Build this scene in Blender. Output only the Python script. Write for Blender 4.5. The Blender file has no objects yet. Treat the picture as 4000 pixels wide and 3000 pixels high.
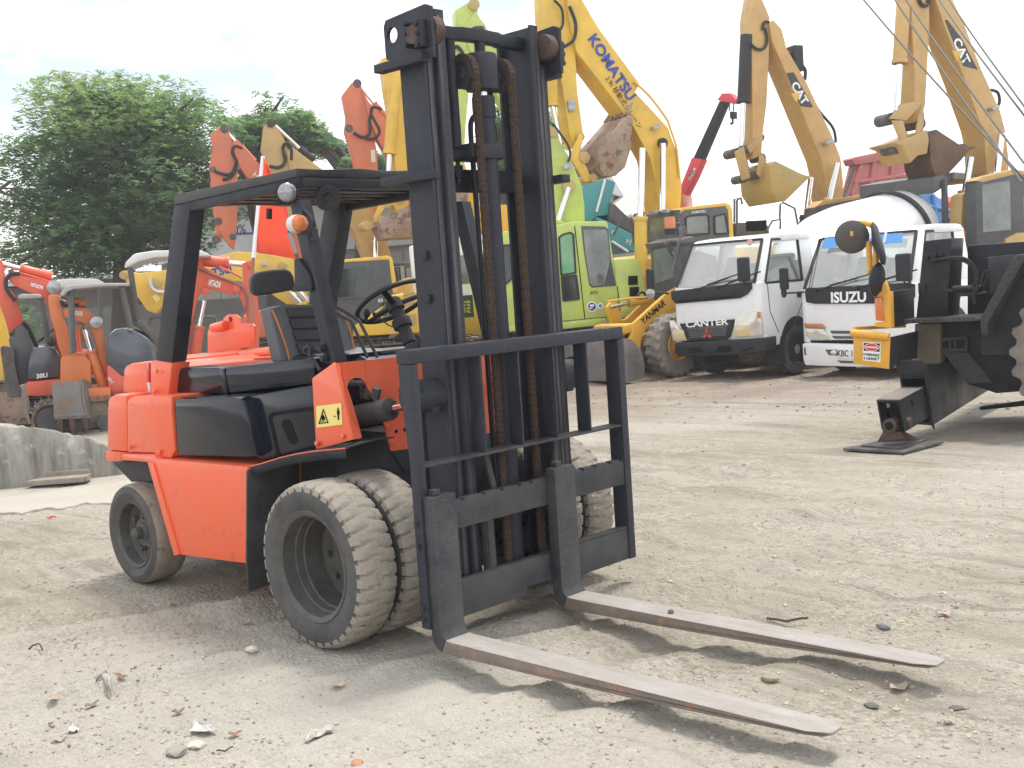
import bpy, bmesh, math, random
import numpy as np
from mathutils import Vector, Matrix, noise as mnoise
R = math.radians
SC = bpy.context.scene
COL = SC.collection

# ---------------------------------------------------------------- camera
CAM_POS = Vector((3.8188, -4.0189, 1.6234))
FW = Vector((-0.69625417, 0.71304324, -0.08245887))
RT = Vector((0.71773589, 0.69306568, -0.06719489))
UP = Vector((-0.00923655, 0.10596842, 0.9943266))
FPX = 4526.27                                   # focal length in px of a 4000 px wide picture
cam = bpy.data.cameras.new('camera')
cam.sensor_width = 36.0
cam.lens = 36.0 * FPX / 4000.0
cam.clip_start = 0.1
cam.clip_end = 3000.0
cam_ob = bpy.data.objects.new('camera', cam)
COL.objects.link(cam_ob)
m = Matrix((RT, UP, -FW)).transposed().to_4x4()
m.translation = CAM_POS
cam_ob.matrix_world = m
SC.camera = cam_ob

# ---------------------------------------------------------------- world, sun, exposure
SUN_EL, SUN_AZ = R(74), R(95)                  # azimuth: direction the light comes from, measured from +X
W = bpy.data.worlds.new('World')
SC.world = W
W.use_nodes = True
nt = W.node_tree
nt.nodes.clear()
wo = nt.nodes.new('ShaderNodeOutputWorld')
bg_sky = nt.nodes.new('ShaderNodeBackground')
bg_cl = nt.nodes.new('ShaderNodeBackground')
mixw = nt.nodes.new('ShaderNodeMixShader')
sky = nt.nodes.new('ShaderNodeTexSky')
sky.sky_type = 'NISHITA'
sky.sun_disc = False
sky.sun_elevation = SUN_EL
sky.sun_rotation = R(90) - SUN_AZ
sky.air_density = 1.0
sky.dust_density = 2.5
bg_sky.inputs['Strength'].default_value = 0.10
bg_cl.inputs['Color'].default_value = (1.0, 0.99, 0.98, 1)
bg_cl.inputs['Strength'].default_value = 1.05
tc = nt.nodes.new('ShaderNodeTexCoord')
mp = nt.nodes.new('ShaderNodeMapping')
mp.inputs['Scale'].default_value = (1.0, 1.0, 2.4)
mp.inputs['Location'].default_value = (2.1, 3.3, 0.4)
nz = nt.nodes.new('ShaderNodeTexNoise')
nz.inputs['Scale'].default_value = 3.2
nz.inputs['Detail'].default_value = 6.0
nz.inputs['Roughness'].default_value = 0.6
rp = nt.nodes.new('ShaderNodeValToRGB')
rp.color_ramp.elements[0].position = 0.43
rp.color_ramp.elements[0].color = (0.2, 0.2, 0.2, 1)
rp.color_ramp.elements[1].position = 0.585
rp.color_ramp.elements[1].color = (1, 1, 1, 1)
L = nt.links.new
L(tc.outputs['Generated'], mp.inputs['Vector'])
L(mp.outputs['Vector'], nz.inputs['Vector'])
L(nz.outputs['Fac'], rp.inputs['Fac'])
L(sky.outputs['Color'], bg_sky.inputs['Color'])
sxyz = nt.nodes.new('ShaderNodeSeparateXYZ')         # pale haze hides the sky towards the horizon
mrz = nt.nodes.new('ShaderNodeMapRange'); mrz.inputs['From Min'].default_value = 0.04; mrz.inputs['From Max'].default_value = 0.20; mrz.inputs['To Min'].default_value = 1.0; mrz.inputs['To Max'].default_value = 0.0
mxz = nt.nodes.new('ShaderNodeMath'); mxz.operation = 'MAXIMUM'
L(tc.outputs['Generated'], sxyz.inputs['Vector']); L(sxyz.outputs['Z'], mrz.inputs['Value'])
L(mrz.outputs['Result'], mxz.inputs[0]); L(rp.outputs['Color'], mxz.inputs[1])
L(mxz.outputs[0], mixw.inputs['Fac'])
L(bg_sky.outputs['Background'], mixw.inputs[1])
L(bg_cl.outputs['Background'], mixw.inputs[2])
L(mixw.outputs['Shader'], wo.inputs['Surface'])

sl = bpy.data.lights.new('sun', 'SUN')
sl.energy = 1.5
sl.angle = R(10)
sl.color = (1.0, 0.95, 0.87)
sun = bpy.data.objects.new('sun', sl)
COL.objects.link(sun)
sd = Vector((math.cos(SUN_EL) * math.cos(SUN_AZ), math.cos(SUN_EL) * math.sin(SUN_AZ), math.sin(SUN_EL)))
sun.rotation_euler = sd.to_track_quat('Z', 'Y').to_euler()

vs = SC.view_settings
vs.view_transform = 'Standard'
vs.look = 'None'
vs.exposure = 1.02
vs.gamma = 1.0
vs.use_curve_mapping = False
SC.cycles.max_bounces = 6
SC.cycles.transparent_max_bounces = 12
SC.cycles.use_denoising = True

# ---------------------------------------------------------------- surveying: sight lines from the camera station to points of the place
def ray(px, py):
    return FW + RT * ((px - 2000.0) / FPX) - UP * ((py - 1500.0) / FPX)
def on(px, py, **k):
    r = ray(px, py)
    for ax, n in enumerate('xyz'):
        if n in k:
            return CAM_POS + r * ((k[n] - CAM_POS[ax]) / r[ax])
    return CAM_POS + r * k['t']
def zm(ox, oy, s):                               # survey sheet: offset and scale
    return lambda x, y: (ox + x * s, oy + y * s)
D_ = zm(0, 0, 4000 / 2212.0)
class Frame:
    """local frame of a machine: origin on the ground, x forward (heading), y left, z up"""
    def __init__(s, o, ang):
        s.o = Vector(o); s.a = ang
        c, n = math.cos(ang), math.sin(ang)
        s.X = Vector((c, n, 0)); s.Y = Vector((-n, c, 0))
    def loc(s, p):
        q = Vector(p) - s.o
        return Vector((q.dot(s.X), q.dot(s.Y), q.z))
    def wor(s, p):
        return s.o + s.X * p[0] + s.Y * p[1] + Vector((0, 0, p[2]))
    def y(s, pt, y):                             # point of local plane y = const
        r = ray(*pt); n = s.Y
        t = (y - (CAM_POS - s.o).dot(n)) / r.dot(n)
        return s.loc(CAM_POS + r * t)
    def x(s, pt, x):
        r = ray(*pt); n = s.X
        t = (x - (CAM_POS - s.o).dot(n)) / r.dot(n)
        return s.loc(CAM_POS + r * t)
    def z(s, pt, z):
        r = ray(*pt)
        t = (z + s.o.z - CAM_POS.z) / r.z
        return s.loc(CAM_POS + r * t)

# ---------------------------------------------------------------- materials
MATS = {}
def mat(name, col, rough=0.5, metal=0.0, var=0.08, scale=6.0, dirt=None, bump=0.0, bscale=40.0, coat=0.0, spec=0.5, streak=None, spots=None):
    """painted / rubber / metal surface: base colour with grain, patches of dirt (colour, amount, scale), chips (colour, amount, scale)"""
    if name in MATS: return MATS[name]
    m = bpy.data.materials.new(name); MATS[name] = m
    m.use_nodes = True
    n = m.node_tree; N = n.nodes.new; K = n.links.new
    b = n.nodes['Principled BSDF']
    b.inputs['Roughness'].default_value = rough
    b.inputs['Metallic'].default_value = metal
    b.inputs['Specular IOR Level'].default_value = spec
    if coat:
        b.inputs['Coat Weight'].default_value = coat
        b.inputs['Coat Roughness'].default_value = 0.08
    t = N('ShaderNodeTexCoord')
    nz = N('ShaderNodeTexNoise'); nz.inputs['Scale'].default_value = scale; nz.inputs['Detail'].default_value = 5; nz.inputs['Roughness'].default_value = 0.65
    K(t.outputs['Object'], nz.inputs['Vector'])
    mx = N('ShaderNodeMix'); mx.data_type = 'RGBA'
    c = Vector(col)
    mx.inputs['A'].default_value = (*(c * (1 - var * 2)), 1)
    mx.inputs['B'].default_value = (*(c * (1 + var * 2)), 1)
    K(nz.outputs['Fac'], mx.inputs['Factor'])
    out = mx.outputs['Result']
    rout = None
    for spec_, hard in ((dirt, 0.18), (spots, 0.03)):
        if not spec_: continue
        dc, amt, sc_ = spec_[:3]
        d = N('ShaderNodeTexNoise'); d.inputs['Scale'].default_value = sc_; d.inputs['Detail'].default_value = 8; d.inputs['Roughness'].default_value = 0.7
        if streak and spec_ is dirt:
            mpn = N('ShaderNodeMapping'); mpn.inputs['Scale'].default_value = streak
            K(t.outputs['Object'], mpn.inputs['Vector']); K(mpn.outputs['Vector'], d.inputs['Vector'])
        else:
            K(t.outputs['Object'], d.inputs['Vector'])
        mr = N('ShaderNodeMapRange'); mr.inputs['From Min'].default_value = 0.64 - amt * 0.34 - hard; mr.inputs['From Max'].default_value = 0.64 - amt * 0.34 + hard
        mr.inputs['To Max'].default_value = min(1.0, 0.55 + amt)
        K(d.outputs['Fac'], mr.inputs['Value'])
        m2 = N('ShaderNodeMix'); m2.data_type = 'RGBA'
        K(mr.outputs['Result'], m2.inputs['Factor']); K(out, m2.inputs['A']); m2.inputs['B'].default_value = (*dc, 1)
        out = m2.outputs['Result']
        if rout is None:
            m3 = N('ShaderNodeMix'); m3.data_type = 'FLOAT'
            K(mr.outputs['Result'], m3.inputs['Factor']); m3.inputs['A'].default_value = rough; m3.inputs['B'].default_value = max(rough, 0.85)
            rout = m3.outputs['Result']; K(rout, b.inputs['Roughness'])
    K(out, b.inputs['Base Color'])
    if bump:
        bn = N('ShaderNodeTexNoise'); bn.inputs['Scale'].default_value = bscale; bn.inputs['Detail'].default_value = 6
        K(t.outputs['Object'], bn.inputs['Vector'])
        bp = N('ShaderNodeBump'); bp.inputs['Strength'].default_value = bump; bp.inputs['Distance'].default_value = 0.02
        K(bn.outputs['Fac'], bp.inputs['Height']); K(bp.outputs['Normal'], b.inputs['Normal'])
    return m
def glass(name, tint=(0.75, 0.85, 0.82), thr=0.78, film=0.0):
    if name in MATS: return MATS[name]
    m = bpy.data.materials.new(name); MATS[name] = m
    m.use_nodes = True
    n = m.node_tree; n.nodes.clear(); N = n.nodes.new; K = n.links.new
    o = N('ShaderNodeOutputMaterial'); tr = N('ShaderNodeBsdfTransparent'); gl = N('ShaderNodeBsdfGlossy'); mx = N('ShaderNodeMixShader')
    fr = N('ShaderNodeFresnel'); fr.inputs['IOR'].default_value = 1.6
    ma = N('ShaderNodeMath'); ma.operation = 'ADD'; ma.inputs[1].default_value = 1 - thr; ma.use_clamp = True
    tr.inputs['Color'].default_value = (*tint, 1); gl.inputs['Roughness'].default_value = 0.04
    K(fr.outputs['Fac'], ma.inputs[0]); K(ma.outputs[0], mx.inputs['Fac']); K(tr.outputs[0], mx.inputs[1]); K(gl.outputs[0], mx.inputs[2]); 
    if film:                                     # thin dust film on the pane
        df = N('ShaderNodeBsdfDiffuse'); df.inputs['Color'].default_value = (0.52, 0.55, 0.52, 1); m2 = N('ShaderNodeMixShader'); m2.inputs['Fac'].default_value = film
        K(mx.outputs[0], m2.inputs[1]); K(df.outputs[0], m2.inputs[2]); K(m2.outputs[0], o.inputs['Surface'])
    else: K(mx.outputs[0], o.inputs['Surface'])
    return m
DUST = (0.36, 0.31, 0.24)
M = dict(
    orange=mat('orange_paint', (0.82, 0.115, 0.040), 0.32, var=0.04, scale=2.5, dirt=((0.66, 0.17, 0.09), 0.22, 1.6), spots=((0.45, 0.10, 0.055), 0.05, 9), coat=0.35, bump=0.012, bscale=5),
    navy=mat('blue_black_gloss_paint', (0.006, 0.009, 0.018), 0.14, var=0.12, scale=3, coat=0.12, spec=0.3),
    black=mat('black_satin_paint', (0.017, 0.020, 0.030), 0.40, spec=0.3, var=0.15, scale=5, dirt=((0.042, 0.043, 0.048), 0.35, 5.0), bump=0.05, bscale=60),
    mast=mat('black_brushed_paint', (0.018, 0.022, 0.034), 0.36, spec=0.32, var=0.15, scale=5, dirt=((0.043, 0.046, 0.056), 0.45, 4.0), spots=((0.10, 0.075, 0.06), 0.03, 30), bump=0.10, bscale=90, streak=(3, 3, 0.6)),
    dustblack=mat('dusty_black_paint', (0.026, 0.028, 0.038), 0.5, spec=0.32, var=0.15, scale=6, dirt=((0.075, 0.072, 0.07), 0.45, 6.0), spots=((0.24, 0.225, 0.205), 0.07, 170), bump=0.1, bscale=80),
    fork=mat('worn_grey_fork_steel', (0.34, 0.33, 0.315), 0.55, metal=0.0, var=0.15, scale=7, dirt=((0.27, 0.235, 0.20), 0.5, 5), spots=((0.22, 0.19, 0.165), 0.05, 14), bump=0.1, bscale=60, streak=(0.6, 2.5, 2.5)),
    forkside=mat('rusty_fork_edge', (0.235, 0.195, 0.165), 0.7, metal=0.0, var=0.2, scale=9, dirt=((0.16, 0.125, 0.105), 0.45, 6), spots=((0.36, 0.17, 0.085), 0.16, 18), bump=0.15, bscale=60, streak=(0.8, 2.5, 2.5)),
    rail=mat('bare_worn_rail_steel', (0.12, 0.115, 0.125), 0.35, metal=0.5, var=0.2, scale=4, dirt=((0.06, 0.05, 0.05), 0.5, 5), streak=(6, 6, 0.4)),
    rust=mat('rusty_steel', (0.13, 0.075, 0.05), 0.75, metal=0.1, var=0.3, scale=20, dirt=((0.06, 0.045, 0.04), 0.5, 12), bump=0.3),
    chain=mat('rusty_brown_chain_steel', (0.085, 0.058, 0.046), 0.7, metal=0.2, var=0.35, scale=30, dirt=((0.11, 0.06, 0.04), 0.3, 20)),
    chrome=mat('chrome_rod', (0.75, 0.75, 0.76), 0.12, metal=1.0, var=0.03),
    tyre=mat('dusty_rubber_tread', (0.235, 0.215, 0.185), 0.9, var=0.12, scale=9, dirt=((0.33, 0.295, 0.245), 0.6, 5), spots=((0.13, 0.12, 0.11), 0.06, 12), bump=0.4, bscale=45, spec=0.2),
    wall=mat('dark_rubber_sidewall', (0.055, 0.055, 0.058), 0.75, var=0.2, scale=12, dirt=((0.12, 0.115, 0.105), 0.38, 5), bump=0.15, bscale=60, spec=0.3),
    rubber=mat('black_rubber', (0.02, 0.02, 0.021), 0.6, var=0.15, bump=0.1),
    rim=mat('dusty_black_rim', (0.048, 0.05, 0.055), 0.6, var=0.2, scale=8, dirt=((0.13, 0.118, 0.10), 0.38, 9), spots=((0.26, 0.24, 0.21), 0.05, 90), bump=0.15),
    vinyl=mat('charcoal_seat_vinyl', (0.035, 0.035, 0.038), 0.6, var=0.12, scale=15, bump=0.15, bscale=150),
    vinyl_grey=mat('grey_seat_vinyl', (0.11, 0.115, 0.12), 0.55, var=0.08, scale=15, bump=0.15, bscale=150),
    piping=mat('orange_seat_piping', (0.55, 0.20, 0.06), 0.6),
    canvas=mat('black_canopy_sheet', (0.032, 0.034, 0.040), 0.45, spec=0.4, var=0.15, scale=4, dirt=((0.10, 0.095, 0.09), 0.3, 5), bump=0.35, bscale=7),
    white=mat('white_paint', (0.80, 0.81, 0.81), 0.30, var=0.015, scale=3, dirt=((0.66, 0.64, 0.60), 0.04, 2), coat=0.4),
    offwhite=mat('off_white_plastic', (0.62, 0.62, 0.60), 0.5, var=0.05),
    amber=mat('amber_lens', (0.62, 0.17, 0.05), 0.25, var=0.1, scale=40, coat=0.5),
    redlens=mat('red_lens', (0.5, 0.02, 0.03), 0.25, coat=0.5),
    lamp=mat('lamp_glass_grey', (0.33, 0.34, 0.35), 0.15, metal=0.4, var=0.3, scale=9, coat=0.6),
    plastic=mat('black_plastic', (0.022, 0.023, 0.027), 0.5, spec=0.3, var=0.1, bump=0.05),
    sticker=mat('yellow_sticker', (0.80, 0.66, 0.20), 0.45, var=0.05),
    signwhite=mat('sign_white', (0.80, 0.80, 0.78), 0.5, var=0.03),
    ink=mat('black_print', (0.010, 0.010, 0.011), 0.7, spec=0.08),
    redink=mat('red_print', (0.62, 0.03, 0.04), 0.45),
    whiteink=mat('white_print', (0.85, 0.85, 0.85), 0.45),
    blueink=mat('blue_print', (0.03, 0.06, 0.33), 0.45),
    flag=mat('orange_flag_cloth', (0.95, 0.10, 0.045), 0.8, var=0.04, scale=4, bump=0.1, bscale=12),
)

# ---------------------------------------------------------------- mesh builder
class MB:
    def __init__(s): s.bm = bmesh.new()
    def poly(s, pts):
        return s.bm.faces.new([s.bm.verts.new(p) for p in pts])
    def prism(s, pts, ext):
        ext = Vector(ext); b = s.bm
        lo = [b.verts.new(p) for p in pts]; hi = [b.verts.new(Vector(p) + ext) for p in pts]
        n = len(lo)
        b.faces.new(lo[::-1]); b.faces.new(hi)
        for i in range(n): b.faces.new((lo[i], lo[(i + 1) % n], hi[(i + 1) % n], hi[i]))
        return s
    def loft(s, secs, caps=True):                # list of equal-length closed sections
        b = s.bm; rows = [[b.verts.new(p) for p in q] for q in secs]; n = len(rows[0])
        for r0, r1 in zip(rows, rows[1:]):
            for i in range(n): b.faces.new((r0[i], r0[(i + 1) % n], r1[(i + 1) % n], r1[i]))
        if caps: b.faces.new(rows[0][::-1]); b.faces.new(rows[-1])
        return s
    def sheet(s, rows):
        b = s.bm; rr = [[b.verts.new(p) for p in q] for q in rows]
        for r0, r1 in zip(rr, rr[1:]):
            for i in range(len(r0) - 1): b.faces.new((r0[i], r0[i + 1], r1[i + 1], r1[i]))
        return s
    def bx(s, x0, x1, y0, y1, z0, z1):
        return s.prism([(x0, y0, z0), (x1, y0, z0), (x1, y1, z0), (x0, y1, z0)], (0, 0, z1 - z0))
    def box(s, c, size, rot=None):
        h = Vector(size) * 0.5; c = Vector(c)
        pts = [Vector((sx * h.x, sy * h.y, -h.z)) for sx, sy in ((-1, -1), (1, -1), (1, 1), (-1, 1))]
        e = Vector((0, 0, size[2]))
        if rot is not None: pts = [rot @ p for p in pts]; e = rot @ e
        return s.prism([c + p for p in pts], e)
    def bar(s, p0, p1, w, h, up=(0, 0, 1)):      # rectangular bar from p0 to p1
        p0, p1 = Vector(p0), Vector(p1); d = (p1 - p0).normalized(); up = Vector(up)
        if abs(d.dot(up)) > 0.98: up = Vector((1, 0, 0))
        sd = d.cross(up).normalized(); u = sd.cross(d)
        return s.prism([p0 + sd * (a * w / 2) + u * (b_ * h / 2) for a, b_ in ((-1, -1), (1, -1), (1, 1), (-1, 1))], p1 - p0)
    def cyl(s, p0, p1, r0, r1=None, n=16, caps=True):
        r1 = r0 if r1 is None else r1
        p0, p1 = Vector(p0), Vector(p1); d = (p1 - p0).normalized()
        a = d.orthogonal().normalized(); c = d.cross(a)
        ring = lambda p, r: [p + (a * math.cos(2 * math.pi * i / n) + c * math.sin(2 * math.pi * i / n)) * r for i in range(n)]
        return s.loft([ring(p0, r0), ring(p1, r1)], caps)
    def tube(s, path, r, n=8):
        path = [Vector(p) for p in path]; secs = []; a = None
        for i, p in enumerate(path):
            d = (path[min(i + 1, len(path) - 1)] - path[max(i - 1, 0)]).normalized()
            a = d.orthogonal().normalized() if a is None else (a - d * a.dot(d)).normalized()
            c = d.cross(a); rr = r[i] if isinstance(r, (list, tuple)) else r
            secs.append([p + (a * math.cos(2 * math.pi * k / n) + c * math.sin(2 * math.pi * k / n)) * rr for k in range(n)])
        return s.loft(secs)
    def lathe(s, prof, o, axis, n=32, fn=None, closed=False):   # prof: (radius, height along axis)
        o = Vector(o); d = Vector(axis).normalized(); a = d.orthogonal().normalized(); c = d.cross(a); b = s.bm
        rows = []
        for i in range(n):
            t = 2 * math.pi * i / n; e = a * math.cos(t) + c * math.sin(t)
            rows.append([b.verts.new(o + e * (max(r, 1e-4) if fn is None else max(fn(i, j, r), 1e-4)) + d * h) for j, (r, h) in enumerate(prof)])
        m_ = len(prof)
        for i in range(n):
            r0, r1 = rows[i], rows[(i + 1) % n]
            for j in range(m_ if closed else m_ - 1): b.faces.new((r0[j], r1[j], r1[(j + 1) % m_], r0[(j + 1) % m_]))
        return s
    def ball(s, c, r, n=12, sc=(1, 1, 1), rot=None):
        prof = [(math.sin(math.pi * k / n), -math.cos(math.pi * k / n)) for k in range(n + 1)]
        b = s.bm; rows = []
        for rr, h in prof:
            row = []
            for i in range(2 * n):
                t = math.pi * i / n
                v = Vector((max(rr, 1e-3) * math.cos(t) * sc[0], max(rr, 1e-3) * math.sin(t) * sc[1], h * sc[2])) * r
                if rot is not None: v = rot @ v
                row.append(b.verts.new(Vector(c) + v))
            rows.append(row)
        for r0, r1 in zip(rows, rows[1:]):
            for i in range(2 * n): b.faces.new((r0[i], r0[(i + 1) % (2 * n)], r1[(i + 1) % (2 * n)], r1[i]))
        return s
    def mesh(s, name, mt, bev=0.0, smooth=35, seg=2):
        b = s.bm
        bmesh.ops.remove_doubles(b, verts=b.verts, dist=1e-5)
        bmesh.ops.recalc_face_normals(b, faces=b.faces)
        if bev:
            es = [e for e in b.edges if len(e.link_faces) == 2 and e.calc_face_angle(0) > R(33)]
            try: bmesh.ops.bevel(b, geom=es, offset=bev, offset_type='OFFSET', segments=seg, profile=0.6, affect='EDGES', clamp_overlap=True)
            except Exception: pass
        me = bpy.data.meshes.new(name)
        b.to_mesh(me); b.free()
        if smooth:
            me.shade_smooth()
            me.set_sharp_from_angle(angle=R(smooth))
        for q in (mt if isinstance(mt, (list, tuple)) else [mt]): me.materials.append(q)
        return me
    def build(s, name, mt, parent=None, bev=0.0, label=None, smooth=35, seg=2):
        o = bpy.data.objects.new(name, s.mesh(name, mt, bev, smooth, seg))
        COL.objects.link(o)
        if parent is not None: o.parent = parent
        if label: o['label'] = label
        return o
def thing(name, label, cat, loc=(0, 0, 0), rz=0.0, group=None):
    o = bpy.data.objects.new(name, None)
    COL.objects.link(o)
    o.empty_display_size = 0.2
    o.location = loc; o.rotation_euler = (0, 0, rz)
    o['label'] = label; o['category'] = cat
    if group: o['group'] = group
    return o
def tag(o, label, cat, group=None):
    o['label'] = label; o['category'] = cat
    if group: o['group'] = group
    return o
def lettering(txt, p, xdir, ydir, size, mt, parent, name='lettering', ext=0.002, bold=0.0, shear=0.0, align='CENTER', wscale=1.0, width=None):
    """flat raised letters: p centre (parent space), xdir reading direction, ydir up"""
    c = bpy.data.curves.new(name, 'FONT')
    c.body = txt; c.size = 1.0; c.align_x = align; c.align_y = 'CENTER'; c.offset = bold; c.shear = shear; c.extrude = 0.0; c.resolution_u = 3
    t = bpy.data.objects.new(name, c)
    COL.objects.link(t)
    me = bpy.data.meshes.new_from_object(t.evaluated_get(bpy.context.evaluated_depsgraph_get()))
    bpy.data.objects.remove(t); bpy.data.curves.remove(c)
    x = Vector(xdir).normalized(); z = x.cross(Vector(ydir)).normalized(); y = z.cross(x)
    if width:
        mw = max(v.co.x for v in me.vertices) - min(v.co.x for v in me.vertices)
        if size is None: size = width / mw
        wscale = width / mw / size
    p = Vector(p) + z * ext
    for v in me.vertices:
        v.co = p + x * (v.co.x * size * wscale) + y * (v.co.y * size)
    me.name = name
    me.materials.clear(); me.materials.append(mt)
    o = bpy.data.objects.new(name, me); COL.objects.link(o)
    if parent is not None: o.parent = parent
    return o
def copy_tree(o, parent=None):
    c = o.copy(); COL.objects.link(c)
    if parent is not None: c.parent = parent
    for ch in list(o.children): copy_tree(ch, c)
    return c
def smoothpath(pts, n=6):                        # Catmull-Rom through points
    P = [Vector(p) for p in pts]; out = []
    for i in range(len(P) - 1):
        a, b, c, d = P[max(i - 1, 0)], P[i], P[i + 1], P[min(i + 2, len(P) - 1)]
        for k in range(n):
            t = k / n
            out.append(0.5 * ((2 * b) + (c - a) * t + (2 * a - 5 * b + 4 * c - d) * t * t + (3 * b - a - 3 * c + d) * t ** 3))
    out.append(P[-1])
    return out
# ================================================================ ground
def fbm(x, y, sc, oct_=4, seed=0):
    """value noise, vectorised"""
    out = np.zeros_like(x); amp = 1.0; tot = 0
    for k in range(oct_):
        X = x * sc + 17.3 * (k + seed); Y = y * sc - 9.1 * (k + seed)
        xi = np.floor(X); yi = np.floor(Y); fx = X - xi; fy = Y - yi
        fx = fx * fx * (3 - 2 * fx); fy = fy * fy * (3 - 2 * fy)
        def h(a, b):
            v = np.sin(a * 127.1 + b * 311.7 + seed * 7.7) * 43758.5453
            return v - np.floor(v)
        v = h(xi, yi) * (1 - fx) * (1 - fy) + h(xi + 1, yi) * fx * (1 - fy) + h(xi, yi + 1) * (1 - fx) * fy + h(xi + 1, yi + 1) * fx * fy
        out += (v - 0.5) * amp; tot += amp; amp *= 0.5; sc *= 2.07
    return out / tot
RUT = (math.cos(R(68)), math.sin(R(68)))
def ground_h(x, y):
    x = np.asarray(x, float); y = np.asarray(y, float)
    al = x * RUT[0] + y * RUT[1]; ac = -x * RUT[1] + y * RUT[0]
    d = np.hypot(x - 3.8, y + 4.0)
    near = np.clip(1.3 - d / 11.0, 0, 1)
    wob = fbm(al, ac, 0.5, 2, 3) * 0.5
    rut = fbm(al * 0.14, ac * 2.6 + wob, 1.0, 3, 5)
    clod = np.maximum(fbm(x, y, 3.5, 4, 9), 0) * fbm(x, y, 0.6, 2, 2)
    rut2 = fbm(al * 0.30, ac * 6.5 + wob * 2, 1.0, 3, 11)
    calm = np.ones_like(x)                       # wheels stand on trodden, level spots
    for wx, wy, wr_ in ((-0.63, 0.66, 0.55), (-0.63, -0.66, 0.55), (-2.68, 0.62, 0.45), (-2.68, -0.62, 0.45), (-0.9, 5.4, 0.9)):
        calm = np.minimum(calm, np.clip((np.hypot(x - wx, y - wy) - wr_ * 0.5) / (wr_ * 0.6), 0.12, 1))
    h = (rut * 0.26 + rut2 * 0.13) * calm * near * np.clip((2.6 - x - y * 0.2) / 2.6, 0.2, 1) + calm * fbm(x, y, 5.0, 4, 1) * 0.022 * near + fbm(x, y, 19.0, 3, 4) * 0.014 * near + clod * 0.06 * near
    # muddy churned strip in front of the parked trucks
    s = np.clip(1 - np.abs(d - 17.0) / 4.0, 0, 1)
    h += s * np.maximum(fbm(x, y, 2.2, 4, 8), -0.05) * 0.12 * np.clip((y - 3) / 4, 0, 1)
    h += fbm(x, y, 0.25, 2, 6) * 0.03 * np.clip((d - 4) / 10, 0, 1)
    return h - 0.012
view = math.atan2(FW.y, FW.x)
angs = [view + R(a) for a in np.concatenate([np.linspace(-180, -34, 60)[:-1], np.linspace(-34, 34, 760), np.linspace(34, 180, 60)[1:-1]])]
rad = [0.3]
while rad[-1] < 900: rad.append(rad[-1] * (1.0068 if 2.6 < rad[-1] < 26 else 1.06 if rad[-1] > 26 else 1.2))
A, Q = np.meshgrid(np.array(angs), np.array(rad))
gx = 3.8188 + Q * np.cos(A); gy = -4.0189 + Q * np.sin(A)
gz = ground_h(gx, gy)
nr, na = A.shape
verts = np.stack([gx.ravel(), gy.ravel(), gz.ravel()], 1)
i, j = np.meshgrid(np.arange(nr - 1), np.arange(na), indexing='ij')
j2 = (j + 1) % na
quads = np.stack([i * na + j, i * na + j2, (i + 1) * na + j2, (i + 1) * na + j], -1).reshape(-1, 4)[:, ::-1]
me = bpy.data.meshes.new('ground')
me.vertices.add(len(verts)); me.vertices.foreach_set('co', verts.ravel())
me.loops.add(quads.size); me.loops.foreach_set('vertex_index', quads.ravel().astype(np.int32))
me.polygons.add(len(quads)); me.polygons.foreach_set('loop_start', np.arange(0, quads.size, 4, dtype=np.int32))
me.update(calc_edges=True); me.validate(); me.shade_smooth()
gm = bpy.data.materials.new('dry_packed_dirt'); gm.use_nodes = True
n = gm.node_tree; N = n.nodes.new; K = n.links.new; b = n.nodes['Principled BSDF']
b.inputs['Roughness'].default_value = 0.95; b.inputs['Specular IOR Level'].default_value = 0.15
tcn = N('ShaderNodeTexCoord')
def noise_n(sc, det=6, rough=0.6, scale=None, rot=0.0):
    nn = N('ShaderNodeTexNoise'); nn.inputs['Scale'].default_value = sc; nn.inputs['Detail'].default_value = det; nn.inputs['Roughness'].default_value = rough
    if scale:
        mpn = N('ShaderNodeMapping'); mpn.inputs['Scale'].default_value = scale; mpn.inputs['Rotation'].default_value = (0, 0, rot)
        K(tcn.outputs['Object'], mpn.inputs['Vector']); K(mpn.outputs['Vector'], nn.inputs['Vector'])
    else: K(tcn.outputs['Object'], nn.inputs['Vector'])
    return nn.outputs['Fac']
def ramp_n(fac, stops):
    r = N('ShaderNodeValToRGB'); e = r.color_ramp.elements
    while len(e) < len(stops): e.new(0.5)
    for q, (p, c) in zip(e, stops): q.position = p; q.color = (*c, 1)
    K(fac, r.inputs['Fac']); return r.outputs['Color']
def mix_n(f, a, c, mode='MIX', fv=None):
    q = N('ShaderNodeMix'); q.data_type = 'RGBA'; q.blend_type = mode
    if fv is not None: q.inputs['Factor'].default_value = fv
    else: K(f, q.inputs['Factor'])
    for v, s in ((a, 'A'), (c, 'B')):
        if isinstance(v, tuple): q.inputs[s].default_value = (*v, 1)
        else: K(v, q.inputs[s])
    return q.outputs['Result']
big = noise_n(0.32, 4, 0.55)
base = ramp_n(big, [(0.30, (0.265, 0.23, 0.175)), (0.50, (0.325, 0.293, 0.237)), (0.68, (0.38, 0.35, 0.295))])
streaks = noise_n(1.0, 6, 0.65, (0.35, 2.6, 1.0), R(-68))
base = mix_n(ramp_n(streaks, [(0.40, (0, 0, 0)), (0.66, (0.75, 0.75, 0.75))]), base, (0.40, 0.375, 0.32))
bands = noise_n(1.0, 7, 0.7, (0.22, 3.4, 1.0), R(-64))
base = mix_n(ramp_n(bands, [(0.50, (0, 0, 0)), (0.62, (0.85, 0.85, 0.85))]), base, (0.215, 0.19, 0.152))
grit = noise_n(7.0, 8, 0.75)
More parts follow.
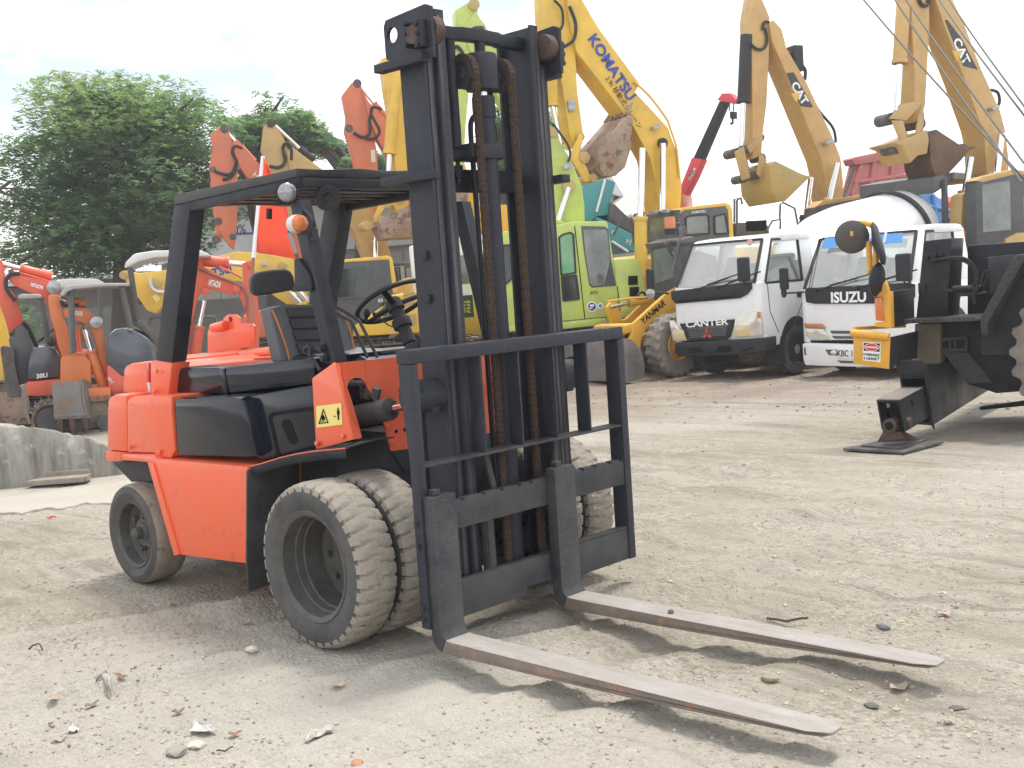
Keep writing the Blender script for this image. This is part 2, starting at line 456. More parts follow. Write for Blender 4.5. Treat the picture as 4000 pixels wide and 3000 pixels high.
base = mix_n(ramp_n(grit, [(0.50, (0, 0, 0)), (0.70, (0.7, 0.7, 0.7))]), base, (0.21, 0.185, 0.15))
vor = N('ShaderNodeTexVoronoi'); vor.inputs['Scale'].default_value = 48.0; K(tcn.outputs['Object'], vor.inputs['Vector'])
sep = N('ShaderNodeSeparateColor'); K(vor.outputs['Color'], sep.inputs['Color'])
stone_c = ramp_n(sep.outputs['Red'], [(0.0, (0.20, 0.18, 0.15)), (0.5, (0.36, 0.32, 0.26)), (1.0, (0.46, 0.43, 0.37))])
stone_m = ramp_n(noise_n(1.6, 5, 0.7), [(0.46, (0, 0, 0)), (0.62, (0.65, 0.65, 0.65))])
base = mix_n(stone_m, base, stone_c)
sepx = N('ShaderNodeSeparateXYZ'); K(tcn.outputs['Object'], sepx.inputs['Vector'])
def math_n(op, a, c):
    q = N('ShaderNodeMath'); q.operation = op
    for v, k in ((a, 0), (c, 1)):
        if isinstance(v, (int, float)): q.inputs[k].default_value = v
        else: K(v, q.inputs[k])
    return q.outputs[0]
dist = math_n('ADD', math_n('MULTIPLY', math_n('SUBTRACT', sepx.outputs['X'], 3.8), -0.70), math_n('MULTIPLY', math_n('ADD', sepx.outputs['Y'], 4.0), 0.71))
mud = math_n('MULTIPLY', math_n('MULTIPLY', math_n('SUBTRACT', dist, 12.5), 0.30), ramp_n(noise_n(0.9, 7, 0.7), [(0.36, (0.15, 0.15, 0.15)), (0.58, (1, 1, 1))]))
mudc = N('ShaderNodeClamp'); K(mud, mudc.inputs['Value']); mudc.inputs['Max'].default_value = 0.92
big2 = noise_n(0.16, 3, 0.5)
base = mix_n(ramp_n(big2, [(0.48, (0, 0, 0)), (0.62, (0.6, 0.6, 0.6))]), base, (0.45, 0.425, 0.375))
base = mix_n(mudc.outputs['Result'], base, (0.235, 0.19, 0.155))
fine = noise_n(120.0, 3, 0.6)
base = mix_n(None, base, ramp_n(fine, [(0.3, (0.65, 0.65, 0.65)), (0.7, (1.22, 1.22, 1.22))]), 'MULTIPLY', 0.5)
K(base, b.inputs['Base Color'])
bp1 = N('ShaderNodeBump'); bp1.inputs['Strength'].default_value = 0.75; bp1.inputs['Distance'].default_value = 0.02
bp2 = N('ShaderNodeBump'); bp2.inputs['Strength'].default_value = 0.6; bp2.inputs['Distance'].default_value = 0.012
K(noise_n(14.0, 9, 0.72), bp1.inputs['Height']); K(vor.outputs['Distance'], bp2.inputs['Height']); bp2.invert = True
K(bp1.outputs['Normal'], bp2.inputs['Normal']); K(bp2.outputs['Normal'], b.inputs['Normal'])
me.materials.append(gm)
ground = bpy.data.objects.new('ground', me); COL.objects.link(ground); ground['kind'] = 'structure'
# ================================================================ forklift
F0 = Frame((0, 0, 0), 0.0)
Z3 = zm(380, 1350, 900 / 2212.0); Z2 = zm(300, 1500, 1400 / 2111.0); Z4 = zm(650, 600, 850 / 1880.0)
ZH = zm(1180, 1150, 600 / 1422.0); Z1 = zm(0, 900, 1300 / 2157.0); ZB = zm(1200, 900, 1300 / 2157.0); ZT = zm(1350, 0, 0.4219)
fk = thing('forklift', 'orange and black forklift with dual front tyres and tall black mast', 'forklift', (0, 0, 0))
def tr(fr, zf, pts, y): return [fr.y(zf(*p), y) for p in pts]
def fpr(zf, pts, y, ext, name, mt, bev=0.0, parent=None, fr=None, label=None):
    return MB().prism(tr(fr or F0, zf, pts, y), (0, ext, 0)).build(name, mt, parent or fk, bev, label)
OR, NV, BK = M['orange'], M['navy'], M['black']
# ---- counterweight and body
cw = fpr(Z3, [(84, 1012), (86, 640), (92, 530), (110, 490), (145, 470), (272, 468), (286, 1030)], -0.70, 1.40, 'counterweight', OR, 0.035)
MB().prism(tr(F0, Z3, [(80, 1012), (288, 1032), (230, 1042), (232, 1110), (82, 1106)], -0.705), (0, 1.41, 0)).build('bumper_lip', OR, cw, 0.008)
MB().prism(tr(F0, Z3, [(236, 455), (246, 240), (262, 195), (300, 172), (465, 152), (480, 455)], -0.56), (0, 1.12, 0)).build('upper_block', OR, cw, 0.03)
MB().prism(tr(F0, Z3, [(130, 1112), (325, 1312), (620, 1300), (560, 1112)], -0.62), (0, 1.24, 0)).build('underside', M['dustblack'], cw, 0.01)
fpr(Z3, [(290, 1025), (283, 560), (300, 510), (340, 488), (712, 486), (712, 620), (742, 1010), (702, 1082), (562, 1070), (545, 1033)], -0.707, 1.41, 'rear_side_panel', OR, 0.02)
fpr(Z3, [(440, 474), (452, 250), (480, 180), (600, 165), (700, 200), (735, 215), (705, 474)], -0.555, 1.11, 'rear_upper_panel', OR, 0.015)
lens = fpr(Z3, [(474, 350), (474, 175), (488, 158), (498, 165), (498, 350)], -0.565, 0.05, 'tail_lamp', M['redlens'], 0.004)
MB().prism(tr(F0, Z3, [(474, 354), (498, 354), (506, 450), (492, 452)], -0.565), (0, 0.05, 0)).build('white_lens', M['offwhite'], lens, 0.004)
# side skirt (step tank) with swept rear edge
sk = [(262, 1500)]
skirt = MB().prism(tr(F0, Z2, [(262, 412), (455, 418), (470, 440), (1005, 487), (1000, 1060), (600, 1006), (570, 1015), (412, 462), (262, 450)], -0.74), (0, 1.48, 0)).build('side_skirt', OR, fk, 0.012)
MB().prism(tr(F0, Z2, [(418, 462), (448, 470), (602, 1004), (572, 1012)], -0.752), (0, 0.02, 0)).build('edge_flange', OR, skirt, 0.004)
# black engine covers
cover = fpr(Z3, [(728, 600), (728, 560), (742, 525), (775, 505), (1300, 488), (1372, 498), (1400, 520), (1532, 1068), (1440, 1078), (757, 1064)], -0.70, 1.40, 'engine_cover', NV, 0.028)
MB().prism(tr(F0, Z3, [(1360, 500), (1700, 440), (2062, 376), (2098, 990), (1900, 1030), (1580, 1108), (1500, 1070)], -0.645), (0, 1.29, 0)).build('step_panel', NV, cover, 0.02)
MB().prism(tr(F0, Z3, [(1640, 690), (1648, 655), (1680, 640), (2082, 582), (2082, 622), (1700, 672), (1672, 700), (1752, 1062), (1722, 1068)], -0.648), (0, 0.02, 0)).build('recess_gap', M['ink'], cover)
MB().prism(tr(F0, Z3, [(1770, 760), (1778, 722), (1805, 708), (1838, 715), (1860, 745), (1915, 900), (1912, 935), (1890, 952), (1856, 945), (1835, 915)], -0.648), (0, 0.02, 0)).build('hand_slot', M['ink'], cover)
hood = fpr(Z3, [(722, 474), (728, 300), (745, 245), (780, 216), (840, 206), (1190, 200), (1260, 195), (1790, 138), (2080, 110), (2080, 374), (1240, 464)], -0.53, 1.06, 'hood', NV, 0.03)
MB().prism(tr(F0, Z3, [(1170, 215), (1215, 222), (1245, 460), (1200, 462)], -0.537), (0, 0.02, 0)).build('hood_rib', NV, hood, 0.008)
MB().tube(tr(F0, Z3, [(700, 150), (1230, 105), (1800, 52)], 0.12), 0.035, 12).build('top_rail', OR, fk)
MB().prism(tr(F0, Z3, [(700, 200), (1800, 118), (1800, 95), (700, 172)], 0.0), (0, 0.5, 0)).build('hood_lid', OR, fk, 0.006)
cl = MB()
for a in ((905, 185), (1050, 172)): cl.box(F0.y(Z3(*a), -0.1), (0.06, 0.05, 0.022))
cl.build('hood_catch', M['redink'], hood, 0.004)
MB().bar(F0.y(Z3(920, 186), -0.1), F0.y(Z3(1110, 180), -0.1), 0.02, 0.012).build('catch_bar', BK, hood)
# bolts on panels
for a, y in (((325, 975), -0.712), ((607, 1022), -0.712), ((580, 245), -0.60), ((558, 440), -0.60), ((2118, 938), -0.665)):
    p = F0.y(Z3(*a), y)
    MB().cyl(p, p + Vector((0, -0.014, 0)), 0.014, n=6).build('bolt', OR, fk, 0.003)
# plate on a post with a small cylinder (seen above the hood)
pl = MB().prism(tr(F0, Z1, [(1460, 770), (1550, 765), (1550, 846), (1460, 852)], 0.14), (0, 0.012, 0)).build('plate_post', OR, fk, 0.003)
MB().prism(tr(F0, Z1, [(1345, 660), (1350, 640), (1445, 618), (1447, 572), (1472, 546), (1528, 545), (1556, 568), (1562, 606), (1638, 606), (1650, 620), (1648, 745), (1550, 768), (1345, 797)], 0.137), (0, 0.012, 0)).build('plate', OR, pl, 0.003)
p = F0.y(Z1(1496, 575), 0.137); MB().lathe([(0.010, 0), (0.016, 0), (0.016, 0.006), (0.010, 0.006)], p, (0, -1, 0), 14, closed=True).build('plate_eye', M['rust'], pl)
MB().cyl(F0.y(Z1(1380, 633), 0.115), F0.y(Z1(1462, 612), 0.115), 0.03, n=14).build('canister', OR, pl, 0.004)
# ---- overhead guard
def post(pts, y, nm, mt=BK, ext=0.09):
    return MB().prism(tr(F0, Z4, pts, y), (0, ext, 0)).build(nm, mt, guard, 0.012)
guard = MB()
A_, B_ = F0.y(Z4(1122, 122), -0.58), F0.y(Z4(66, 356), -0.58)
a2, b2 = F0.y(Z4(1118, 205), -0.58), F0.y(Z4(58, 448), -0.58)
def mir(p): return Vector((p[0], -p[1], p[2]))
secs = []
for k in range(15):
    t = k / 14.0; y = -0.58 + 1.16 * t; sag = 0.018 * math.sin(math.pi * ((t * 3) % 1.0)) if 0 < t < 1 else 0
    q = []
    for A0, sg in ((A_, 0), (B_, 0)): q.append(Vector((A0.x + 0.01 * math.sin(9 * t), y, A0.z - sag * 0.5 + 0.012 * math.sin(math.pi * t))))
    for A0 in (b2, a2): q.append(Vector((A0.x, y, A0.z + 0.006 * math.sin(17 * t))))
    secs.append(q)
guard.loft(secs)
guard = guard.build('overhead_guard', M['canvas'], fk, 0.012)
for k in range(7):
    t = (k + 0.7) / 7.6; x = a2.x + (b2.x - a2.x) * t; z = a2.z + (b2.z - a2.z) * t
    MB().bx(x - 0.022, x + 0.022, -0.52, 0.52, z - 0.012, z - 0.004).build('guard_slat', M['canvas'], guard)
for y in (-0.57, 0.52):
    MB().bar((a2.x, y + 0.025, a2.z - 0.022), (b2.x, y + 0.025, b2.z - 0.022), 0.05, 0.05).build('guard_rail', BK, guard, 0.006)
MB().bx(a2.x - 0.03, a2.x + 0.02, -0.55, 0.55, a2.z - 0.05, a2.z - 0.003).build('guard_rail', BK, guard, 0.006)
rp_, rp2 = [(58, 448), (205, 438), (90, 1659), (-60, 1659)], None
lo = tr(F0, Z3, [(520, 480), (678, 480), (712, 160), (556, 145)], -0.575)
hi = tr(F0, Z4, [(62, 446), (204, 440)], -0.575)
sl_ = tr(F0, Z3, [(556, 150), (714, 165)], -0.575)
rpost = MB().prism([sl_[0], sl_[1], hi[1], hi[0]], (0, 0.10, 0)).build('rear_post', BK, guard, 0.012)
MB().prism(tr(F0, Z3, [(516, 478), (682, 478), (716, 168), (556, 142), (510, 150)], -0.585), (0, 0.12, 0)).build('post_sleeve', OR, rpost, 0.008)
dy = 1.05
MB().prism([Vector((p.x, 0.475, p.z)) for p in (sl_[0], sl_[1], hi[1], hi[0])], (0, 0.10, 0)).build('rear_post', BK, guard, 0.012)
fp = tr(F0, Z4, [(1058, 400), (1165, 400)], -0.58) + [F0.y(ZH(330, 640), -0.58), F0.y(ZH(215, 640), -0.58)]
for yy in (-0.58, 0.52):
    o = MB().prism([Vector((p.x, yy, p.z)) for p in fp], (0, 0.06, 0)).build('front_post', M['black'], guard, 0.006)
    MB().prism([Vector((fp[1].x + 0.001, yy - 0.012, fp[1].z)), Vector((fp[2].x + 0.001, yy - 0.012, fp[2].z)), Vector((fp[2].x - 0.03, yy - 0.012, fp[2].z)), Vector((fp[1].x - 0.03, yy - 0.012, fp[1].z))], (0, 0.02, 0)).build('post_flange', M['black'], o, 0.003)
pb = MB()
for a in ((200, 500), (222, 590)):
    p = F0.y(ZH(*a), -0.585); pb.cyl(p, p + Vector((0, -0.03, 0)), 0.016, n=6); pb.cyl(p, p + Vector((0, -0.01, 0)), 0.022, n=12)
pb.build('post_bolts', BK, guard)
MB().bar(F0.y(Z4(888, 475), 0.0), F0.y(Z4(888, 565), 0.0), 0.02, 0.03).build('hanger', BK, guard)
# head lamp, indicator, mirror on the front post
hl = F0.y(Z4(1040, 335), -0.62); ax = (CAM_POS - hl).normalized(); ax = (ax + Vector((0.35, 0, -0.05))).normalized()
lampo = MB().lathe([(0.001, -0.075), (0.03, -0.07), (0.05, -0.035), (0.056, 0.0), (0.058, 0.012), (0.05, 0.014)], hl, ax, 28).build('head_lamp', M['plastic'], fk)
MB().lathe([(0.05, 0.008), (0.044, 0.020), (0.03, 0.028), (0.014, 0.032), (0.001, 0.033)], hl, ax, 28).build('lamp_lens', M['lamp'], lampo)
MB().bar(hl - ax * 0.06, F0.y(Z4(1150, 345), -0.58), 0.02, 0.03).build('lamp_bracket', BK, lampo, 0.003)
dl = Vector((-0.84, -0.40, 2.165)); dl = F0.x(Z4(1398, 388), -0.90)
MB().lathe([(0.001, 0.0), (0.02, 0.0), (0.03, 0.008), (0.062, 0.01), (0.064, 0.0), (0.064, -0.02), (0.001, -0.03)], dl, ax, 28).build('fan_disc', M['plastic'], fk)
ind = F0.y(Z4(1125, 608), -0.61); ia = (Vector((0.80, -0.25, 0.05)) + RT * 0.55).normalized()
io = MB().lathe([(0.001, -0.03), (0.042, -0.03), (0.046, -0.02), (0.046, 0.012), (0.044, 0.014)], ind, ia, 24).build('indicator', M['offwhite'], fk)
MB().lathe([(0.044, 0.014), (0.043, 0.03), (0.038, 0.045), (0.020, 0.055), (0.001, 0.057)], ind, ia, 24).build('amber_lens', M['amber'], io)
wi = [F0.y(Z4(*a), -0.58) for a in ((1180, 480), (1250, 560), (1265, 640), (1235, 720), (1290, 740), (1260, 650), (1305, 660))]
MB().tube(smoothpath(wi), 0.005, 6).build('cable', M['rubber'], io)
wi = [F0.y(Z4(*a), -0.57) for a in ((1190, 475), (1240, 520), (1275, 590), (1268, 640))]
MB().tube(smoothpath(wi), 0.005, 6).build('cable', M['rubber'], io)
xm = -0.80
mo = [F0.x(Z4(*a), xm) for a in ((735, 1090), (755, 1045), (800, 1022), (900, 1003), (1030, 998), (1075, 1015), (1105, 1070), (1112, 1130), (1090, 1180), (900, 1215), (790, 1230), (752, 1200), (738, 1140))]
mirror = MB().prism(mo, (-0.06, 0.02, 0)).build('mirror', M['plastic'], fk, 0.02, seg=4)
mb = [F0.y(Z4(*a), -0.60) for a in ((1100, 910), (1140, 905), (1230, 1040), (1255, 1140), (1245, 1190), (1075, 1195), (1070, 1130), (1105, 1110))]
MB().prism(mb, (0, 0.035, 0)).build('mirror_bracket', M['plastic'], mirror, 0.006)
# ---- seat
sx = -1.50
def sq(zf, pts, x): return [F0.x(zf(*p), x) for p in pts]
def seatback(pts, name, mt, th, bev, dx=0.0, lean=0.25):
    P = sq(Z4, pts, sx)
    P = [Vector((p.x - (p.z - 1.35) * lean + dx, p.y, p.z)) for p in P]
    return MB().prism(P, (-th, 0, 0)).build(name, mt, fk, bev, seg=3)
sb = seatback([(948, 1345), (965, 1335), (1060, 1308), (1250, 1300), (1440, 1300), (1530, 1330), (1580, 1430), (1612, 1680), (1600, 1780), (985, 1800)], 'seat_backrest', M['vinyl_grey'], 0.10, 0.03)
for k in range(5):
    y0 = 1318 + k * 100; dx0 = k * 14
    P = sq(Z4, [(1080 + dx0, y0 + 8), (1290 + dx0 * 0.8, y0 + 2), (1430 + dx0 * 0.7, y0 + 4), (1440 + dx0 * 0.7, y0 + 92), (1300 + dx0 * 0.8, y0 + 90), (1098 + dx0, y0 + 98)], sx)
    P = [Vector((p.x - (p.z - 1.35) * 0.25 + 0.022, p.y, p.z)) for p in P]
    MB().prism(P, (-0.03, 0, 0)).build('seat_channel', M['vinyl'], sb, 0.012, seg=3)
for pts in ([(960, 1345), (985, 1420), (1010, 1530), (1035, 1659), (1050, 1780)], [(1535, 1335), (1580, 1430), (1605, 1560), (1612, 1700)]):
    P = sq(Z4, pts, sx); P = [Vector((p.x - (p.z - 1.35) * 0.25 + 0.006, p.y, p.z)) for p in P]
    MB().tube(smoothpath(P), 0.006, 6).build('piping', M['piping'], sb)
secs = []
for x, w, zt, zb in ((-1.62, 0.25, 1.325, 1.16), (-1.5, 0.27, 1.335, 1.15), (-1.3, 0.28, 1.325, 1.16), (-1.10, 0.27, 1.335, 1.17), (-0.98, 0.25, 1.322, 1.19), (-0.93, 0.22, 1.29, 1.21)):
    secs.append([Vector((x, s * w - 0.04, z)) for s, z in ((-1, zb + 0.02), (-1, zt - 0.03), (-0.85, zt), (-0.5, zt - 0.012), (0.5, zt - 0.012), (0.85, zt), (1, zt - 0.03), (1, zb + 0.02), (0, zb))])
seat = MB().loft(secs).build('seat_cushion', M['vinyl'], fk, 0.015, seg=3)
secs2 = [[Vector((p.x, p.y * 0.93 - 0.003, p.z + (0.006 if i not in (0, 7, 8) else 0.1))) for i, p in enumerate(q)] for q in secs[1:]]
MB().sheet([[p for i, p in enumerate(q) if i in (2, 3, 4, 5)] for q in secs2]).build('seat_top', M['offwhite'], seat)
MB().tube(smoothpath([q[1] + Vector((0, -0.003, 0.004)) for q in secs]), 0.006, 6).build('piping', M['piping'], seat)
MB().prism(tr(F0, Z3, [(1785, 170), (1845, 175), (1840, 335), (1815, 310)], -0.31), (0, 0.03, 0)).build('seat_bracket', M['plastic'], seat, 0.01)
# ---- levers and steering wheel
def lever(pts, y, r, nm, mt):
    return MB().tube(smoothpath([F0.y(ZH(*p), y) for p in pts], 5), r, 10).build(nm, mt, fk)
lever([(222, 128), (320, 185), (440, 240), (475, 290), (605, 585)], -0.40, 0.0085, 'hydraulic_lever', M['plastic'])
lever([(285, 108), (400, 165), (510, 232), (550, 285), (695, 580)], -0.33, 0.0085, 'hydraulic_lever', M['plastic'])
bl = lever([(58, 505), (75, 560), (165, 705)], -0.55, 0.009, 'hand_brake_lever', M['plastic'])
MB().tube([F0.y(ZH(*p), -0.55) for p in ((28, 545), (30, 500), (60, 482), (85, 495), (80, 560))], 0.012, 8).build('lever_grip', M['plastic'], bl)
for a in ((225, 128), (290, 106)):
    MB().ball(F0.y(ZH(*a), -0.40 if a[0] < 250 else -0.33), 0.013, 8).build('lever_knob', M['plastic'], fk)
hub = F0.y((1548, 1208), -0.02); cb = F0.y((1602, 1340), -0.02)
col = MB().cyl(cb, hub, 0.036, 0.034, 20).build('steering_column', M['plastic'], fk)
cd = (hub - cb).normalized(); q1 = hub - cd * 0.085
MB().cyl(q1 - cd * 0.025, q1 + cd * 0.025, 0.052, n=12).build('column_collar', M['plastic'], col, 0.006)
MB().prism([F0.y(ZH(*a), -0.13) for a in ((915, 550), (955, 462), (1085, 412), (1085, 545))], (0, 0.22, 0)).build('column_shroud', M['plastic'], fk, 0.012)
sp = MB()
swc = hub + cd * 0.045
wn = (cd + Vector((-0.15, 0, 0.15))).normalized()
ua = wn.orthogonal().normalized(); ub = wn.cross(ua)
RW = 0.205
sw = MB().lathe([(RW + 0.013 * math.cos(t), 0.013 * math.sin(t)) for t in [2 * math.pi * k / 10 for k in range(10)]], swc, wn, 56, closed=True).build('steering_wheel', M['plastic'], fk)
for k in range(3):
    t = 2 * math.pi * k / 3 + 0.5; d = ua * math.cos(t) + ub * math.sin(t)
    MB().bar(swc - wn * 0.02, swc + d * (RW - 0.005), 0.034, 0.016, wn).build('spoke', M['plastic'], sw, 0.004)
MB().lathe([(0.001, 0.02), (0.03, 0.018), (0.042, 0.006), (0.045, -0.015), (0.046, -0.05), (0.001, -0.055)], swc, wn, 24).build('wheel_hub', M['plastic'], sw)
kp = F0.y(ZH(600, 175), -0.1); kd = swc - CAM_POS
k0 = F0.y(ZH(588, 265), -0.1)
MB().tube([k0, k0 + (kp - k0) * 0.5, kp], [0.012, 0.009, 0.012], 8).ball(kp, 0.019, 8, (1, 1, 1.3)).build('spinner_knob', M['plastic'], sw)
MB().tube([F0.y(ZH(*a), -0.06) for a in ((870, 310), (800, 285), (715, 215), (665, 180))], [0.004, 0.004, 0.005, 0.011], 8).build('gear_selector', M['rubber'], col)
# ---- front cowl (orange bulkhead with arched openings)
X0 = -0.60
half = [(0.0, 1.315), (-0.66, 1.325), (-0.545, 0.952), (-0.548, 0.96), (-0.592, 1.122), (-0.618, 1.205), (-0.604, 1.232), (-0.568, 1.243), (-0.532, 1.238), (-0.499, 1.207), (-0.452, 1.117), (-0.40, 0.985), (-0.376, 0.86), (-0.17, 0.85), (-0.17, 1.06), (0.0, 1.06)]
# rebuild as two simple polygons: strip outside the arch and the plate inside it
cowl = MB()
outer = [(-0.655, 1.325), (-0.50, 1.322), (-0.50, 1.208), (-0.532, 1.239), (-0.568, 1.245), (-0.604, 1.234), (-0.620, 1.206), (-0.594, 1.122), (-0.553, 0.952), (-0.572, 0.948)]
inner = [(-0.498, 1.322), (0.0, 1.318), (0.0, 1.06), (-0.17, 1.06), (-0.17, 0.852), (-0.376, 0.86), (-0.404, 0.985), (-0.430, 1.06), (-0.454, 1.117), (-0.498, 1.207)]
for s in (1, -1):
    for pl_ in (outer, inner):
        cowl.prism([(X0, s * y, z) for y, z in pl_], (-0.012, 0, 0))
cowl = cowl.build('front_cowl', OR, fk)
for s in (1, -1):
    yv = -0.66 * s
    side = tr(F0, ZH, [(92, 790), (100, 768), (215, 688), (290, 630), (312, 640), (468, 1345), (130, 1438)], -0.66)
    side = [Vector((p.x, p.y * s, p.z)) for p in side]
    MB().prism(side, (0, 0.012 * s, 0)).build('cowl_side', OR, cowl, 0.003)
    c2 = tr(F0, ZH, [(292, 632), (320, 636), (466, 1343)], -0.658)
    ed = [Vector((X0, -0.655 * s, 1.322)), Vector((X0, -0.558 * s, 0.950))]
    MB().prism([Vector((side[4].x, side[4].y, side[4].z)), Vector((side[5].x, side[5].y, side[5].z)), ed[1], ed[0]], (-0.008, 0.004 * s, 0)).build('cowl_edge', OR, cowl)
for a in ((870, 1268), (950, 1253)):
    p = F0.x(ZH(*a), X0 + 0.001); MB().cyl(p, p + Vector((0.004, 0, 0)), 0.009, n=12).build('bolt_hole', M['ink'], cowl)
for a in ((385, 1310), (150, 1375)):
    p = F0.y(ZH(*a), -0.662); MB().cyl(p, p + Vector((0, -0.012, 0)), 0.014, n=6).build('bolt', OR, cowl, 0.003)
for a in ((780, 1225), (825, 1370)):
    p = F0.x(ZH(*a), X0); MB().cyl(p, p + Vector((0.012, 0, 0)), 0.014, n=6).build('bolt', OR, cowl, 0.003)
MB().prism([(X0 + 0.003, -0.373, 0.858), (X0 + 0.003, -0.10, 0.848), (X0 + 0.003, -0.10, 0.742), (X0 + 0.003, -0.305, 0.748)], (-0.02, 0, 0)).build('cowl_foot', BK, cowl)
MB().bx(X0 - 0.03, X0 - 0.004, -0.17, 0.17, 0.70, 1.06).build('front_panel', M['black'], fk)
# warning sticker
st = MB().prism(tr(F0, ZH, [(130, 1035), (360, 1008), (370, 1205), (135, 1235)], -0.664), (0, 0.003, 0)).build('warning_sticker', M['sticker'], cowl)
def ink(zf, pts, y, nm='sticker_print', mt=None, th=0.0015, par=st):
    return MB().prism(tr(F0, zf, pts, y), (0, th, 0)).build(nm, mt or M['ink'], par, label=None)
tri = MB()
for seg_ in ([(193, 1060), (201, 1062), (160, 1200), (150, 1200)], [(193, 1060), (203, 1080), (243, 1190), (235, 1192)], [(152, 1200), (242, 1188), (238, 1180), (158, 1191)]):
    tri.prism(tr(F0, ZH, seg_, -0.667), (0, 0.0015, 0))
for seg_ in ([(180, 1130), (196, 1112), (200, 1160), (182, 1168)], [(200, 1125), (212, 1140), (205, 1165), (198, 1160)], [(176, 1180), (215, 1174), (213, 1168), (176, 1174)], [(323, 1068), (340, 1066), (346, 1108), (340, 1110), (340, 1160), (328, 1162), (328, 1112), (321, 1110)], [(325, 1050), (335, 1048), (337, 1062), (326, 1064)], [(288, 1128), (312, 1124), (312, 1130), (288, 1134)]):
    tri.prism(tr(F0, ZH, seg_, -0.667), (0, 0.0015, 0))
tri.build('sticker_print', M['ink'], cowl)
# ---- wheel arch, flap and chassis
fo = tr(F0, Z2, [(1000, 490), (1100, 462), (1200, 430), (1300, 408), (1400, 392), (1580, 375)], -0.72)
rows = [[Vector((p.x, y, p.z + dz)) for p in fo] for y, dz in ((-0.722, -0.05), (-0.722, 0.0), (-0.60, 0.012), (-0.42, 0.012))]
for s in (1, -1):
    o = MB().sheet([[Vector((p.x, p.y * s, p.z)) for p in q] for q in rows]).build('fender', BK, fk)
    o.modifiers.new('thickness', 'SOLIDIFY').thickness = 0.008
    o2 = MB().sheet([[Vector((p.x, y * s, z)) for p, z in zip(fo, [q.z for q in fo])] for y in (-0.724, -0.700)]).build('fender_edge', OR, o); o2.modifiers.new('thickness', 'SOLIDIFY').thickness = 0.006
    x0 = fo[0].x
    MB().prism([(x0 + 0.034, -0.746 * s, fo[0].z - 0.01), (x0 - 0.046, -0.746 * s, 0.30), (x0 - 0.055, -0.746 * s, 0.125), (x0 - 0.055, -0.60 * s, 0.135), (x0 - 0.055, -0.52 * s, 0.19), (x0 - 0.046, -0.42 * s, 0.30), (x0 + 0.034, -0.42 * s, fo[0].z - 0.01)], (0.014, 0, 0)).build('mud_flap', M['dustblack'], fk, 0.003)
MB().bx(-1.37, -0.615, -0.40, 0.40, 0.34, 0.96).build('chassis', BK, fk, 0.01)
MB().bx(-2.9, -1.37, -0.45, 0.45, 0.36, 0.76).build('rear_chassis', BK, fk, 0.01)
MB().cyl((-0.632, -0.6, 0.39), (-0.632, 0.6, 0.39), 0.09, n=20).build('front_axle', BK, fk)
MB().cyl((-2.678, -0.6, 0.295), (-2.678, 0.6, 0.295), 0.06, n=16).build('rear_axle', BK, fk)
# ---- tilt cylinders
for s in (1, -1):
    c0, c1 = Vector((-0.80, -0.47 * s, 1.03)), Vector((-0.47, -0.47 * s, 1.085))
    r1 = Vector((-0.21, -0.47 * s, 1.125))
    tcy = MB().cyl(c0, c1, 0.055, n=24).build('tilt_cylinder', M['dustblack'], fk, 0.006)
    MB().cyl(c1, c1 + (c1 - c0).normalized() * 0.02, 0.03, n=20).build('gland', BK, tcy)
    MB().cyl(c1, r1, 0.021, n=16).build('tilt_rod', M['chrome'], tcy)
    MB().box(r1 + Vector((0.02, 0, 0)), (0.10, 0.05, 0.11)).build('clevis', BK, tcy, 0.01)
    for dx in (-0.2, -0.16):
        MB().tube([c1 + Vector((dx, 0, 0.05)), c1 + Vector((dx, 0, 0.12)), c1 + Vector((dx - 0.08, 0, 0.12)), c1 + Vector((dx - 0.2, 0.02 * s, 0.10))], 0.018, 8).build('hose', M['rubber'], tcy)
    fit = MB()
    for dx in (-0.17, -0.11): fit.cyl(c1 + Vector((dx, 0, 0.05)), c1 + Vector((dx + 0.02, 0, 0.10)), 0.022, n=6)
    fit.build('hose_fitting', M['dustblack'], tcy)
    MB().cyl((-0.20, -0.58 * s, 1.155), (-0.20, -0.40 * s, 1.155), 0.078, n=28).build('tilt_pivot', M['mast'], fk, 0.01)
    MB().tube([Vector((-0.20 + 0.083 * math.cos(t), -0.565 * s, 1.155 + 0.083 * math.sin(t))) for t in [R(20 + 14 * k) for k in range(11)]], 0.010, 6).build('weld_bead', BK, fk)
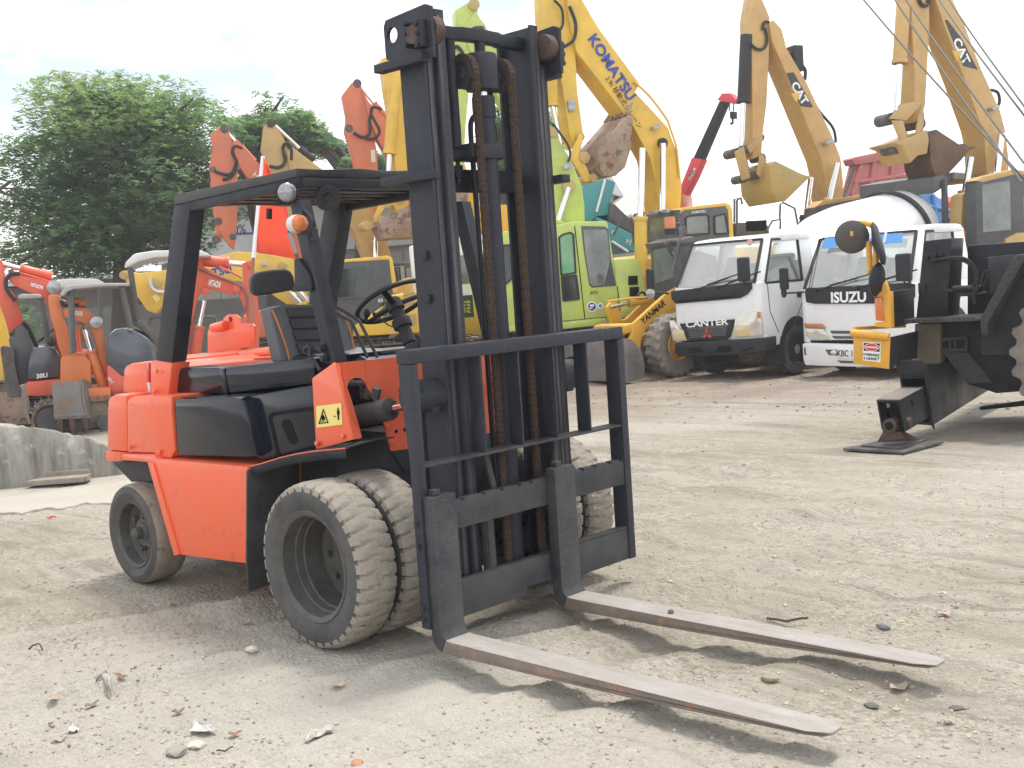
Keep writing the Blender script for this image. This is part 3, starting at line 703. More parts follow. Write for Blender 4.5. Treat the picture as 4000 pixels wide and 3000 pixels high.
# ---- mast
mast = MB()
ms = M['mast']
for s in (1, -1):
    rl = MB()
    # outer rail: channel section (web outside, flanges inward)
    rl.bx(-0.285, -0.12, min(s * 0.415, s * 0.395), max(s * 0.415, s * 0.395), 0.13, 2.72)
    rl.bx(-0.135, -0.12, min(s * 0.394, s * 0.352), max(s * 0.394, s * 0.352), 0.13, 2.72)
    rl.bx(-0.285, -0.27, min(s * 0.394, s * 0.352), max(s * 0.394, s * 0.352), 0.13, 2.72)
    orl = rl.build('outer_mast_rail', ms, fk, 0.003)
    rl = MB()
    rl.bx(-0.340, -0.100, min(s * 0.345, s * 0.327), max(s * 0.345, s * 0.327), 0.12, 2.905)
    rl.bx(-0.116, -0.100, min(s * 0.3265, s * 0.290), max(s * 0.3265, s * 0.290), 0.12, 2.905)
    rl.bx(-0.340, -0.324, min(s * 0.3265, s * 0.290), max(s * 0.3265, s * 0.290), 0.12, 2.905)
    irl = rl.build('inner_mast_rail', ms, fk, 0.003)
    MB().bx(-0.1195, -0.1175, min(s * 0.392, s * 0.368), max(s * 0.392, s * 0.368), 0.2, 2.70).build('wear_strip', M['rail'], orl)
    MB().bx(-0.0995, -0.0975, min(s * 0.338, s * 0.318), max(s * 0.338, s * 0.318), 0.2, 2.88).build('wear_strip', M['rail'], irl)
    # head plate with roller shaft and clamp block
    hp = [(-0.028, 2.668), (-0.345, 2.72), (-0.352, 2.73), (-0.352, 2.862), (-0.335, 2.889), (-0.062, 2.905), (-0.028, 2.89)]
    ys = s * 0.437
    hx, hz = -0.295, 2.815
    ring = [(hx + 0.036 * math.cos(R(a)), hz + 0.036 * math.sin(R(a))) for a in range(0, 360, 24)]
    plate = MB()
    top = [(-0.352, 2.815), (-0.352, 2.862), (-0.335, 2.889), (-0.062, 2.905), (-0.028, 2.89), (-0.028, 2.815)]
    bot = [(-0.028, 2.815), (-0.028, 2.668), (-0.345, 2.71), (-0.352, 2.73), (-0.352, 2.815)]
    up_ = [(hx + 0.036 * math.cos(R(a)), hz + 0.036 * math.sin(R(a))) for a in range(0, 181, 20)]
    dn_ = [(hx + 0.036 * math.cos(R(a)), hz + 0.036 * math.sin(R(a))) for a in range(180, 361, 20)]
    sh = 0.0
    plate.prism([(x + sh, ys - 0.018 * s, z) for x, z in top + up_], (0, 0.018 * s, 0))
    plate.prism([(x + sh, ys - 0.018 * s, z) for x, z in bot + dn_], (0, 0.018 * s, 0))
    plate = plate.build('head_plate', ms, orl)
    MB().cyl((-0.105, ys + 0.05 * s, 2.775), (-0.105, ys, 2.775), 0.042, n=24).build('roller_shaft', M['rust'], orl)
    MB().bx(-0.100, -0.055, min(ys + 0.048 * s, ys), max(ys + 0.048 * s, ys), 2.715, 2.835).build('shaft_clamp', BK, orl, 0.004)
    for x, z in ((-0.15, 2.83), (-0.15, 2.785), (-0.15, 2.735), (-0.07, 2.82), (-0.07, 2.775), (-0.07, 2.73)):
        MB().cyl((x, ys, z), (x, ys + 0.06 * s, z), 0.012, n=6).build('clamp_bolt', BK, orl)
    MB().cyl((-0.085, s * 0.41, 2.80), (-0.085, s * 0.352, 2.80), 0.062, n=28).build('mast_roller', M['rust'], orl, 0.006)
    # ledges
    MB().bx(-0.40, -0.07, min(s * 0.475, s * 0.416), max(s * 0.475, s * 0.416), 2.655, 2.695).build('stop_ledge', BK, orl, 0.004)
    MB().bx(-0.415, -0.06, min(s * 0.475, s * 0.416), max(s * 0.475, s * 0.416), 2.135, 2.175).build('guard_bracket', BK, orl, 0.004)
    for z in (1.60, 1.80):
        MB().bx(-0.215, -0.175, min(s * 0.437, s * 0.416), max(s * 0.437, s * 0.416), z - 0.02, z + 0.02).build('hose_lug', BK, orl, 0.004)
# cross members
mast = MB().bx(-0.30, -0.265, -0.392, 0.392, 2.10, 2.21).build('mast_crossbeam', BK, fk, 0.006)
MB().bx(-0.30, -0.286, -0.392, 0.392, 0.45, 0.60).build('mast_crossbeam', BK, fk, 0.006)
MB().bx(-0.262, -0.19, -0.324, 0.324, 0.125, 0.20).build('mast_crossbeam', BK, fk, 0.006)
MB().loft([[Vector((x, y, z)) for x, z in ((-0.23 + b_, 2.80), (-0.17 + b_, 2.80), (-0.17 + b_, 2.86), (-0.23 + b_, 2.86))] for y, b_ in ((-0.324, -0.0), (-0.16, 0.0), (-0.12, 0.02), (0.0, 0.03), (0.12, 0.02), (0.16, 0.0), (0.324, 0.0))]).build('mast_tie_beam', BK, fk, 0.008)
MB().cyl((-0.2, -0.17, 2.30), (-0.2, -0.17, 2.80), 0.026, n=14).build('tie_rod', BK, fk)
MB().cyl((-0.17, 0.0, 2.70), (-0.17, 0.0, 2.80), 0.026, n=14).build('tie_rod', BK, fk)
MB().cyl((-0.17, 0.0, 2.860), (-0.17, 0.0, 2.874), 0.03, n=6).build('tie_bolt', M['rail'], fk)
# lift cylinder with chain head
cyc = MB().cyl((-0.17, 0, 0.2), (-0.17, 0, 2.54), 0.050, n=32).build('lift_cylinder', M['mast'], fk)
MB().cyl((-0.17, 0, 2.44), (-0.17, 0, 2.545), 0.056, n=32).build('cylinder_gland', M['mast'], cyc, 0.006)
MB().cyl((-0.17, 0, 2.545), (-0.17, 0, 2.60), 0.024, n=20).build('ram', M['chrome'], cyc)
hd = MB().lathe([(0.001, 2.575), (0.076, 2.575), (0.079, 2.585), (0.079, 2.735), (0.074, 2.745), (0.001, 2.75)], (-0.17, 0, 0), (0, 0, 1), 36).build('chain_head', M['mast'], fk)
MB().prism([(-0.28, -0.16, 2.245), (-0.11, -0.16, 2.245), (-0.105, 0.05, 2.245), (-0.13, 0.075, 2.245), (-0.17, 0.085, 2.245), (-0.28, 0.15, 2.245)], (0, 0, 0.07)).build('cylinder_clamp', BK, fk, 0.01)
for y in (-0.122, 0.122):
    sh_ = MB().lathe([(0.001, -0.024), (0.025, -0.024), (0.028, -0.016), (0.052, -0.016), (0.056, -0.022), (0.074, -0.022), (0.072, 0.0), (0.074, 0.022), (0.001, 0.022)], (-0.17, y, 2.645), (0, 1, 0), 36).build('chain_sheave', M['dustblack'], fk)
# leaf chains: front strand to the carriage, over the sheave, rear strand to the anchor
for y in (-0.122, 0.122):
    path = [Vector((-0.09, y, z)) for z in np.arange(0.30, 2.645, 0.026)]
    path += [Vector((-0.17 + 0.08 * math.cos(t), y, 2.645 + 0.08 * math.sin(t))) for t in np.arange(0.1, 3.1, 0.32)]
    path += [Vector((-0.25, y, z)) for z in np.arange(2.645, 2.42, -0.026)]
    cb_ = MB()
    for i in range(len(path) - 1):
        a_, c_ = path[i], path[i + 1]; d_ = (c_ - a_).normalized(); mid = (a_ + c_) * 0.5
        tw = 0.0 if i % 2 else 1.0
        nrm = Vector((0, 1, 0)).cross(d_)
        for off in ((-0.0155, -0.0052, 0.0052, 0.0155) if i % 2 else (-0.0103, 0.0, 0.0103)):
            cb_.prism([mid + d_ * (u * 0.0195) + nrm * (v * 0.0125) + Vector((0, off - 0.0018, 0)) for u, v in ((-1, -0.5), (-0.5, -1), (0.5, -1), (1, -0.5), (1, 0.5), (0.5, 1), (-0.5, 1), (-1, 0.5))], (0, 0.0036, 0))
        for q_ in ((-1, 1) if i % 2 else ()): cb_.cyl(mid + Vector((0, -0.0195, 0)) + d_ * (0.012 * q_), mid + Vector((0, 0.0195, 0)) + d_ * (0.012 * q_), 0.006, n=6)
    ch = cb_.build('lift_chain', M['chain'], fk, smooth=0)
    MB().bx(-0.27, -0.23, y - 0.02, y + 0.02, 2.36, 2.43).build('anchor_clevis', BK, ch, 0.004)
    MB().cyl((-0.25, y, 2.14), (-0.25, y, 2.36), 0.011, n=10).build('anchor_bolt', BK, ch)
    MB().cyl((-0.25, y, 2.17), (-0.25, y, 2.225), 0.024, n=6).build('anchor_nut', BK, ch)
MB().tube(smoothpath([(-0.20, -0.062, 0.5), (-0.20, -0.065, 2.0), (-0.20, -0.07, 2.36), (-0.2, -0.055, 2.44), (-0.19, -0.03, 2.46)], 8), 0.013, 8).build('hydraulic_pipe', M['plastic'], fk)
# ---- carriage, backrest, forks
car = MB()
db = M['dustblack']
def notched(z0, z1, notches):
    pts = [(-0.735, z0), (0.728, z0), (0.728, z1)]
    for c in sorted(notches, reverse=True): pts += [(c + 0.012, z1), (c + 0.012, z1 - 0.012), (c - 0.012, z1 - 0.012), (c - 0.012, z1)]
    pts += [(-0.735, z1)]
    return pts
carriage = MB().prism([(0.0, y, z) for y, z in notched(0.556, 0.690, [-0.48, -0.34, -0.22, -0.10, -0.02, 0.36, 0.46, 0.58, 0.67])], (-0.045, 0, 0)).build('carriage_top_bar', db, fk, 0.004)
lb = [(-0.735, 0.149), (-0.10, 0.149), (-0.10, 0.185), (0.08, 0.185), (0.08, 0.155), (0.728, 0.155), (0.728, 0.318), (-0.735, 0.318)]
lbar = MB()
lbar.prism([(0.0, y, z) for y, z in lb], (-0.05, 0, 0))
lbar.build('carriage_bottom_bar', db, fk, 0.006)
MB().prism([(-0.001, 0.235, 0.3185), (-0.001, 0.728, 0.3185), (-0.049, 0.728, 0.3185), (-0.049, 0.33, 0.3185)], (0, 0, 0.012)).build('bar_cap', db, fk, 0.003)
for s in (1, -1):
    MB().bx(-0.098, -0.0455, min(s * 0.245, s * 0.285), max(s * 0.245, s * 0.285), 0.20, 0.66).build('carriage_upright', db, fk, 0.004)
    MB().prism([(-0.047, s * 0.23, 0.66), (-0.047, s * 0.20, 0.66), (-0.075, s * 0.255, 1.0), (-0.075, s * 0.285, 1.0)], (-0.02, 0, 0)).build('brace', db, fk, 0.003)
    for z in (0.25, 0.62): MB().cyl((-0.18, s * 0.286, z), (-0.18, s * 0.324, z), 0.055, n=20).build('carriage_roller', M['rail'], fk, 0.004)
# load backrest
def bkp(y0, y1, x0, x1, z0, z1, nm='backrest_bar'): return MB().bx(x0, x1, y0, y1, z0, z1).build(nm, M['mast'], brest, 0.006)
brest = MB().bx(-0.085, 0.010, -0.739, 0.739, 1.322, 1.385).build('load_backrest', M['mast'], fk, 0.010)
brest_l = MB().prism([(0.010, -0.739, 0.145), (0.010, -0.739, 1.3215), (-0.075, -0.739, 1.3215), (-0.075, -0.739, 1.25), (-0.045, -0.739, 0.9), (-0.045, -0.739, 0.145)], (0, 0.045, 0)).build('backrest_post', M['mast'], brest, 0.006)
MB().prism([(0.010, 0.739, 0.155), (0.010, 0.739, 1.3215), (-0.085, 0.739, 1.3215), (-0.085, 0.739, 0.155)], (0, -0.05, 0)).build('backrest_post', M['mast'], brest, 0.006)
MB().bx(-0.085, 0.004, -0.693, 0.688, 0.862, 0.874).build('backrest_shelf', db, brest, 0.002)
for y in (-0.30, -0.05, 0.20, 0.45):
    MB().bx(-0.085, 0.0, y - 0.01, y + 0.002, 0.8745, 1.3215).build('backrest_bar', M['mast'], brest, 0.002)
for z in (0.62, 0.52, 0.24, 0.19):
    MB().cyl((-0.02, -0.739, z), (-0.02, -0.753, z), 0.012, n=6).build('bolt', BK, brest_l)
def fork(y0, w, lab):
    x1 = 0.062
    prof = [(0.002, 0.738), (x1, 0.738), (x1, 0.150), (0.070, 0.124), (0.088, 0.110), (0.115, 0.105), (0.6, 0.101), (1.925, 0.093), (1.925, 0.082), (1.2, 0.058), (0.7, 0.050), (0.10, 0.046), (0.06, 0.050), (0.03, 0.065), (0.012, 0.085), (0.002, 0.12)]
    def piece(prof, nm, mt, par):
        L_, R_ = [], []
        for x, z in prof:
            ins = 0.006 * max(0.0, (x - 1.3) / 0.6) + 0.036 * max(0.0, (x - 1.845) / 0.08) ** 2.2
            L_.append(Vector((x, y0 + ins, z))); R_.append(Vector((x, y0 + w - ins * 0.9, z)))
        return MB().loft([L_, R_]).build(nm, mt, par, 0.004)
    ob = piece([(0.09, 0.1095), (0.115, 0.105), (0.6, 0.101), (1.2, 0.098), (1.6, 0.0955), (1.845, 0.094), (1.875, 0.0937), (1.90, 0.0934), (1.915, 0.0932), (1.925, 0.093), (1.925, 0.082), (1.915, 0.081), (1.90, 0.0805), (1.875, 0.0795), (1.845, 0.0785), (1.6, 0.070), (1.2, 0.058), (0.7, 0.050), (0.10, 0.046), (0.062, 0.050)], 'fork', [M['fork'], M['forkside']], fk)
    for p_ in ob.data.polygons: p_.material_index = 1 if abs(p_.normal.y) > 0.8 else 0
    if lab: ob['label'] = lab
    piece([(0.002, 0.738), (x1, 0.738), (x1, 0.150), (0.070, 0.126), (0.0885, 0.110), (0.0605, 0.0505), (0.03, 0.065), (0.012, 0.085), (0.002, 0.12)], 'fork_shank', db, ob)
    MB().box((0.028, y0 + w * 0.35, 0.752), (0.04, 0.04, 0.028)).build('fork_pin', db, ob, 0.004)
    return ob
fork(-0.724, 0.147, 'fork with clean grey blade ending nearest the bottom edge')
fork(0.081, 0.147, 'fork with rust streaked side and dusty tan tip')
# ---- wheels
def tyre_mesh(Ro, w, Ri, lugs, depth, solid=False):
    prof = [(Ri, -w * 0.40), (Ri + 0.02, -w * 0.46), ((Ro + Ri) / 2, -w * 0.52), (Ro * 0.90, -w * 0.50), (Ro * 0.955, -w * 0.46), (Ro * 0.988, -w * 0.36), (Ro, -w * 0.18), (Ro, 0.0), (Ro, w * 0.18), (Ro * 0.988, w * 0.36), (Ro * 0.955, w * 0.46), (Ro * 0.90, w * 0.50), ((Ro + Ri) / 2, w * 0.52), (Ri + 0.02, w * 0.46), (Ri, w * 0.40)]
    def fn(i, j, r):
        if solid: return r - (0.004 * random.random() if 4 <= j <= 10 else 0)
        k = (i + (0 if j < 7 else 3)) % 6
        if j in (4, 5, 9, 10) and k == 0: return r - depth
        if j in (3, 11) and k == 0: return r - depth * 0.5
        if j in (6, 8) and (i + (0 if j < 7 else 3) + 5) % 6 == 0: return r - depth * 0.7
        if j == 7 and i % 12 == 0: return r - depth * 0.25
        return r + (random.random() - 0.5) * 0.0025
    return prof, fn
def wheel(x, y, z, Ro, w, Ri, side, lugs, deep, nm='wheel', solid=False, hubr=0.05):
    ax = Vector((0, side, 0))                    # axis pointing outwards
    prof, fn = tyre_mesh(Ro, w, Ri, lugs, 0.016, solid)
    b = MB().lathe(prof, (x, y, z), ax, lugs * 6, fn)
    wh = b.build('wheel', [M['tyre'], M['wall']], fk, smooth=28)
    for p_ in wh.data.polygons:
        c = p_.center; r = math.hypot(c.x - x, c.z - z)
        p_.material_index = 1 if r < Ro * (0.915 if not solid else 0.95) else 0
    rp__ = [(Ri * 1.06, w * 0.44), (Ri * 1.04, w * 0.47), (Ri * 0.99, w * 0.45), (Ri * 0.94, w * 0.40), (Ri * 0.93, w * 0.1), (Ri * 0.90, w * 0.08)]
    if deep > 0: rp__ += [(Ri * 0.895, w * 0.40 - deep * 0.5), (Ri * 0.86, w * 0.395 - deep * 0.52), (Ri * 0.85, w * 0.40 - deep), (Ri * 0.5, w * 0.38 - deep), (Ri * 0.48, w * 0.43 - deep), (0.001, w * 0.43 - deep)]
    else: rp__ += [(Ri * 0.80, -0.02), (Ri * 0.45, 0.0), (Ri * 0.43, 0.03), (0.001, 0.03)]
    rim = MB().lathe(rp__, (x, y, z), ax, 48).build('rim', M['rim'], wh)
    if deep > 0:
        for k in range(8):
            t = 2 * math.pi * k / 8; q = Vector((x + 0.15 * math.cos(t), y, z + 0.15 * math.sin(t))) + ax * (w * 0.39 - deep)
            MB().cyl(q, q + ax * 0.025, 0.014, n=6).build('wheel_nut', M['rim'], rim)
        q = Vector((x + Ri * 0.80, y, z - Ri * 0.22)); MB().tube([q + ax * (w * 0.3 - deep * 0.7), q + ax * (w * 0.3 - deep * 0.3)], 0.007, 6).build('valve', M['rail'], wh)
    else:
        MB().lathe([(hubr * 1.25, 0.0), (hubr * 1.2, 0.035), (hubr * 0.75, 0.045), (hubr * 0.7, 0.085), (hubr * 0.45, 0.10), (0.001, 0.102)], (x, y, z), ax, 24).build('hub_cap', M['rim'], wh)
        for k in range(6):
            t = 2 * math.pi * k / 6 + 0.3; q = Vector((x + 0.105 * math.cos(t), y, z + 0.105 * math.sin(t)))
            MB().cyl(q, q + ax * 0.045, 0.014, n=6).build('wheel_nut', M['rim'], rim)
    return wh
random.seed(3)
for s in (-1, 1):
    wheel(-0.632, s * 0.79, 0.386, 0.398, 0.225, 0.255, s, 36, 0.22)
    wheel(-0.632, s * 0.525, 0.386, 0.398, 0.225, 0.255, s, 36, 0.10)
    wheel(-2.678, s * 0.62, 0.300, 0.306, 0.215, 0.196, s, 22, 0.0, solid=True)
# raised tyre size figures on the outer tyre
w0 = Vector((-0.632, -0.905, 0.386))
# ================================================================ parked machines: helpers
ZK = zm(2300, 650, 900 / 1757.0); Z5 = zm(2400, 0, 0.7233); Z0 = zm(1200, 0, 0.6027); ZL = zm(1900, 800, 600 / 1810.0)
ZQ = zm(0, 950, 620 / 1286.0); ZG = zm(0, 250, 1300 / 2212.0); ZC = zm(3000, 800, 1000 / 1659.0); ZM = zm(1350, 650, 0.452); P_ = zm(0, 0, 1.0)
Z6 = zm(2400, 800, 1600 / 2212.0)
def pmat(name, col, rough=0.38, dirt=None, amt=0.28, **k):
    c = Vector(col); d = dirt or tuple(c * 0.55 + Vector((0.16, 0.14, 0.11)) * 0.5)
    return mat(name, col, rough, var=0.06, scale=1.6, dirt=(d, amt, 2.2), coat=0.2, bump=0.03, bscale=5, **k)
Yk = pmat('yellow_machine_paint', (0.78, 0.49, 0.05)); Yc = pmat('tan_yellow_machine_paint', (0.60, 0.37, 0.12)); Yt = pmat('dull_tan_machine_paint', (0.52, 0.34, 0.12))
Yb = pmat('mustard_bucket_paint', (0.48, 0.36, 0.115)); Yl = pmat('loader_yellow_paint', (0.78, 0.42, 0.03)); Lm = pmat('lime_machine_paint', (0.50, 0.62, 0.13), 0.4)
Ro = pmat('red_orange_machine_paint', (0.72, 0.10, 0.045)); Oo = pmat('orange_machine_paint', (0.66, 0.17, 0.035)); Of = pmat('faded_orange_machine_paint', (0.66, 0.17, 0.075), 0.55)
Dg = mat('dark_grey_machine_paint', (0.055, 0.058, 0.066), 0.4, var=0.1, dirt=((0.12, 0.115, 0.11), 0.3, 3), coat=0.2)
Bg = mat('blue_grey_hood_paint', (0.06, 0.072, 0.09), 0.25, var=0.1, scale=2, coat=0.6)
Gc = mat('grey_canopy_plastic', (0.36, 0.36, 0.37), 0.5, var=0.06); Gw = mat('pale_canopy_plastic', (0.62, 0.62, 0.60), 0.5, var=0.05)
Gb = mat('grey_bucket_steel', (0.20, 0.21, 0.225), 0.5, metal=0.2, var=0.15, dirt=((0.22, 0.15, 0.09), 0.35, 5), bump=0.1)
Rb = mat('rusty_bucket_steel', (0.26, 0.15, 0.10), 0.75, var=0.25, scale=5, dirt=((0.36, 0.29, 0.23), 0.5, 3), spots=((0.12, 0.06, 0.045), 0.25, 7), bump=0.3)
Db = mat('dark_worn_bucket_steel', (0.085, 0.06, 0.055), 0.5, metal=0.3, var=0.25, dirt=((0.25, 0.15, 0.06), 0.3, 2.5), bump=0.1)
St = mat('grey_steel', (0.16, 0.165, 0.175), 0.5, metal=0.4, var=0.2, dirt=((0.10, 0.085, 0.07), 0.5, 8), bump=0.1)
Tk = mat('muddy_track_steel', (0.07, 0.062, 0.055), 0.8, var=0.3, scale=9, dirt=((0.26, 0.21, 0.16), 0.5, 5), bump=0.4)
Gk = mat('window_glass_dark', (0.022, 0.030, 0.030), 0.06, var=0.6, scale=2.5, coat=0.1, spec=0.5)
Gl = mat('window_glass_pale', (0.13, 0.155, 0.14), 0.07, var=0.6, scale=2.2, coat=0.3, spec=0.6)
Gg = mat('window_glass_green', (0.13, 0.34, 0.15), 0.07, var=0.3, scale=2.5, coat=0.6)
GL = glass('clear_window_glass', (0.80, 0.88, 0.85), 0.80, 0.22)
Te = pmat('teal_body_paint', (0.03, 0.33, 0.37)); Bl = pmat('blue_body_paint', (0.05, 0.26, 0.62)); Rd = pmat('faded_red_body_paint', (0.50, 0.13, 0.12), 0.6)
class Mach:
    def __init__(s, name, label, cat, pt, t, head, group=None, z0=0.0, y0=0.0):
        p = CAM_POS + ray(*pt) * t
        s.f = Frame((p.x, p.y, z0), R(head))
        s.t = thing(name, label, cat, s.f.o, s.f.a, group)
    def side(s, zf, pts, y, th, name, mt, bev=0.02, par=None, sm=False):   # outline in the vertical plane y, real thickness th inwards
        P = [s.f.y(zf(*p), y) for p in pts]
        if sm: P = smoothpath(P + P[:1], 4)[:-1]
        return MB().prism(P, (0, -th if y > 0 or th < 0 else th, 0)).build(name, mt, par or s.t, bev)
    def sidec(s, zf, pts, w, name, mt, bev=0.02, vis=1, par=None):          # centred member of width w
        P = [s.f.y(zf(*p), vis * w / 2) for p in pts]
        return MB().prism(P, (0, -vis * w, 0)).build(name, mt, par or s.t, bev)
    def front(s, zf, pts, x, th, name, mt, bev=0.01, par=None):
        return MB().prism([s.f.x(zf(*p), x) for p in pts], (-th, 0, 0)).build(name, mt, par or s.t, bev)
    def tube(s, zf, pts, y, r, name, mt, par=None, n=10, smooth=False):
        P = [s.f.y(zf(*p), y) for p in pts]
        return MB().tube(smoothpath(P) if smooth else P, r, n).build(name, mt, par or s.t)
    def ram(s, zf, a, b, c, y, r, mt, par=None):                             # barrel a-b, rod b-c
        A, B, C_ = (s.f.y(zf(*p), y) for p in (a, b, c))
        o = MB().cyl(A, B, r, n=16).cyl(B - (B - A).normalized() * r * 0.6, B, r * 1.15, n=16).build('hydraulic_cylinder', mt, par or s.t, 0.004)
        MB().cyl(B, C_, r * 0.52, n=12).build('piston_rod', M['chrome'], o)
        return o
    def pin(s, zf, p, y0, y1, r, mt, par=None, name='pivot_pin'):
        q = s.f.y(zf(*p), y0); q2 = Vector((q.x, y1, q.z))
        return MB().cyl(q, q2, r, n=14).build(name, mt, par or s.t, 0.004)
    def text(s, txt, zf, a, b, y, size, mt, par, **k):                      # lettering reading from survey point a to b on plane y
        A, B = s.f.y(zf(*a), y), s.f.y(zf(*b), y); d = (B - A).normalized()
        n_ = Vector((0, 1 if y > 0 else -1, 0)); up = n_.cross(d)
        k.pop('wscale', None); return lettering(txt, (A + B) / 2, d, up, size, mt, par, ext=0.004, width=(B - A).length, **k)
    def textx(s, txt, zf, a, b, x, size, mt, par, **k):
        A, B = s.f.x(zf(*a), x), s.f.x(zf(*b), x); d = (B - A).normalized(); up = Vector((1, 0, 0)).cross(d)
        k.pop('wscale', None); return lettering(txt, (A + B) / 2, d, up, size, mt, par, ext=0.004, width=(B - A).length, **k)
def tracks(m, x0, x1, gauge, w, h, z=0.0):
    for s_ in (1, -1):
        r = h / 2; y0 = s_ * gauge / 2; y1 = y0 - s_ * w
        loop = [Vector((x1 - r + r * math.sin(t), y0, z + r - r * math.cos(t))) for t in [math.pi * k / 8 for k in range(9)]] + [Vector((x0 + r - r * math.sin(t), y0, z + r + r * math.cos(t))) for t in [math.pi * k / 8 for k in range(9)]]
        o = MB().prism([Vector((p.x, p.y - s_ * w * 0.2, z + r + (p.z - z - r) * 0.8)) for p in loop], (0, -s_ * w * 0.6, 0)).build('track_frame', Tk, m.t, 0.01)
        pads = MB(); L_ = [0]
        for a, b in zip(loop, loop[1:] + loop[:1]):
            n_ = max(1, round((b - a).length / (h * 0.24)))
            for k in range(n_):
                c = a.lerp(b, (k + 0.5) / n_); d = (b - a).normalized(); nn = Vector((d.z, 0, -d.x)); L__ = (b - a).length / n_ * 0.92
                pads.prism([c + d * (u * L__ / 2) + nn * v for u, v in ((-1, -0.03), (1, -0.03), (1, 0.0), (-0.5, 0.0), (-0.6, 0.03), (-1, 0.03))], (0, -s_ * w, 0))
        t_ = pads.build('crawler_track', Tk, m.t)
        for k in range(5):
            x = x0 + r + (x1 - x0 - h) * k / 4.0
            MB().cyl((x, y0 + s_ * 0.005, z + r * (0.55 if 0 < k < 4 else 1.0)), (x, y0 - s_ * w, z + r * (0.55 if 0 < k < 4 else 1.0)), r * (0.42 if 0 < k < 4 else 0.72), n=16).build('track_roller', Dg, t_)
def house(m, x0, x1, w, z0, z1, mt, mt2=None):
    h = MB().prism([(x0, w / 2, z0), (x1, w / 2, z0), (x1, w / 2, z1 - 0.1), (x1 - 0.3, w / 2, z1), (x0 + 0.25, w / 2, z1), (x0, w / 2, z1 - 0.25)], (0, -w, 0)).build('house', mt, m.t, 0.05)
    MB().cyl(((x0 + x1) / 2 + 0.2, 0, z0 - 0.3), ((x0 + x1) / 2 + 0.2, 0, z0 + 0.01), w * 0.28, n=24).build('slew_ring', Dg, m.t)
    return h
def lever_links(m, zf, pts, y, mt, nm='bucket_link'):
    for s_ in (1, -1): m.side(zf, pts, y * s_ + (0.03 if s_ > 0 else 0.0), 0.03, nm, mt, 0.006)
def teeth(m, P0, P1, n, d, wd, mt, par):         # n teeth spread from P0 to P1 (local), pointing along d
    P0, P1, d = Vector(P0), Vector(P1), Vector(d); a = (P1 - P0).normalized(); u = a.cross(d.normalized())
    for k in range(n):
        c = P0.lerp(P1, (k + 0.5) / n)
        MB().loft([[c + a * (i * wd / 2) + u * (j * wd * 0.35) for i, j in ((-1, -1), (1, -1), (1, 1), (-1, 1))], [c + d + a * (i * wd / 3) + u * (j * wd * 0.1) for i, j in ((-1, -1), (1, -1), (1, 1), (-1, 1))]]).build('bucket_tooth', mt, par)
def bucket(m, zf, side_pts, w, mt, mt_side=None, y=None, bev=0.02):
    y = w / 2 if y is None else y
    P = [m.f.y(zf(*p), y) for p in side_pts]
    b = MB().prism(P, (0, -w, 0)).build('bucket', mt, m.t, bev)
    c = sum(P, Vector()) / len(P)
    MB().prism([Vector((p.x + (p.x - c.x) * -0.10, y + 0.004, p.z + (p.z - c.z) * -0.10)) for p in P], (0, -0.02, 0)).build('side_plate', mt_side or mt, b, 0.004)
    return b, P
def gloss_windows(m, zf, pts, y, mt, par, fr=None):
    P = [m.f.y(zf(*p), y) for p in pts]
    s_ = 1 if y > 0 else -1
    o = MB().prism([p + Vector((0, 0.006 * s_, 0)) for p in P], (0, -0.02 * s_, 0)).build('window', mt, par)
    if fr:
        c = sum(P, Vector()) / len(P)
        bm_ = MB()
        for a, b in zip(P, P[1:] + P[:1]): bm_.bar(a + Vector((0, 0.008 * s_, 0)), b + Vector((0, 0.008 * s_, 0)), 0.03, 0.03, (0, 1, 0))
        bm_.build('window_frame', fr, o)
    return o

# ================================================================ far machines
# ---- yellow excavator with big blue letters (right of the mast)
GRP = 'excavators parked in the back row'
k1 = Mach('excavator', 'bright yellow excavator with big blue lettering on boom and rusty raised bucket', 'excavator', ZK(760, 700), 23.0, 246, GRP)
tracks(k1, -2.2, 2.0, 2.4, 0.55, 0.85); house(k1, -2.4, 1.3, 2.6, 0.95, 2.1, Yk)
bm1 = k1.sidec(P_, [Z0(1680, -80), Z0(1765, -30), Z0(1895, 190), Z0(2157, 545), Z5(112, 497), Z5(290, 690), Z5(340, 830), Z5(365, 1000), Z5(352, 1200), Z5(242, 1200), Z5(224, 980), Z5(192, 850), Z5(95, 670), Z5(0, 545), Z0(1745, 330), Z0(1690, 80)], 0.55, 'boom', Yk, 0.015)
sk1 = k1.sidec(Z0, [(1520, -60), (1690, -60), (1738, 330), (1752, 600), (1792, 880), (1735, 960), (1700, 860), (1655, 560), (1610, 330), (1530, 120)], 0.40, 'stick', Yk, 0.015)
k1.text('KOMATSU', Z0, (1840, 235), (2105, 640), 0.29, None, M['blueink'], bm1, bold=0.03)
k1.text('2.9t 移動式クレーン', Z5, (-42, 418), (140, 690), 0.29, None, M['ink'], bm1)
bk1, P = bucket(k1, Z0, [(1890, 990), (1900, 950), (2080, 745), (2112, 760), (2100, 960), (2062, 1085), (2000, 1140), (1930, 1140), (1885, 1075)], 1.05, Rb, Rb)
teeth(k1, P[2], P[2] + Vector((0, -1.05, 0)), 5, (P[2] - P[1]).normalized() * 0.22 + Vector((0, 0, 0.10)), 0.10, Rb, bk1)
lever_links(k1, Z0, [(1700, 1010), (1770, 860), (1790, 880), (1760, 1000), (1800, 1060), (1850, 1170), (1800, 1180), (1740, 1080)], 0.30, Yk)
k1.pin(Z0, (1800, 1020), 0.36, -0.36, 0.11, Yt); k1.pin(Z0, (1775, 885), 0.30, -0.30, 0.08, Yt); k1.pin(Z0, (1858, 1152), 0.36, -0.36, 0.08, Yt)
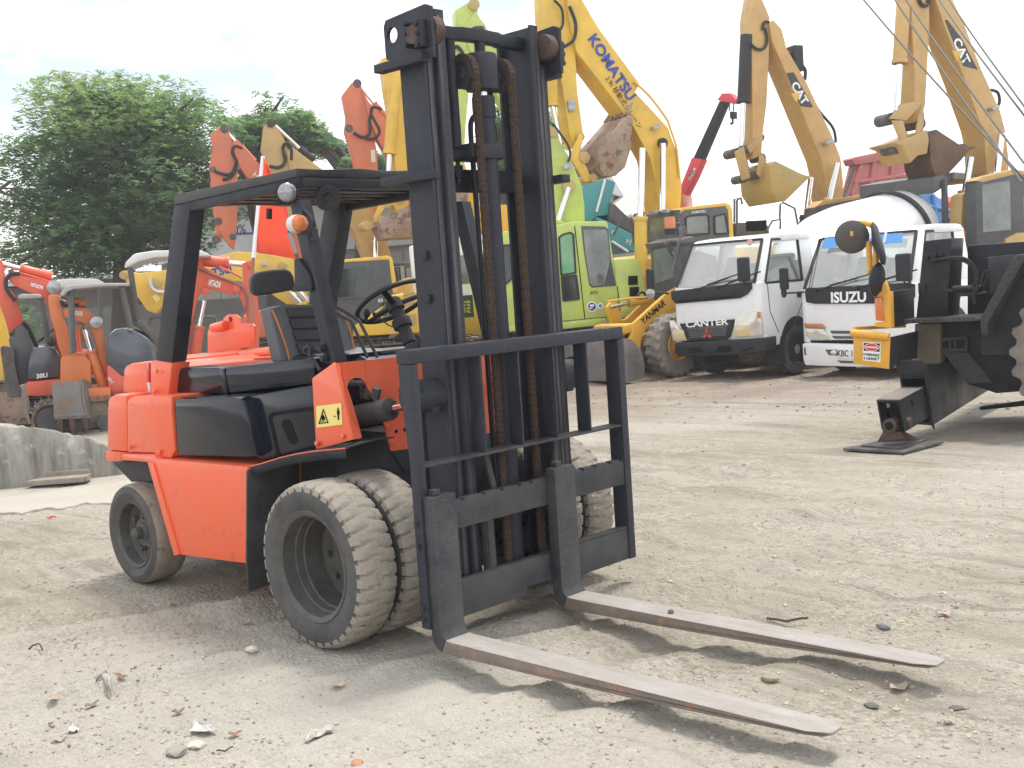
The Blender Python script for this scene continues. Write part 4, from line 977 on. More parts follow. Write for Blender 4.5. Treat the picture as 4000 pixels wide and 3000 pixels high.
k1.ram(Z0, (1575, 200), (1590, 690), (1655, 1010), 0.10, 0.11, Yk)
k1.tube(Z0, [(1600, 0), (1650, 60), (1655, 160), (1620, 210), (1575, 215)], 0.30, 0.025, 'hydraulic_hose', M['rubber'], sk1, smooth=True)
k1.tube(Z0, [(1700, 40), (1740, 150), (1730, 250), (1680, 295), (1625, 315)], 0.30, 0.03, 'hydraulic_hose', M['rubber'], sk1, smooth=True)
k1.tube(Z5, [(105, 440), (190, 520), (280, 640), (300, 690), (335, 800), (352, 960)], 0.30, 0.022, 'hydraulic_line', Yk, bm1, smooth=True)
k1.side(Z0, [(1690, 650), (1735, 648), (1738, 715), (1700, 725)], 0.26, 0.10, 'work_lamp', M['lamp'], 0.01, sk1)
k1.side(Z5, [(208, 685), (245, 668), (252, 690), (212, 702)], 0.40, 0.1, 'work_lamp', M['lamp'], 0.01, bm1)
k1.pin(Z5, (265, 772), 0.34, -0.34, 0.10, M['rubber'])
for y_ in (0.42, -0.42): k1.ram(P_, ZK(400, 850), ZK(395, 385), Z5(262, 775) if y_ > 0 else Z5(150, 800), y_ if y_ > 0 else 0.9, 0.12, Yk) if y_ < 0 else k1.ram(P_, ZK(560, 700), ZK(560, 420), Z5(262, 775), y_, 0.12, Yk)
cb1 = k1.side(ZK, [(688, 360), (700, 330), (1040, 282), (1072, 300), (1108, 520), (1120, 900), (700, 900)], 1.30, 1.0, 'cab', Dg, 0.03)
k1.side(ZK, [(690, 345), (720, 312), (1040, 276), (1080, 290), (1095, 330), (1060, 330), (1040, 302), (730, 335), (700, 360)], 1.315, 1.03, 'cab_roof', Yk, 0.015, cb1)
k1.side(ZK, [(1062, 325), (1095, 322), (1122, 900), (1090, 900)], 1.312, 0.06, 'rear_pillar', Yk, 0.01, cb1)
for pts, g in (([(735, 395), (765, 378), (895, 368), (912, 385), (916, 512), (742, 524)], Gl), ([(955, 380), (1036, 362), (1062, 510), (960, 515)], Gl)):
    gloss_windows(k1, ZK, pts, 1.30, g, cb1, M['rubber'])
k1.text('KOMATSU', ZK, (785, 352), (890, 342), 1.305, None, Gw, cb1, bold=0.035)
xf = k1.f.y(ZK(688, 500), 1.30).x + 0.02
k1.front(ZK, [(430, 380), (470, 345), (680, 330), (684, 640), (430, 700)], xf, 0.06, 'front_frame', Dg, 0.02, cb1)
k1.front(ZK, [(470, 400), (665, 372), (664, 585), (464, 625)], xf + 0.012, 0.02, 'windscreen', Gl, 0, cb1)
for a in ((475, 355), (570, 340)): k1.front(ZK, [(a[0] - 18, a[1] - 10), (a[0] + 22, a[1] - 16), (a[0] + 22, a[1] + 12), (a[0] - 18, a[1] + 16)], xf + 0.15, 0.10, 'cab_lamp', M['lamp'], 0.01, cb1)
k1.side(ZK, [(1118, 430), (1330, 420), (1380, 460), (1380, 520), (1120, 525)], 0.9, 1.8, 'engine_hood', Dg, 0.04)
gr = MB()
for i in range(8):
    for j in range(4):
        c = k1.f.y(ZK(1215 + i * 18, 430 + j * 17 - i), 0.905); gr.box(c, (0.09, 0.01, 0.07))
gr.build('grille', M['ink'], k1.t)
hr = MB()
for pts in ([(1110, 430), (1110, 250), (1160, 240), (1170, 290)], [(1130, 520), (1130, 260), (1150, 245)], [(1355, 490), (1400, 415), (1460, 405), (1460, 480)], [(1455, 410), (1460, 290), (1480, 275), (1570, 320), (1600, 475)]):
    hr.tube([k1.f.y(ZK(*p), 1.2) for p in pts], 0.022, 8)
hr.build('handrail', Dg, k1.t)
hr = MB()
for pts in ([(190, 520), (250, 395), (325, 390), (345, 600)], [(355, 600), (350, 365), (440, 350)], [(400, 760), (395, 680), (480, 675)]):
    hr.tube([k1.f.y(ZK(*p), -0.6) for p in pts], 0.025, 8)
hr.build('handrail', Dg, k1.t)
# ---- two tan excavators on the right
def tan_exc(lab, base, t, boom, stick, stick_w, bk, bmt, bside, tip, logo, ltxt, cyl, cyl2, stickcyl, links, pins, lamp, bw=1.15, zf=Z5):
    e = Mach('excavator', lab, 'excavator', base, t, 246, GRP)
    tracks(e, -2.4, 1.9, 2.6, 0.6, 0.9); house(e, -2.6, 1.2, 2.7, 1.0, 2.0, Yc)
    b = e.sidec(zf, boom, 0.55, 'boom', Yc, 0.012); s_ = e.sidec(zf, stick, stick_w, 'stick', Yc, 0.012)
    bo, P = bucket(e, zf, bk, bw, bmt, bside)
    d = (P[tip] - sum(P, Vector()) / len(P)).normalized()
    teeth(e, P[tip] + Vector((0, -0.03, 0)), P[tip] + Vector((0, 0.03 - bw, 0)), 4, d * 0.16, 0.10, bmt, bo)
    lg = e.side(zf, logo, 0.283, 0.01, 'boom_sticker', M['ink'] if False else mat('sticker_black', (0.045, 0.045, 0.05), 0.4), 0, b)
    e.text('CAT', zf, ltxt[0], ltxt[1], 0.285, None, M['whiteink'], lg, bold=0.035)
    a_, b_ = e.f.y(zf(*ltxt[0]), 0.284), e.f.y(zf(*ltxt[1]), 0.284); mid = (a_ + b_) / 2; d_ = (b_ - a_).normalized(); n_ = Vector((0, 1, 0)).cross(d_)
    MB().prism([mid - d_ * 0.12 - n_ * 0.19 + Vector((0, 0.006, 0)), mid + d_ * 0.12 - n_ * 0.19 + Vector((0, 0.006, 0)), mid + n_ * 0.02 + Vector((0, 0.006, 0))], (0, 0.002, 0)).build('sticker_triangle', Yk, lg)
    for y_, c in ((0.42, cyl), (-0.42, cyl2)):
        if c: e.ram(zf, c[0], c[1], c[2], y_ if c is cyl else 0.42, 0.12, c[3])
    e.ram(zf, *stickcyl[:3], 0.12, 0.13, stickcyl[3])
    for l in links: lever_links(e, zf, l, 0.30, Yt)
    for p, r in pins: e.pin(zf, p, 0.19, -0.19, r, St)
    e.side(zf, lamp, 0.42, 0.14, 'work_lamp', M['lamp'], 0.01, b)
    return e, b, s_, bo
ca, bA, sA, _ = tan_exc('tan yellow excavator holding a mustard yellow bucket above the plain white cab', ZK(1730, 500), 25.5,
    [(838, 130), (858, 106), (905, 160), (930, 260), (1035, 440), (1172, 725), (1222, 850), (1236, 980), (1232, 1180), (1155, 1180), (1140, 960), (1118, 860), (1060, 720), (945, 440), (880, 285), (850, 220)],
    [(762, -60), (800, 0), (838, 90), (838, 230), (822, 560), (800, 740), (795, 840), (748, 858), (748, 740), (742, 300), (735, 100)], 0.42,
    [(838, 892), (870, 868), (985, 925), (1005, 935), (1058, 955), (925, 1086), (890, 1092), (850, 1030)], Yb, Yb, 4,
    [(930, 395), (968, 390), (1072, 575), (1062, 580), (1005, 572)], ((966, 448), (1032, 560), 0.50),
    ((1010, 1260), (1160, 1090), (1205, 880), Yc), ((1015, 1250), (1035, 1170), (1062, 960), M['rubber']), ((712, 190), (696, 555), (685, 790), M['rubber']),
    [[(650, 820), (700, 790), (735, 960), (690, 975)], [(715, 790), (795, 735), (805, 750), (735, 830)], [(770, 940), (785, 840), (805, 835), (820, 870), (790, 960)]],
    [((660, 825), 0.10), ((720, 805), 0.09), ((795, 742), 0.08), ((800, 850), 0.09), ((770, 945), 0.09), ((700, 965), 0.09)], [(1142, 770), (1178, 745), (1185, 765), (1150, 785)])
ca.tube(Z5, [(800, 160), (810, 120), (835, 120)], 0.25, 0.03, 'hydraulic_hose', M['rubber'], sA, smooth=True)
ca.tube(Z5, [(725, 225), (765, 262), (805, 262), (825, 220), (815, 150)], 0.25, 0.03, 'hydraulic_hose', M['rubber'], sA, smooth=True)
ca.tube(Z5, [(945, 280), (1000, 340), (1030, 380), (1028, 430)], 0.2, 0.04, 'hydraulic_hose', M['rubber'], bA, smooth=True)
ca.tube(Z5, [(1025, 440), (1100, 590), (1180, 690), (1196, 770)], 0.2, 0.03, 'hydraulic_hose', M['rubber'], bA, smooth=True)
MB().box(ca.f.y(Z5(975, 320), 0.1), (0.25, 0.3, 0.55)).build('valve_block', M['rubber'], bA, 0.03)
cbA = ca.side(Z5, [(1080, 1120), (1130, 1085), (1250, 1070), (1400, 1050), (1420, 1130), (1420, 1300), (1080, 1300)], 1.3, 0.35, 'cab', Dg, 0.03)
ca.side(Z5, [(1082, 1120), (1130, 1082), (1400, 1040), (1400, 1062), (1140, 1105)], 1.31, 0.37, 'cab_roof', Yc, 0.01, cbA)
gloss_windows(ca, Z5, [(1095, 1150), (1245, 1120), (1245, 1240), (1100, 1250)], 1.30, Gl, cbA)
cbx, bBx, sBx, bkB = tan_exc('tan yellow excavator with a dark worn bucket beside the crane ropes', Z5(2080, 1240), 22.5,
    [(1708, -80), (1800, -60), (1890, 130), (1980, 370), (2085, 600), (2110, 700), (2128, 840), (2135, 1100), (2035, 1100), (2010, 900), (2000, 760), (1985, 690), (1890, 420), (1790, 160)],
    [(1610, -60), (1700, -60), (1702, 150), (1680, 560), (1660, 640), (1625, 660), (1622, 400), (1605, 100)], 0.44,
    [(1700, 745), (1740, 697), (1880, 790), (1890, 772), (1930, 800), (1870, 870), (1790, 955), (1745, 970), (1715, 900)], Db, Db, 4,
    [(1785, 108), (1800, 108), (1880, 215), (1962, 375), (1885, 355)], ((1842, 210), (1903, 345), 0.55),
    ((2050, 1000), (2065, 940), (2090, 720), M['chrome']), ((1890, 1180), (1895, 1030), (1925, 850), Yt), ((1560, 30), (1540, 345), (1525, 600), Yc),
    [[(1485, 640), (1560, 560), (1640, 545), (1660, 560), (1580, 650)], [(1500, 650), (1560, 650), (1590, 780), (1560, 800)], [(1640, 650), (1660, 560), (1672, 660), (1650, 760), (1620, 770)]],
    [((1500, 640), 0.11), ((1560, 622), 0.10), ((1655, 550), 0.08), ((1660, 665), 0.10), ((1620, 775), 0.10), ((1530, 800), 0.10)], [(2040, 580), (2080, 565), (2084, 585), (2045, 597)], 0.74)
cbx.side(Z5, [(1510, 770), (1600, 740), (1690, 700), (1700, 760), (1690, 830), (1640, 840), (1600, 880), (1560, 790)], 0.378, 0.752, 'bucket_patch', Yt, 0.02, bkB)
cbx.tube(Z5, [(2035, 485), (2070, 500), (2080, 540), (2075, 570)], 0.2, 0.03, 'hydraulic_hose', M['rubber'], bBx, smooth=True)
cbx.tube(Z5, [(1640, -20), (1660, 25), (1690, 25), (1700, -20)], 0.25, 0.035, 'hydraulic_hose', M['rubber'], sBx, smooth=True)
cbB = cbx.side(Z5, [(1955, 985), (1975, 965), (2150, 925), (2190, 935), (2300, 960), (2300, 1330), (1960, 1330)], 1.3, 0.30, 'cab', Dg, 0.03)
cbx.side(Z5, [(1955, 975), (1985, 955), (2150, 915), (2300, 925), (2300, 950), (2150, 945), (1990, 985)], 1.31, 0.32, 'cab_roof', Yc, 0.015, cbB)
gloss_windows(cbx, Z5, [(1985, 1000), (2135, 975), (2140, 1240), (1990, 1255)], 1.30, Gl, cbB)
cbx.side(Z5, [(1870, 1240), (1880, 1050), (1905, 1035), (1930, 1060), (1930, 1240)], 0.9, 0.3, 'exhaust_guard', Yt, 0.03)

# ---- lime excavator
lm = Mach('excavator', 'lime green excavator with a small round blue sticker below its cab', 'excavator', ZL(1000, 1440), 21.0, 236, GRP)
tracks(lm, -2.3, 1.9, 2.3, 0.5, 0.75)
body = lm.side(ZL, [(1500, 640), (1740, 622), (1790, 650), (1830, 760), (1900, 1100), (1900, 1330), (1420, 1420), (1420, 1250), (1560, 1240)], 1.25, 2.4, 'engine_body', Lm, 0.04)
lm.side(ZL, [(240, 1500), (242, 1400), (915, 1372), (1420, 1320), (1425, 1410), (915, 1468)], 1.24, 2.4, 'turntable', Lm, 0.04)
cab = lm.side(ZL, [(245, 1420), (190, 720), (165, 345), (195, 318), (835, 240), (1010, 198), (1400, 193), (1430, 212), (1500, 640), (1540, 960), (1568, 1310), (915, 1370)], 1.25, 1.0, 'cab', Lm, 0.05)
gloss_windows(lm, ZL, [(855, 385), (900, 350), (985, 328), (1022, 350), (1050, 800), (880, 830)], 1.25, Gg, cab, M['rubber'])
gloss_windows(lm, ZL, [(884, 850), (1055, 830), (1090, 1110), (905, 1130)], 1.25, Gk, cab, M['rubber'])
dw = lm.side(ZL, [(1115, 248), (1400, 255), (1440, 290), (1470, 640), (1532, 955), (1245, 978), (1212, 945), (1150, 560)], 1.256, 0.03, 'window_surround', Dg, 0.006, cab)
gloss_windows(lm, ZL, [(1140, 295), (1400, 290), (1425, 330), (1455, 660), (1385, 950), (1255, 955), (1220, 925), (1165, 560)], 1.262, Gl, dw)
gloss_windows(lm, ZL, [(195, 480), (300, 470), (320, 700), (300, 870), (205, 950)], 1.25, Gk, cab, M['rubber'])
for (x0, y0) in ((1680, 845), (1695, 975)):
    g = MB()
    for i in range(6):
        for j in range(5): g.box(lm.f.y(ZL(x0 + 8 + i * 16, y0 + 10 + j * 19 - i), 1.258), (0.045, 0.012, 0.045))
    g.build('grille', M['ink'], body)
for a, b in (((1040, 250), (1160, 1340)), ((1545, 960), (1575, 1260))): lm.tube(ZL, [a, b], 1.252, 0.008, 'panel_seam', M['ink'], cab)
lm.text('arc', ZL, (1215, 1035), (1310, 1025), 1.256, None, mat('dark_green_print', (0.02, 0.13, 0.04), 0.5), cab, shear=0.3, bold=0.02)
c = lm.f.y(ZL(1243, 1200), 1.256); st1 = MB().cyl(c, c + Vector((0, 0.004, 0)), 0.088, n=28).build('round_sticker', M['whiteink'], cab)
MB().cyl(c + Vector((0, 0.004, 0)), c + Vector((0, 0.007, 0)), 0.07, n=24).build('sticker_print', M['blueink'], st1)
MB().box(c + Vector((0, 0.008, 0.02)), (0.07, 0.004, 0.035)).box(c + Vector((0.02, 0.008, -0.025)), (0.05, 0.004, 0.02)).build('sticker_mark', M['signwhite'], st1)
c = lm.f.y(ZL(1343, 1192), 1.256); st2 = MB().cyl(c, c + Vector((0, 0.004, 0)), 0.052, n=24).build('round_sticker', M['signwhite'], cab)
MB().cyl(c + Vector((0, 0.004, 0)), c + Vector((0, 0.006, 0)), 0.034, n=20).build('sticker_print', Bl, st2)
lb = lm.sidec(Z0, [(1092, 70), (1190, 225), (1400, 540), (1590, 825), (1720, 1060), (1780, 1200), (1798, 1330), (1800, 1460), (1625, 1460), (1612, 1330), (1560, 1150), (1400, 880), (1230, 620), (1110, 420), (1040, 300), (1010, 180)], 0.42, 'boom', Lm, 0.02)
ls = lm.sidec(Z0, [(958, 66), (1055, 8), (1090, 8), (1106, 40), (1100, 200), (1060, 480), (1030, 800), (1010, 1150), (925, 1170), (905, 960), (890, 500), (940, 300), (962, 160)], 0.34, 'stick', Lm, 0.02)
lm.pin(Z0, (1082, 28), 0.22, -0.22, 0.10, Yb); lm.pin(Z0, (1700, 1205), 0.30, -0.30, 0.12, Yb); lm.pin(Z0, (1595, 855), 0.26, -0.26, 0.09, Yb)
lm.ram(Z0, (1590, 1560), (1630, 1430), (1695, 1215), 0.30, 0.10, Lm); lm.ram(Z0, (1110, 110), (1150, 160), (1195, 240), 0.0, 0.05, M['chrome'])
lm.side(Z0, [(1660, 1075), (1715, 1055), (1722, 1085), (1690, 1105), (1665, 1100)], 0.45, 0.15, 'work_lamp', M['lamp'], 0.01, lb)
lm.tube(Z0, [(1590, 800), (1650, 880), (1690, 940), (1705, 1000), (1690, 1050)], 0.25, 0.022, 'hydraulic_hose', M['rubber'], lb, smooth=True)
lm.tube(Z0, [(945, 320), (970, 300), (1000, 330), (1010, 350)], 0.2, 0.03, 'hydraulic_hose', M['rubber'], ls, smooth=True)

# ---- yellow excavator beside the seat, boom stretched out to the left
ye = Mach('excavator', 'yellow excavator with dark grey cab doors, its boom lying out low to the left', 'excavator', ZB(470, 690), 21.5, 234, GRP)
tracks(ye, -2.3, 2.0, 2.3, 0.5, 0.8)
yb_ = ye.side(ZB, [(440, 520), (590, 420), (690, 396), (900, 390), (1000, 420), (1010, 640), (720, 665), (300, 690), (290, 620)], 1.25, 2.4, 'engine_body', Yk, 0.05)
yc_ = ye.side(ZB, [(60, 690), (80, 400), (172, 230), (185, 210), (520, 178), (545, 190), (575, 390), (440, 530), (300, 660)], 1.24, 1.0, 'cab', Dg, 0.04)
ye.side(ZB, [(172, 222), (205, 192), (520, 163), (552, 178), (585, 395), (555, 405), (530, 190), (210, 210), (182, 235)], 1.25, 1.0, 'cab_roof', Yk, 0.02, yc_)
gloss_windows(ye, ZB, [(205, 270), (215, 245), (370, 238), (385, 260), (398, 425), (195, 440)], 1.24, Gk, yc_, Dg)
gloss_windows(ye, ZB, [(402, 195), (515, 185), (543, 370), (430, 420), (410, 300)], 1.24, Gk, yc_)
ye.tube(ZB, [(318, 238), (295, 430)], 1.255, 0.012, 'window_bar', Dg, yc_)
for (x0, x1, y0, y1, mt_) in ((492, 552, 482, 560, Dg), (622, 695, 402, 480, Yt), (630, 705, 545, 605, Yt)):
    for k in range(6):
        y_ = y0 + (y1 - y0) * k / 5.0
        MB().bar(ye.f.y(ZB(x0, y_ + 6), 1.262), ye.f.y(ZB(x1, y_), 1.262), 0.03, 0.035, (0, 1, 0)).build('louvre', mt_, yb_)
ye.text('88', ZB, (460, 458), (490, 452), 1.252, None, M['whiteink'], yc_)
ye.side(ZB, [(440, 540), (590, 425), (590, 440), (450, 560)], 1.256, 0.02, 'dark_stripe', Dg, 0, yb_)
yo = Z1
ybm = ye.sidec(Z1, [(775, 275), (790, 262), (820, 260), (900, 278), (1240, 236), (1420, 165), (1540, 136), (1700, 150), (1930, 185), (1985, 260), (2000, 480), (1860, 480), (1740, 400), (1560, 330), (1290, 320), (1120, 420), (1010, 540), (955, 520), (860, 390)], 0.45, 'boom', Yk, 0.02)
ye.text('KOMATSU', Z1, (1165, 328), (1500, 250), 0.23, None, M['blueink'], ybm, bold=0.035)
for p in ((800, 290), (1020, 345), (1830, 228)): ye.pin(Z1, p, 0.26, -0.26, 0.075, Yb)
ye.tube(Z1, [(975, 300), (985, 370), (1040, 400), (1120, 385)], 0.26, 0.03, 'hydraulic_hose', Gw, ybm, smooth=True)
ye.side(Z1, [(1690, 210), (1725, 205), (1730, 235), (1695, 240)], 0.4, 0.1, 'work_lamp', M['lamp'], 0.01, ybm)
ye.side(Z1, [(985, 430), (1010, 412), (1040, 440), (1015, 468)], 0.232, 0.01, 'warning_sticker', M['sticker'], 0, ybm)
for dx in (0, 60): ye.ram(Z1, (2010 + dx, 600), (1950 + dx, 470), (1880 + dx, 400), 0.5, 0.10, Yk)

# ---- yellow excavator standing behind the mast
y2 = Mach('excavator', 'yellow excavator standing straight behind the black mast with rusty bucket', 'excavator', (1800, 1250), 25.0, 240, GRP)
tracks(y2, -2.4, 1.9, 2.5, 0.55, 0.85); house(y2, -2.5, 1.2, 2.6, 0.95, 2.0, Yk)
y2s = y2.sidec(Z0, [(480, 380), (620, 330), (655, 500), (650, 1300), (640, 1420), (560, 1400), (575, 1120), (545, 800), (512, 610)], 0.42, 'stick', Yk, 0.015)
y2b = y2.sidec(Z0, [(560, 300), (700, 300), (880, 560), (960, 880), (1050, 1150), (1180, 1500), (1040, 1500), (940, 1180), (860, 920), (760, 640)], 0.5, 'boom', Yk, 0.015)
y2.text('KOMATSU', Z0, (790, 480), (925, 850), 0.26, None, M['blueink'], y2b, bold=0.035)
y2.ram(Z0, (572, 560), (535, 1000), (520, 1290), 0.15, 0.13, Yk)
y2k, P = bucket(y2, P_, [(1500, 932), (1478, 880), (1500, 850), (1600, 800), (1760, 745), (1832, 755), (1818, 830), (1775, 852), (1640, 925)], 1.0, Rb)
lever_links(y2, Z0, [(470, 1310), (600, 1262), (650, 1280), (655, 1420), (610, 1420), (560, 1330), (520, 1330), (450, 1420), (430, 1410)], 0.26, Yk)
for p, r in (((602, 1292), 0.10), ((520, 1322), 0.08), ((628, 1412), 0.11), ((390, 1460), 0.10), ((488, 1425), 0.09)): y2.pin(Z0, p, 0.33, -0.33, r, Yt)
y2.side(ZL, [(150, 0), (275, 0), (300, 320), (165, 330)], 0.6, 0.3, 'boom_bracket', Yk, 0.02)
y2c = y2.side(ZM, [(1340, 580), (1350, 560), (1470, 560), (1600, 600), (1640, 1000), (1370, 1010)], 1.2, 1.0, 'cab', Dg, 0.04)
y2.side(ZM, [(1336, 580), (1345, 560), (1600, 555), (1640, 620), (1600, 620), (1345, 628)], 1.22, 1.0, 'cab_roof', Yk, 0.02, y2c)
gloss_windows(y2, ZM, [(1365, 690), (1440, 680), (1450, 860), (1370, 1000)], 1.21, Gl, y2c)

# ---- tan excavator and two orange ones towards the tree
tn = Mach('excavator', 'dull tan excavator with a curved boom seen under the black roof', 'excavator', (1480, 1150), 26.0, 240, GRP)
tracks(tn, -2.4, 1.9, 2.5, 0.55, 0.85); house(tn, -2.5, 1.2, 2.6, 0.95, 1.7, Yt)
tnb = tn.sidec(P_, [(1120, 590), (1150, 580), (1260, 662), (1420, 770), (1490, 870), (1528, 1000), (1540, 1120), (1430, 1120), (1420, 1000), (1380, 900), (1310, 810), (1200, 735), (1130, 660)], 0.5, 'boom', Yt, 0.015)
tns = tn.sidec(ZG, [(1755, 412), (1790, 376), (1812, 380), (1832, 410), (1885, 490), (1945, 640), (1965, 800), (1950, 1100), (1890, 1100), (1850, 800), (1780, 660), (1738, 560)], 0.4, 'stick', Yt, 0.015)
tn.pin(ZG, (1800, 392), 0.24, -0.24, 0.09, M['rust'])
tn.tube(ZG, [(1790, 680), (1860, 685), (1895, 640), (1880, 560), (1905, 525), (1935, 560), (1935, 640)], 0.24, 0.035, 'hydraulic_hose', M['rubber'], tns, smooth=True)
tn.ram(ZG, (2090, 640), (1990, 560), (1830, 410), 0.0, 0.07, M['rubber'])
tn.ram(Z0, (450, 1900), (442, 1560), (436, 1480), 0.36, 0.06, M['chrome'])
def orange_exc(lab, base, t, head, stick, boom, zf, hose, pins, lens_):
    e = Mach('excavator', lab, 'excavator', base, t, head, GRP)
    tracks(e, -2.2, 1.8, 2.3, 0.5, 0.8); house(e, -2.3, 1.2, 2.4, 0.9, 1.5, Of)
    b = e.sidec(zf, boom, 0.46, 'boom', Of, 0.015); s_ = e.sidec(zf, stick, 0.36, 'stick', Of, 0.015)
    for p, r in pins: e.pin(zf, p, 0.19, -0.19, r, St)
    for h in hose: e.tube(zf, h, 0.22, 0.035, 'hydraulic_hose', M['rubber'], s_, smooth=True)
    for a in lens_: e.ram(zf, *a, 0.0, 0.08, Of)
    return e, b, s_
oa, oab, oas = orange_exc('faded orange excavator whose stick hangs down above the rear guard post', (1150, 1180), 27.0, 238,
    [(1395, 468), (1475, 408), (1500, 405), (1515, 430), (1550, 540), (1580, 680), (1578, 1000), (1560, 1230), (1530, 1215), (1480, 1150), (1420, 1010), (1405, 800), (1390, 690), (1412, 560)],
    [(1545, 520), (1580, 500), (1700, 640), (1850, 790), (2010, 960), (2110, 1110), (2120, 1400), (2020, 1400), (1960, 1150), (1830, 930), (1730, 800), (1640, 750), (1590, 680), (1560, 600)], ZG,
    [[(1480, 770), (1540, 745), (1575, 660), (1545, 590), (1560, 548), (1610, 560)], [(1430, 715), (1500, 735), (1545, 720), (1570, 650)]],
    [((1492, 430), 0.10), ((1450, 1045), 0.09), ((1548, 1148), 0.08), ((1435, 1165), 0.09), ((1415, 700), 0.07)], [((1690, 650), (1600, 555), (1510, 455)), ((1420, 780), (1445, 1000), (1450, 1040))])
oa.side(ZG, [(1435, 1050), (1470, 1040), (1475, 1180), (1425, 1180)], 0.12, 0.24, 'bucket_link', Of, 0.02)
oa.side(ZG, [(1455, 1040), (1480, 1055), (1560, 1140), (1545, 1165)], 0.14, 0.05, 'bucket_link', Of, 0.01)
oa.text('H', ZG, (1688, 730), (1712, 752), 0.235, None, M['whiteink'], oab)
ob, obb, obs = orange_exc('faded orange excavator whose boom peak rises behind the roof and mast', (1560, 1150), 27.5, 238,
    [(228, 615), (285, 540), (318, 524), (345, 540), (362, 600), (410, 720), (455, 1000), (465, 1300), (440, 1430), (395, 1440), (330, 1160), (290, 1000), (245, 850), (256, 760)],
    [(350, 570), (400, 660), (530, 790), (640, 960), (760, 1250), (700, 1500), (600, 1300), (520, 1010), (450, 890), (400, 760)], Z0,
    [[(380, 900), (440, 895), (468, 850), (440, 790), (415, 740), (420, 700), (455, 695), (485, 712)], [(300, 860), (360, 890), (405, 860), (405, 780), (420, 700)]],
    [((325, 540), 0.10), ((272, 832), 0.09), ((450, 750), 0.07)], [((520, 770), (430, 670), (345, 560)), ((275, 840), (330, 1150), (400, 1440))])
ob.side(Z0, [(412, 972), (440, 972), (443, 1050), (414, 1052)], 0.185, 0.01, 'warning_sticker', Gw, 0, obs)
# ---- small orange excavators on the left
MG = 'small excavators parked behind the concrete wall'
TZ = 0.25
def canopy(e, zf, pts, y, w, mt, posts=(), pm=None):
    P = [e.f.y(zf(*p), y) for p in pts]
    c = MB().prism(P, (0, -w if y > 0 else w, 0)).build('canopy', mt, e.t, 0.03)
    for a, b in posts: e.tube(zf, [a, b], y * 0.85, 0.035, 'canopy_post', pm or Dg)
    return c
m1 = Mach('mini_excavator', 'red-orange mini excavator with a grey breaker at the left edge', 'mini excavator', ZQ(330, 1400), 15.0, 246, MG, TZ)
tracks(m1, -1.2, 0.95, 0.95, 0.25, 0.42)
m1.side(ZQ, [(205, 1240), (208, 1130), (240, 1120), (495, 1095), (560, 1090), (560, 1245)], 0.75, 1.5, 'turntable', Ro, 0.04)
cw1 = m1.side(ZQ, [(215, 1110), (225, 960), (250, 880), (300, 838), (380, 830), (450, 850), (495, 920), (500, 1090)], 0.74, 1.48, 'counterweight', Bg, 0.06)
m1.text('30U', ZQ, (292, 1082), (385, 1070), 0.745, None, M['whiteink'], cw1, bold=0.03, shear=0.1)
m1b = m1.sidec(ZQ, [(75, 235), (130, 248), (440, 318), (482, 375), (500, 520), (520, 800), (530, 1100), (470, 1100), (440, 760), (400, 540), (330, 440), (120, 345), (70, 300)], 0.22, 'boom', Ro, 0.015)
m1s = m1.sidec(ZQ, [(-75, 160), (0, 132), (22, 140), (50, 330), (120, 420), (170, 560), (192, 650), (130, 690), (78, 735), (20, 560), (-50, 380)], 0.20, 'stick', Ro, 0.015)
m1.text('HITACHI', ZQ, (250, 335), (348, 362), 0.115, 0.062, M['whiteink'], m1b, bold=0.035, wscale=0.8)
m1.ram(ZQ, (420, 272), (160, 205), (15, 165), 0.0, 0.062, Ro); m1.tube(ZQ, [(160, 240), (420, 315)], 0.10, 0.012, 'hydraulic_line', Ro, m1b)
m1.tube(ZQ, [(160, 245), (90, 250), (50, 300), (60, 380), (125, 465)], 0.14, 0.025, 'hydraulic_hose', M['rubber'], m1b, smooth=True)
m1.tube(ZQ, [(185, 640), (230, 690), (275, 790), (320, 900), (352, 1020), (330, 1100), (270, 1128), (225, 1100)], 0.16, 0.024, 'hydraulic_hose', M['rubber'], m1s, smooth=True)
hp = m1.f.y(ZQ(434, 358), 0.14); la = MB().lathe([(0.001, -0.08), (0.07, -0.06), (0.09, 0.0), (0.085, 0.02), (0.001, 0.03)], hp, m1.t.matrix_basis.to_3x3().inverted() @ ((CAM_POS - m1.f.wor(hp)).normalized()), 20).build('boom_lamp', M['lamp'], m1b)
br = m1.side(ZQ, [(0, 850), (20, 830), (110, 850), (125, 1000), (165, 1180), (170, 1240), (90, 1250), (60, 1240), (30, 1050)], 0.56, 0.24, 'breaker', St, 0.015)
m1.side(ZQ, [(88, 1245), (160, 1240), (150, 1330), (165, 1340), (165, 1440), (150, 1480), (140, 1440), (118, 1340)], 0.50, 0.12, 'chisel', M['rust'], 0.01, br)
m1.side(ZQ, [(125, 690), (190, 660), (245, 800), (280, 900), (260, 1000), (210, 1160), (165, 1170), (130, 1000), (70, 790), (75, 760), (130, 760)], 0.40, 0.30, 'breaker_bracket', Dg, 0.012, br)
m1.pin(ZQ, (135, 775), 0.18, -0.18, 0.06, St); m1.pin(ZQ, (215, 905), 0.16, -0.16, 0.05, St)
m1.side(ZQ, [(-60, 1215), (205, 1200), (232, 1240), (240, 1470), (-60, 1480)], 0.54, 0.06, 'dozer_blade', Rb, 0.02)
canopy(m1, ZQ, [(140, 425), (180, 410), (330, 412), (345, 445), (150, 455)], 0.6, 1.2, Gc, [((335, 440), (390, 800))], Dg)
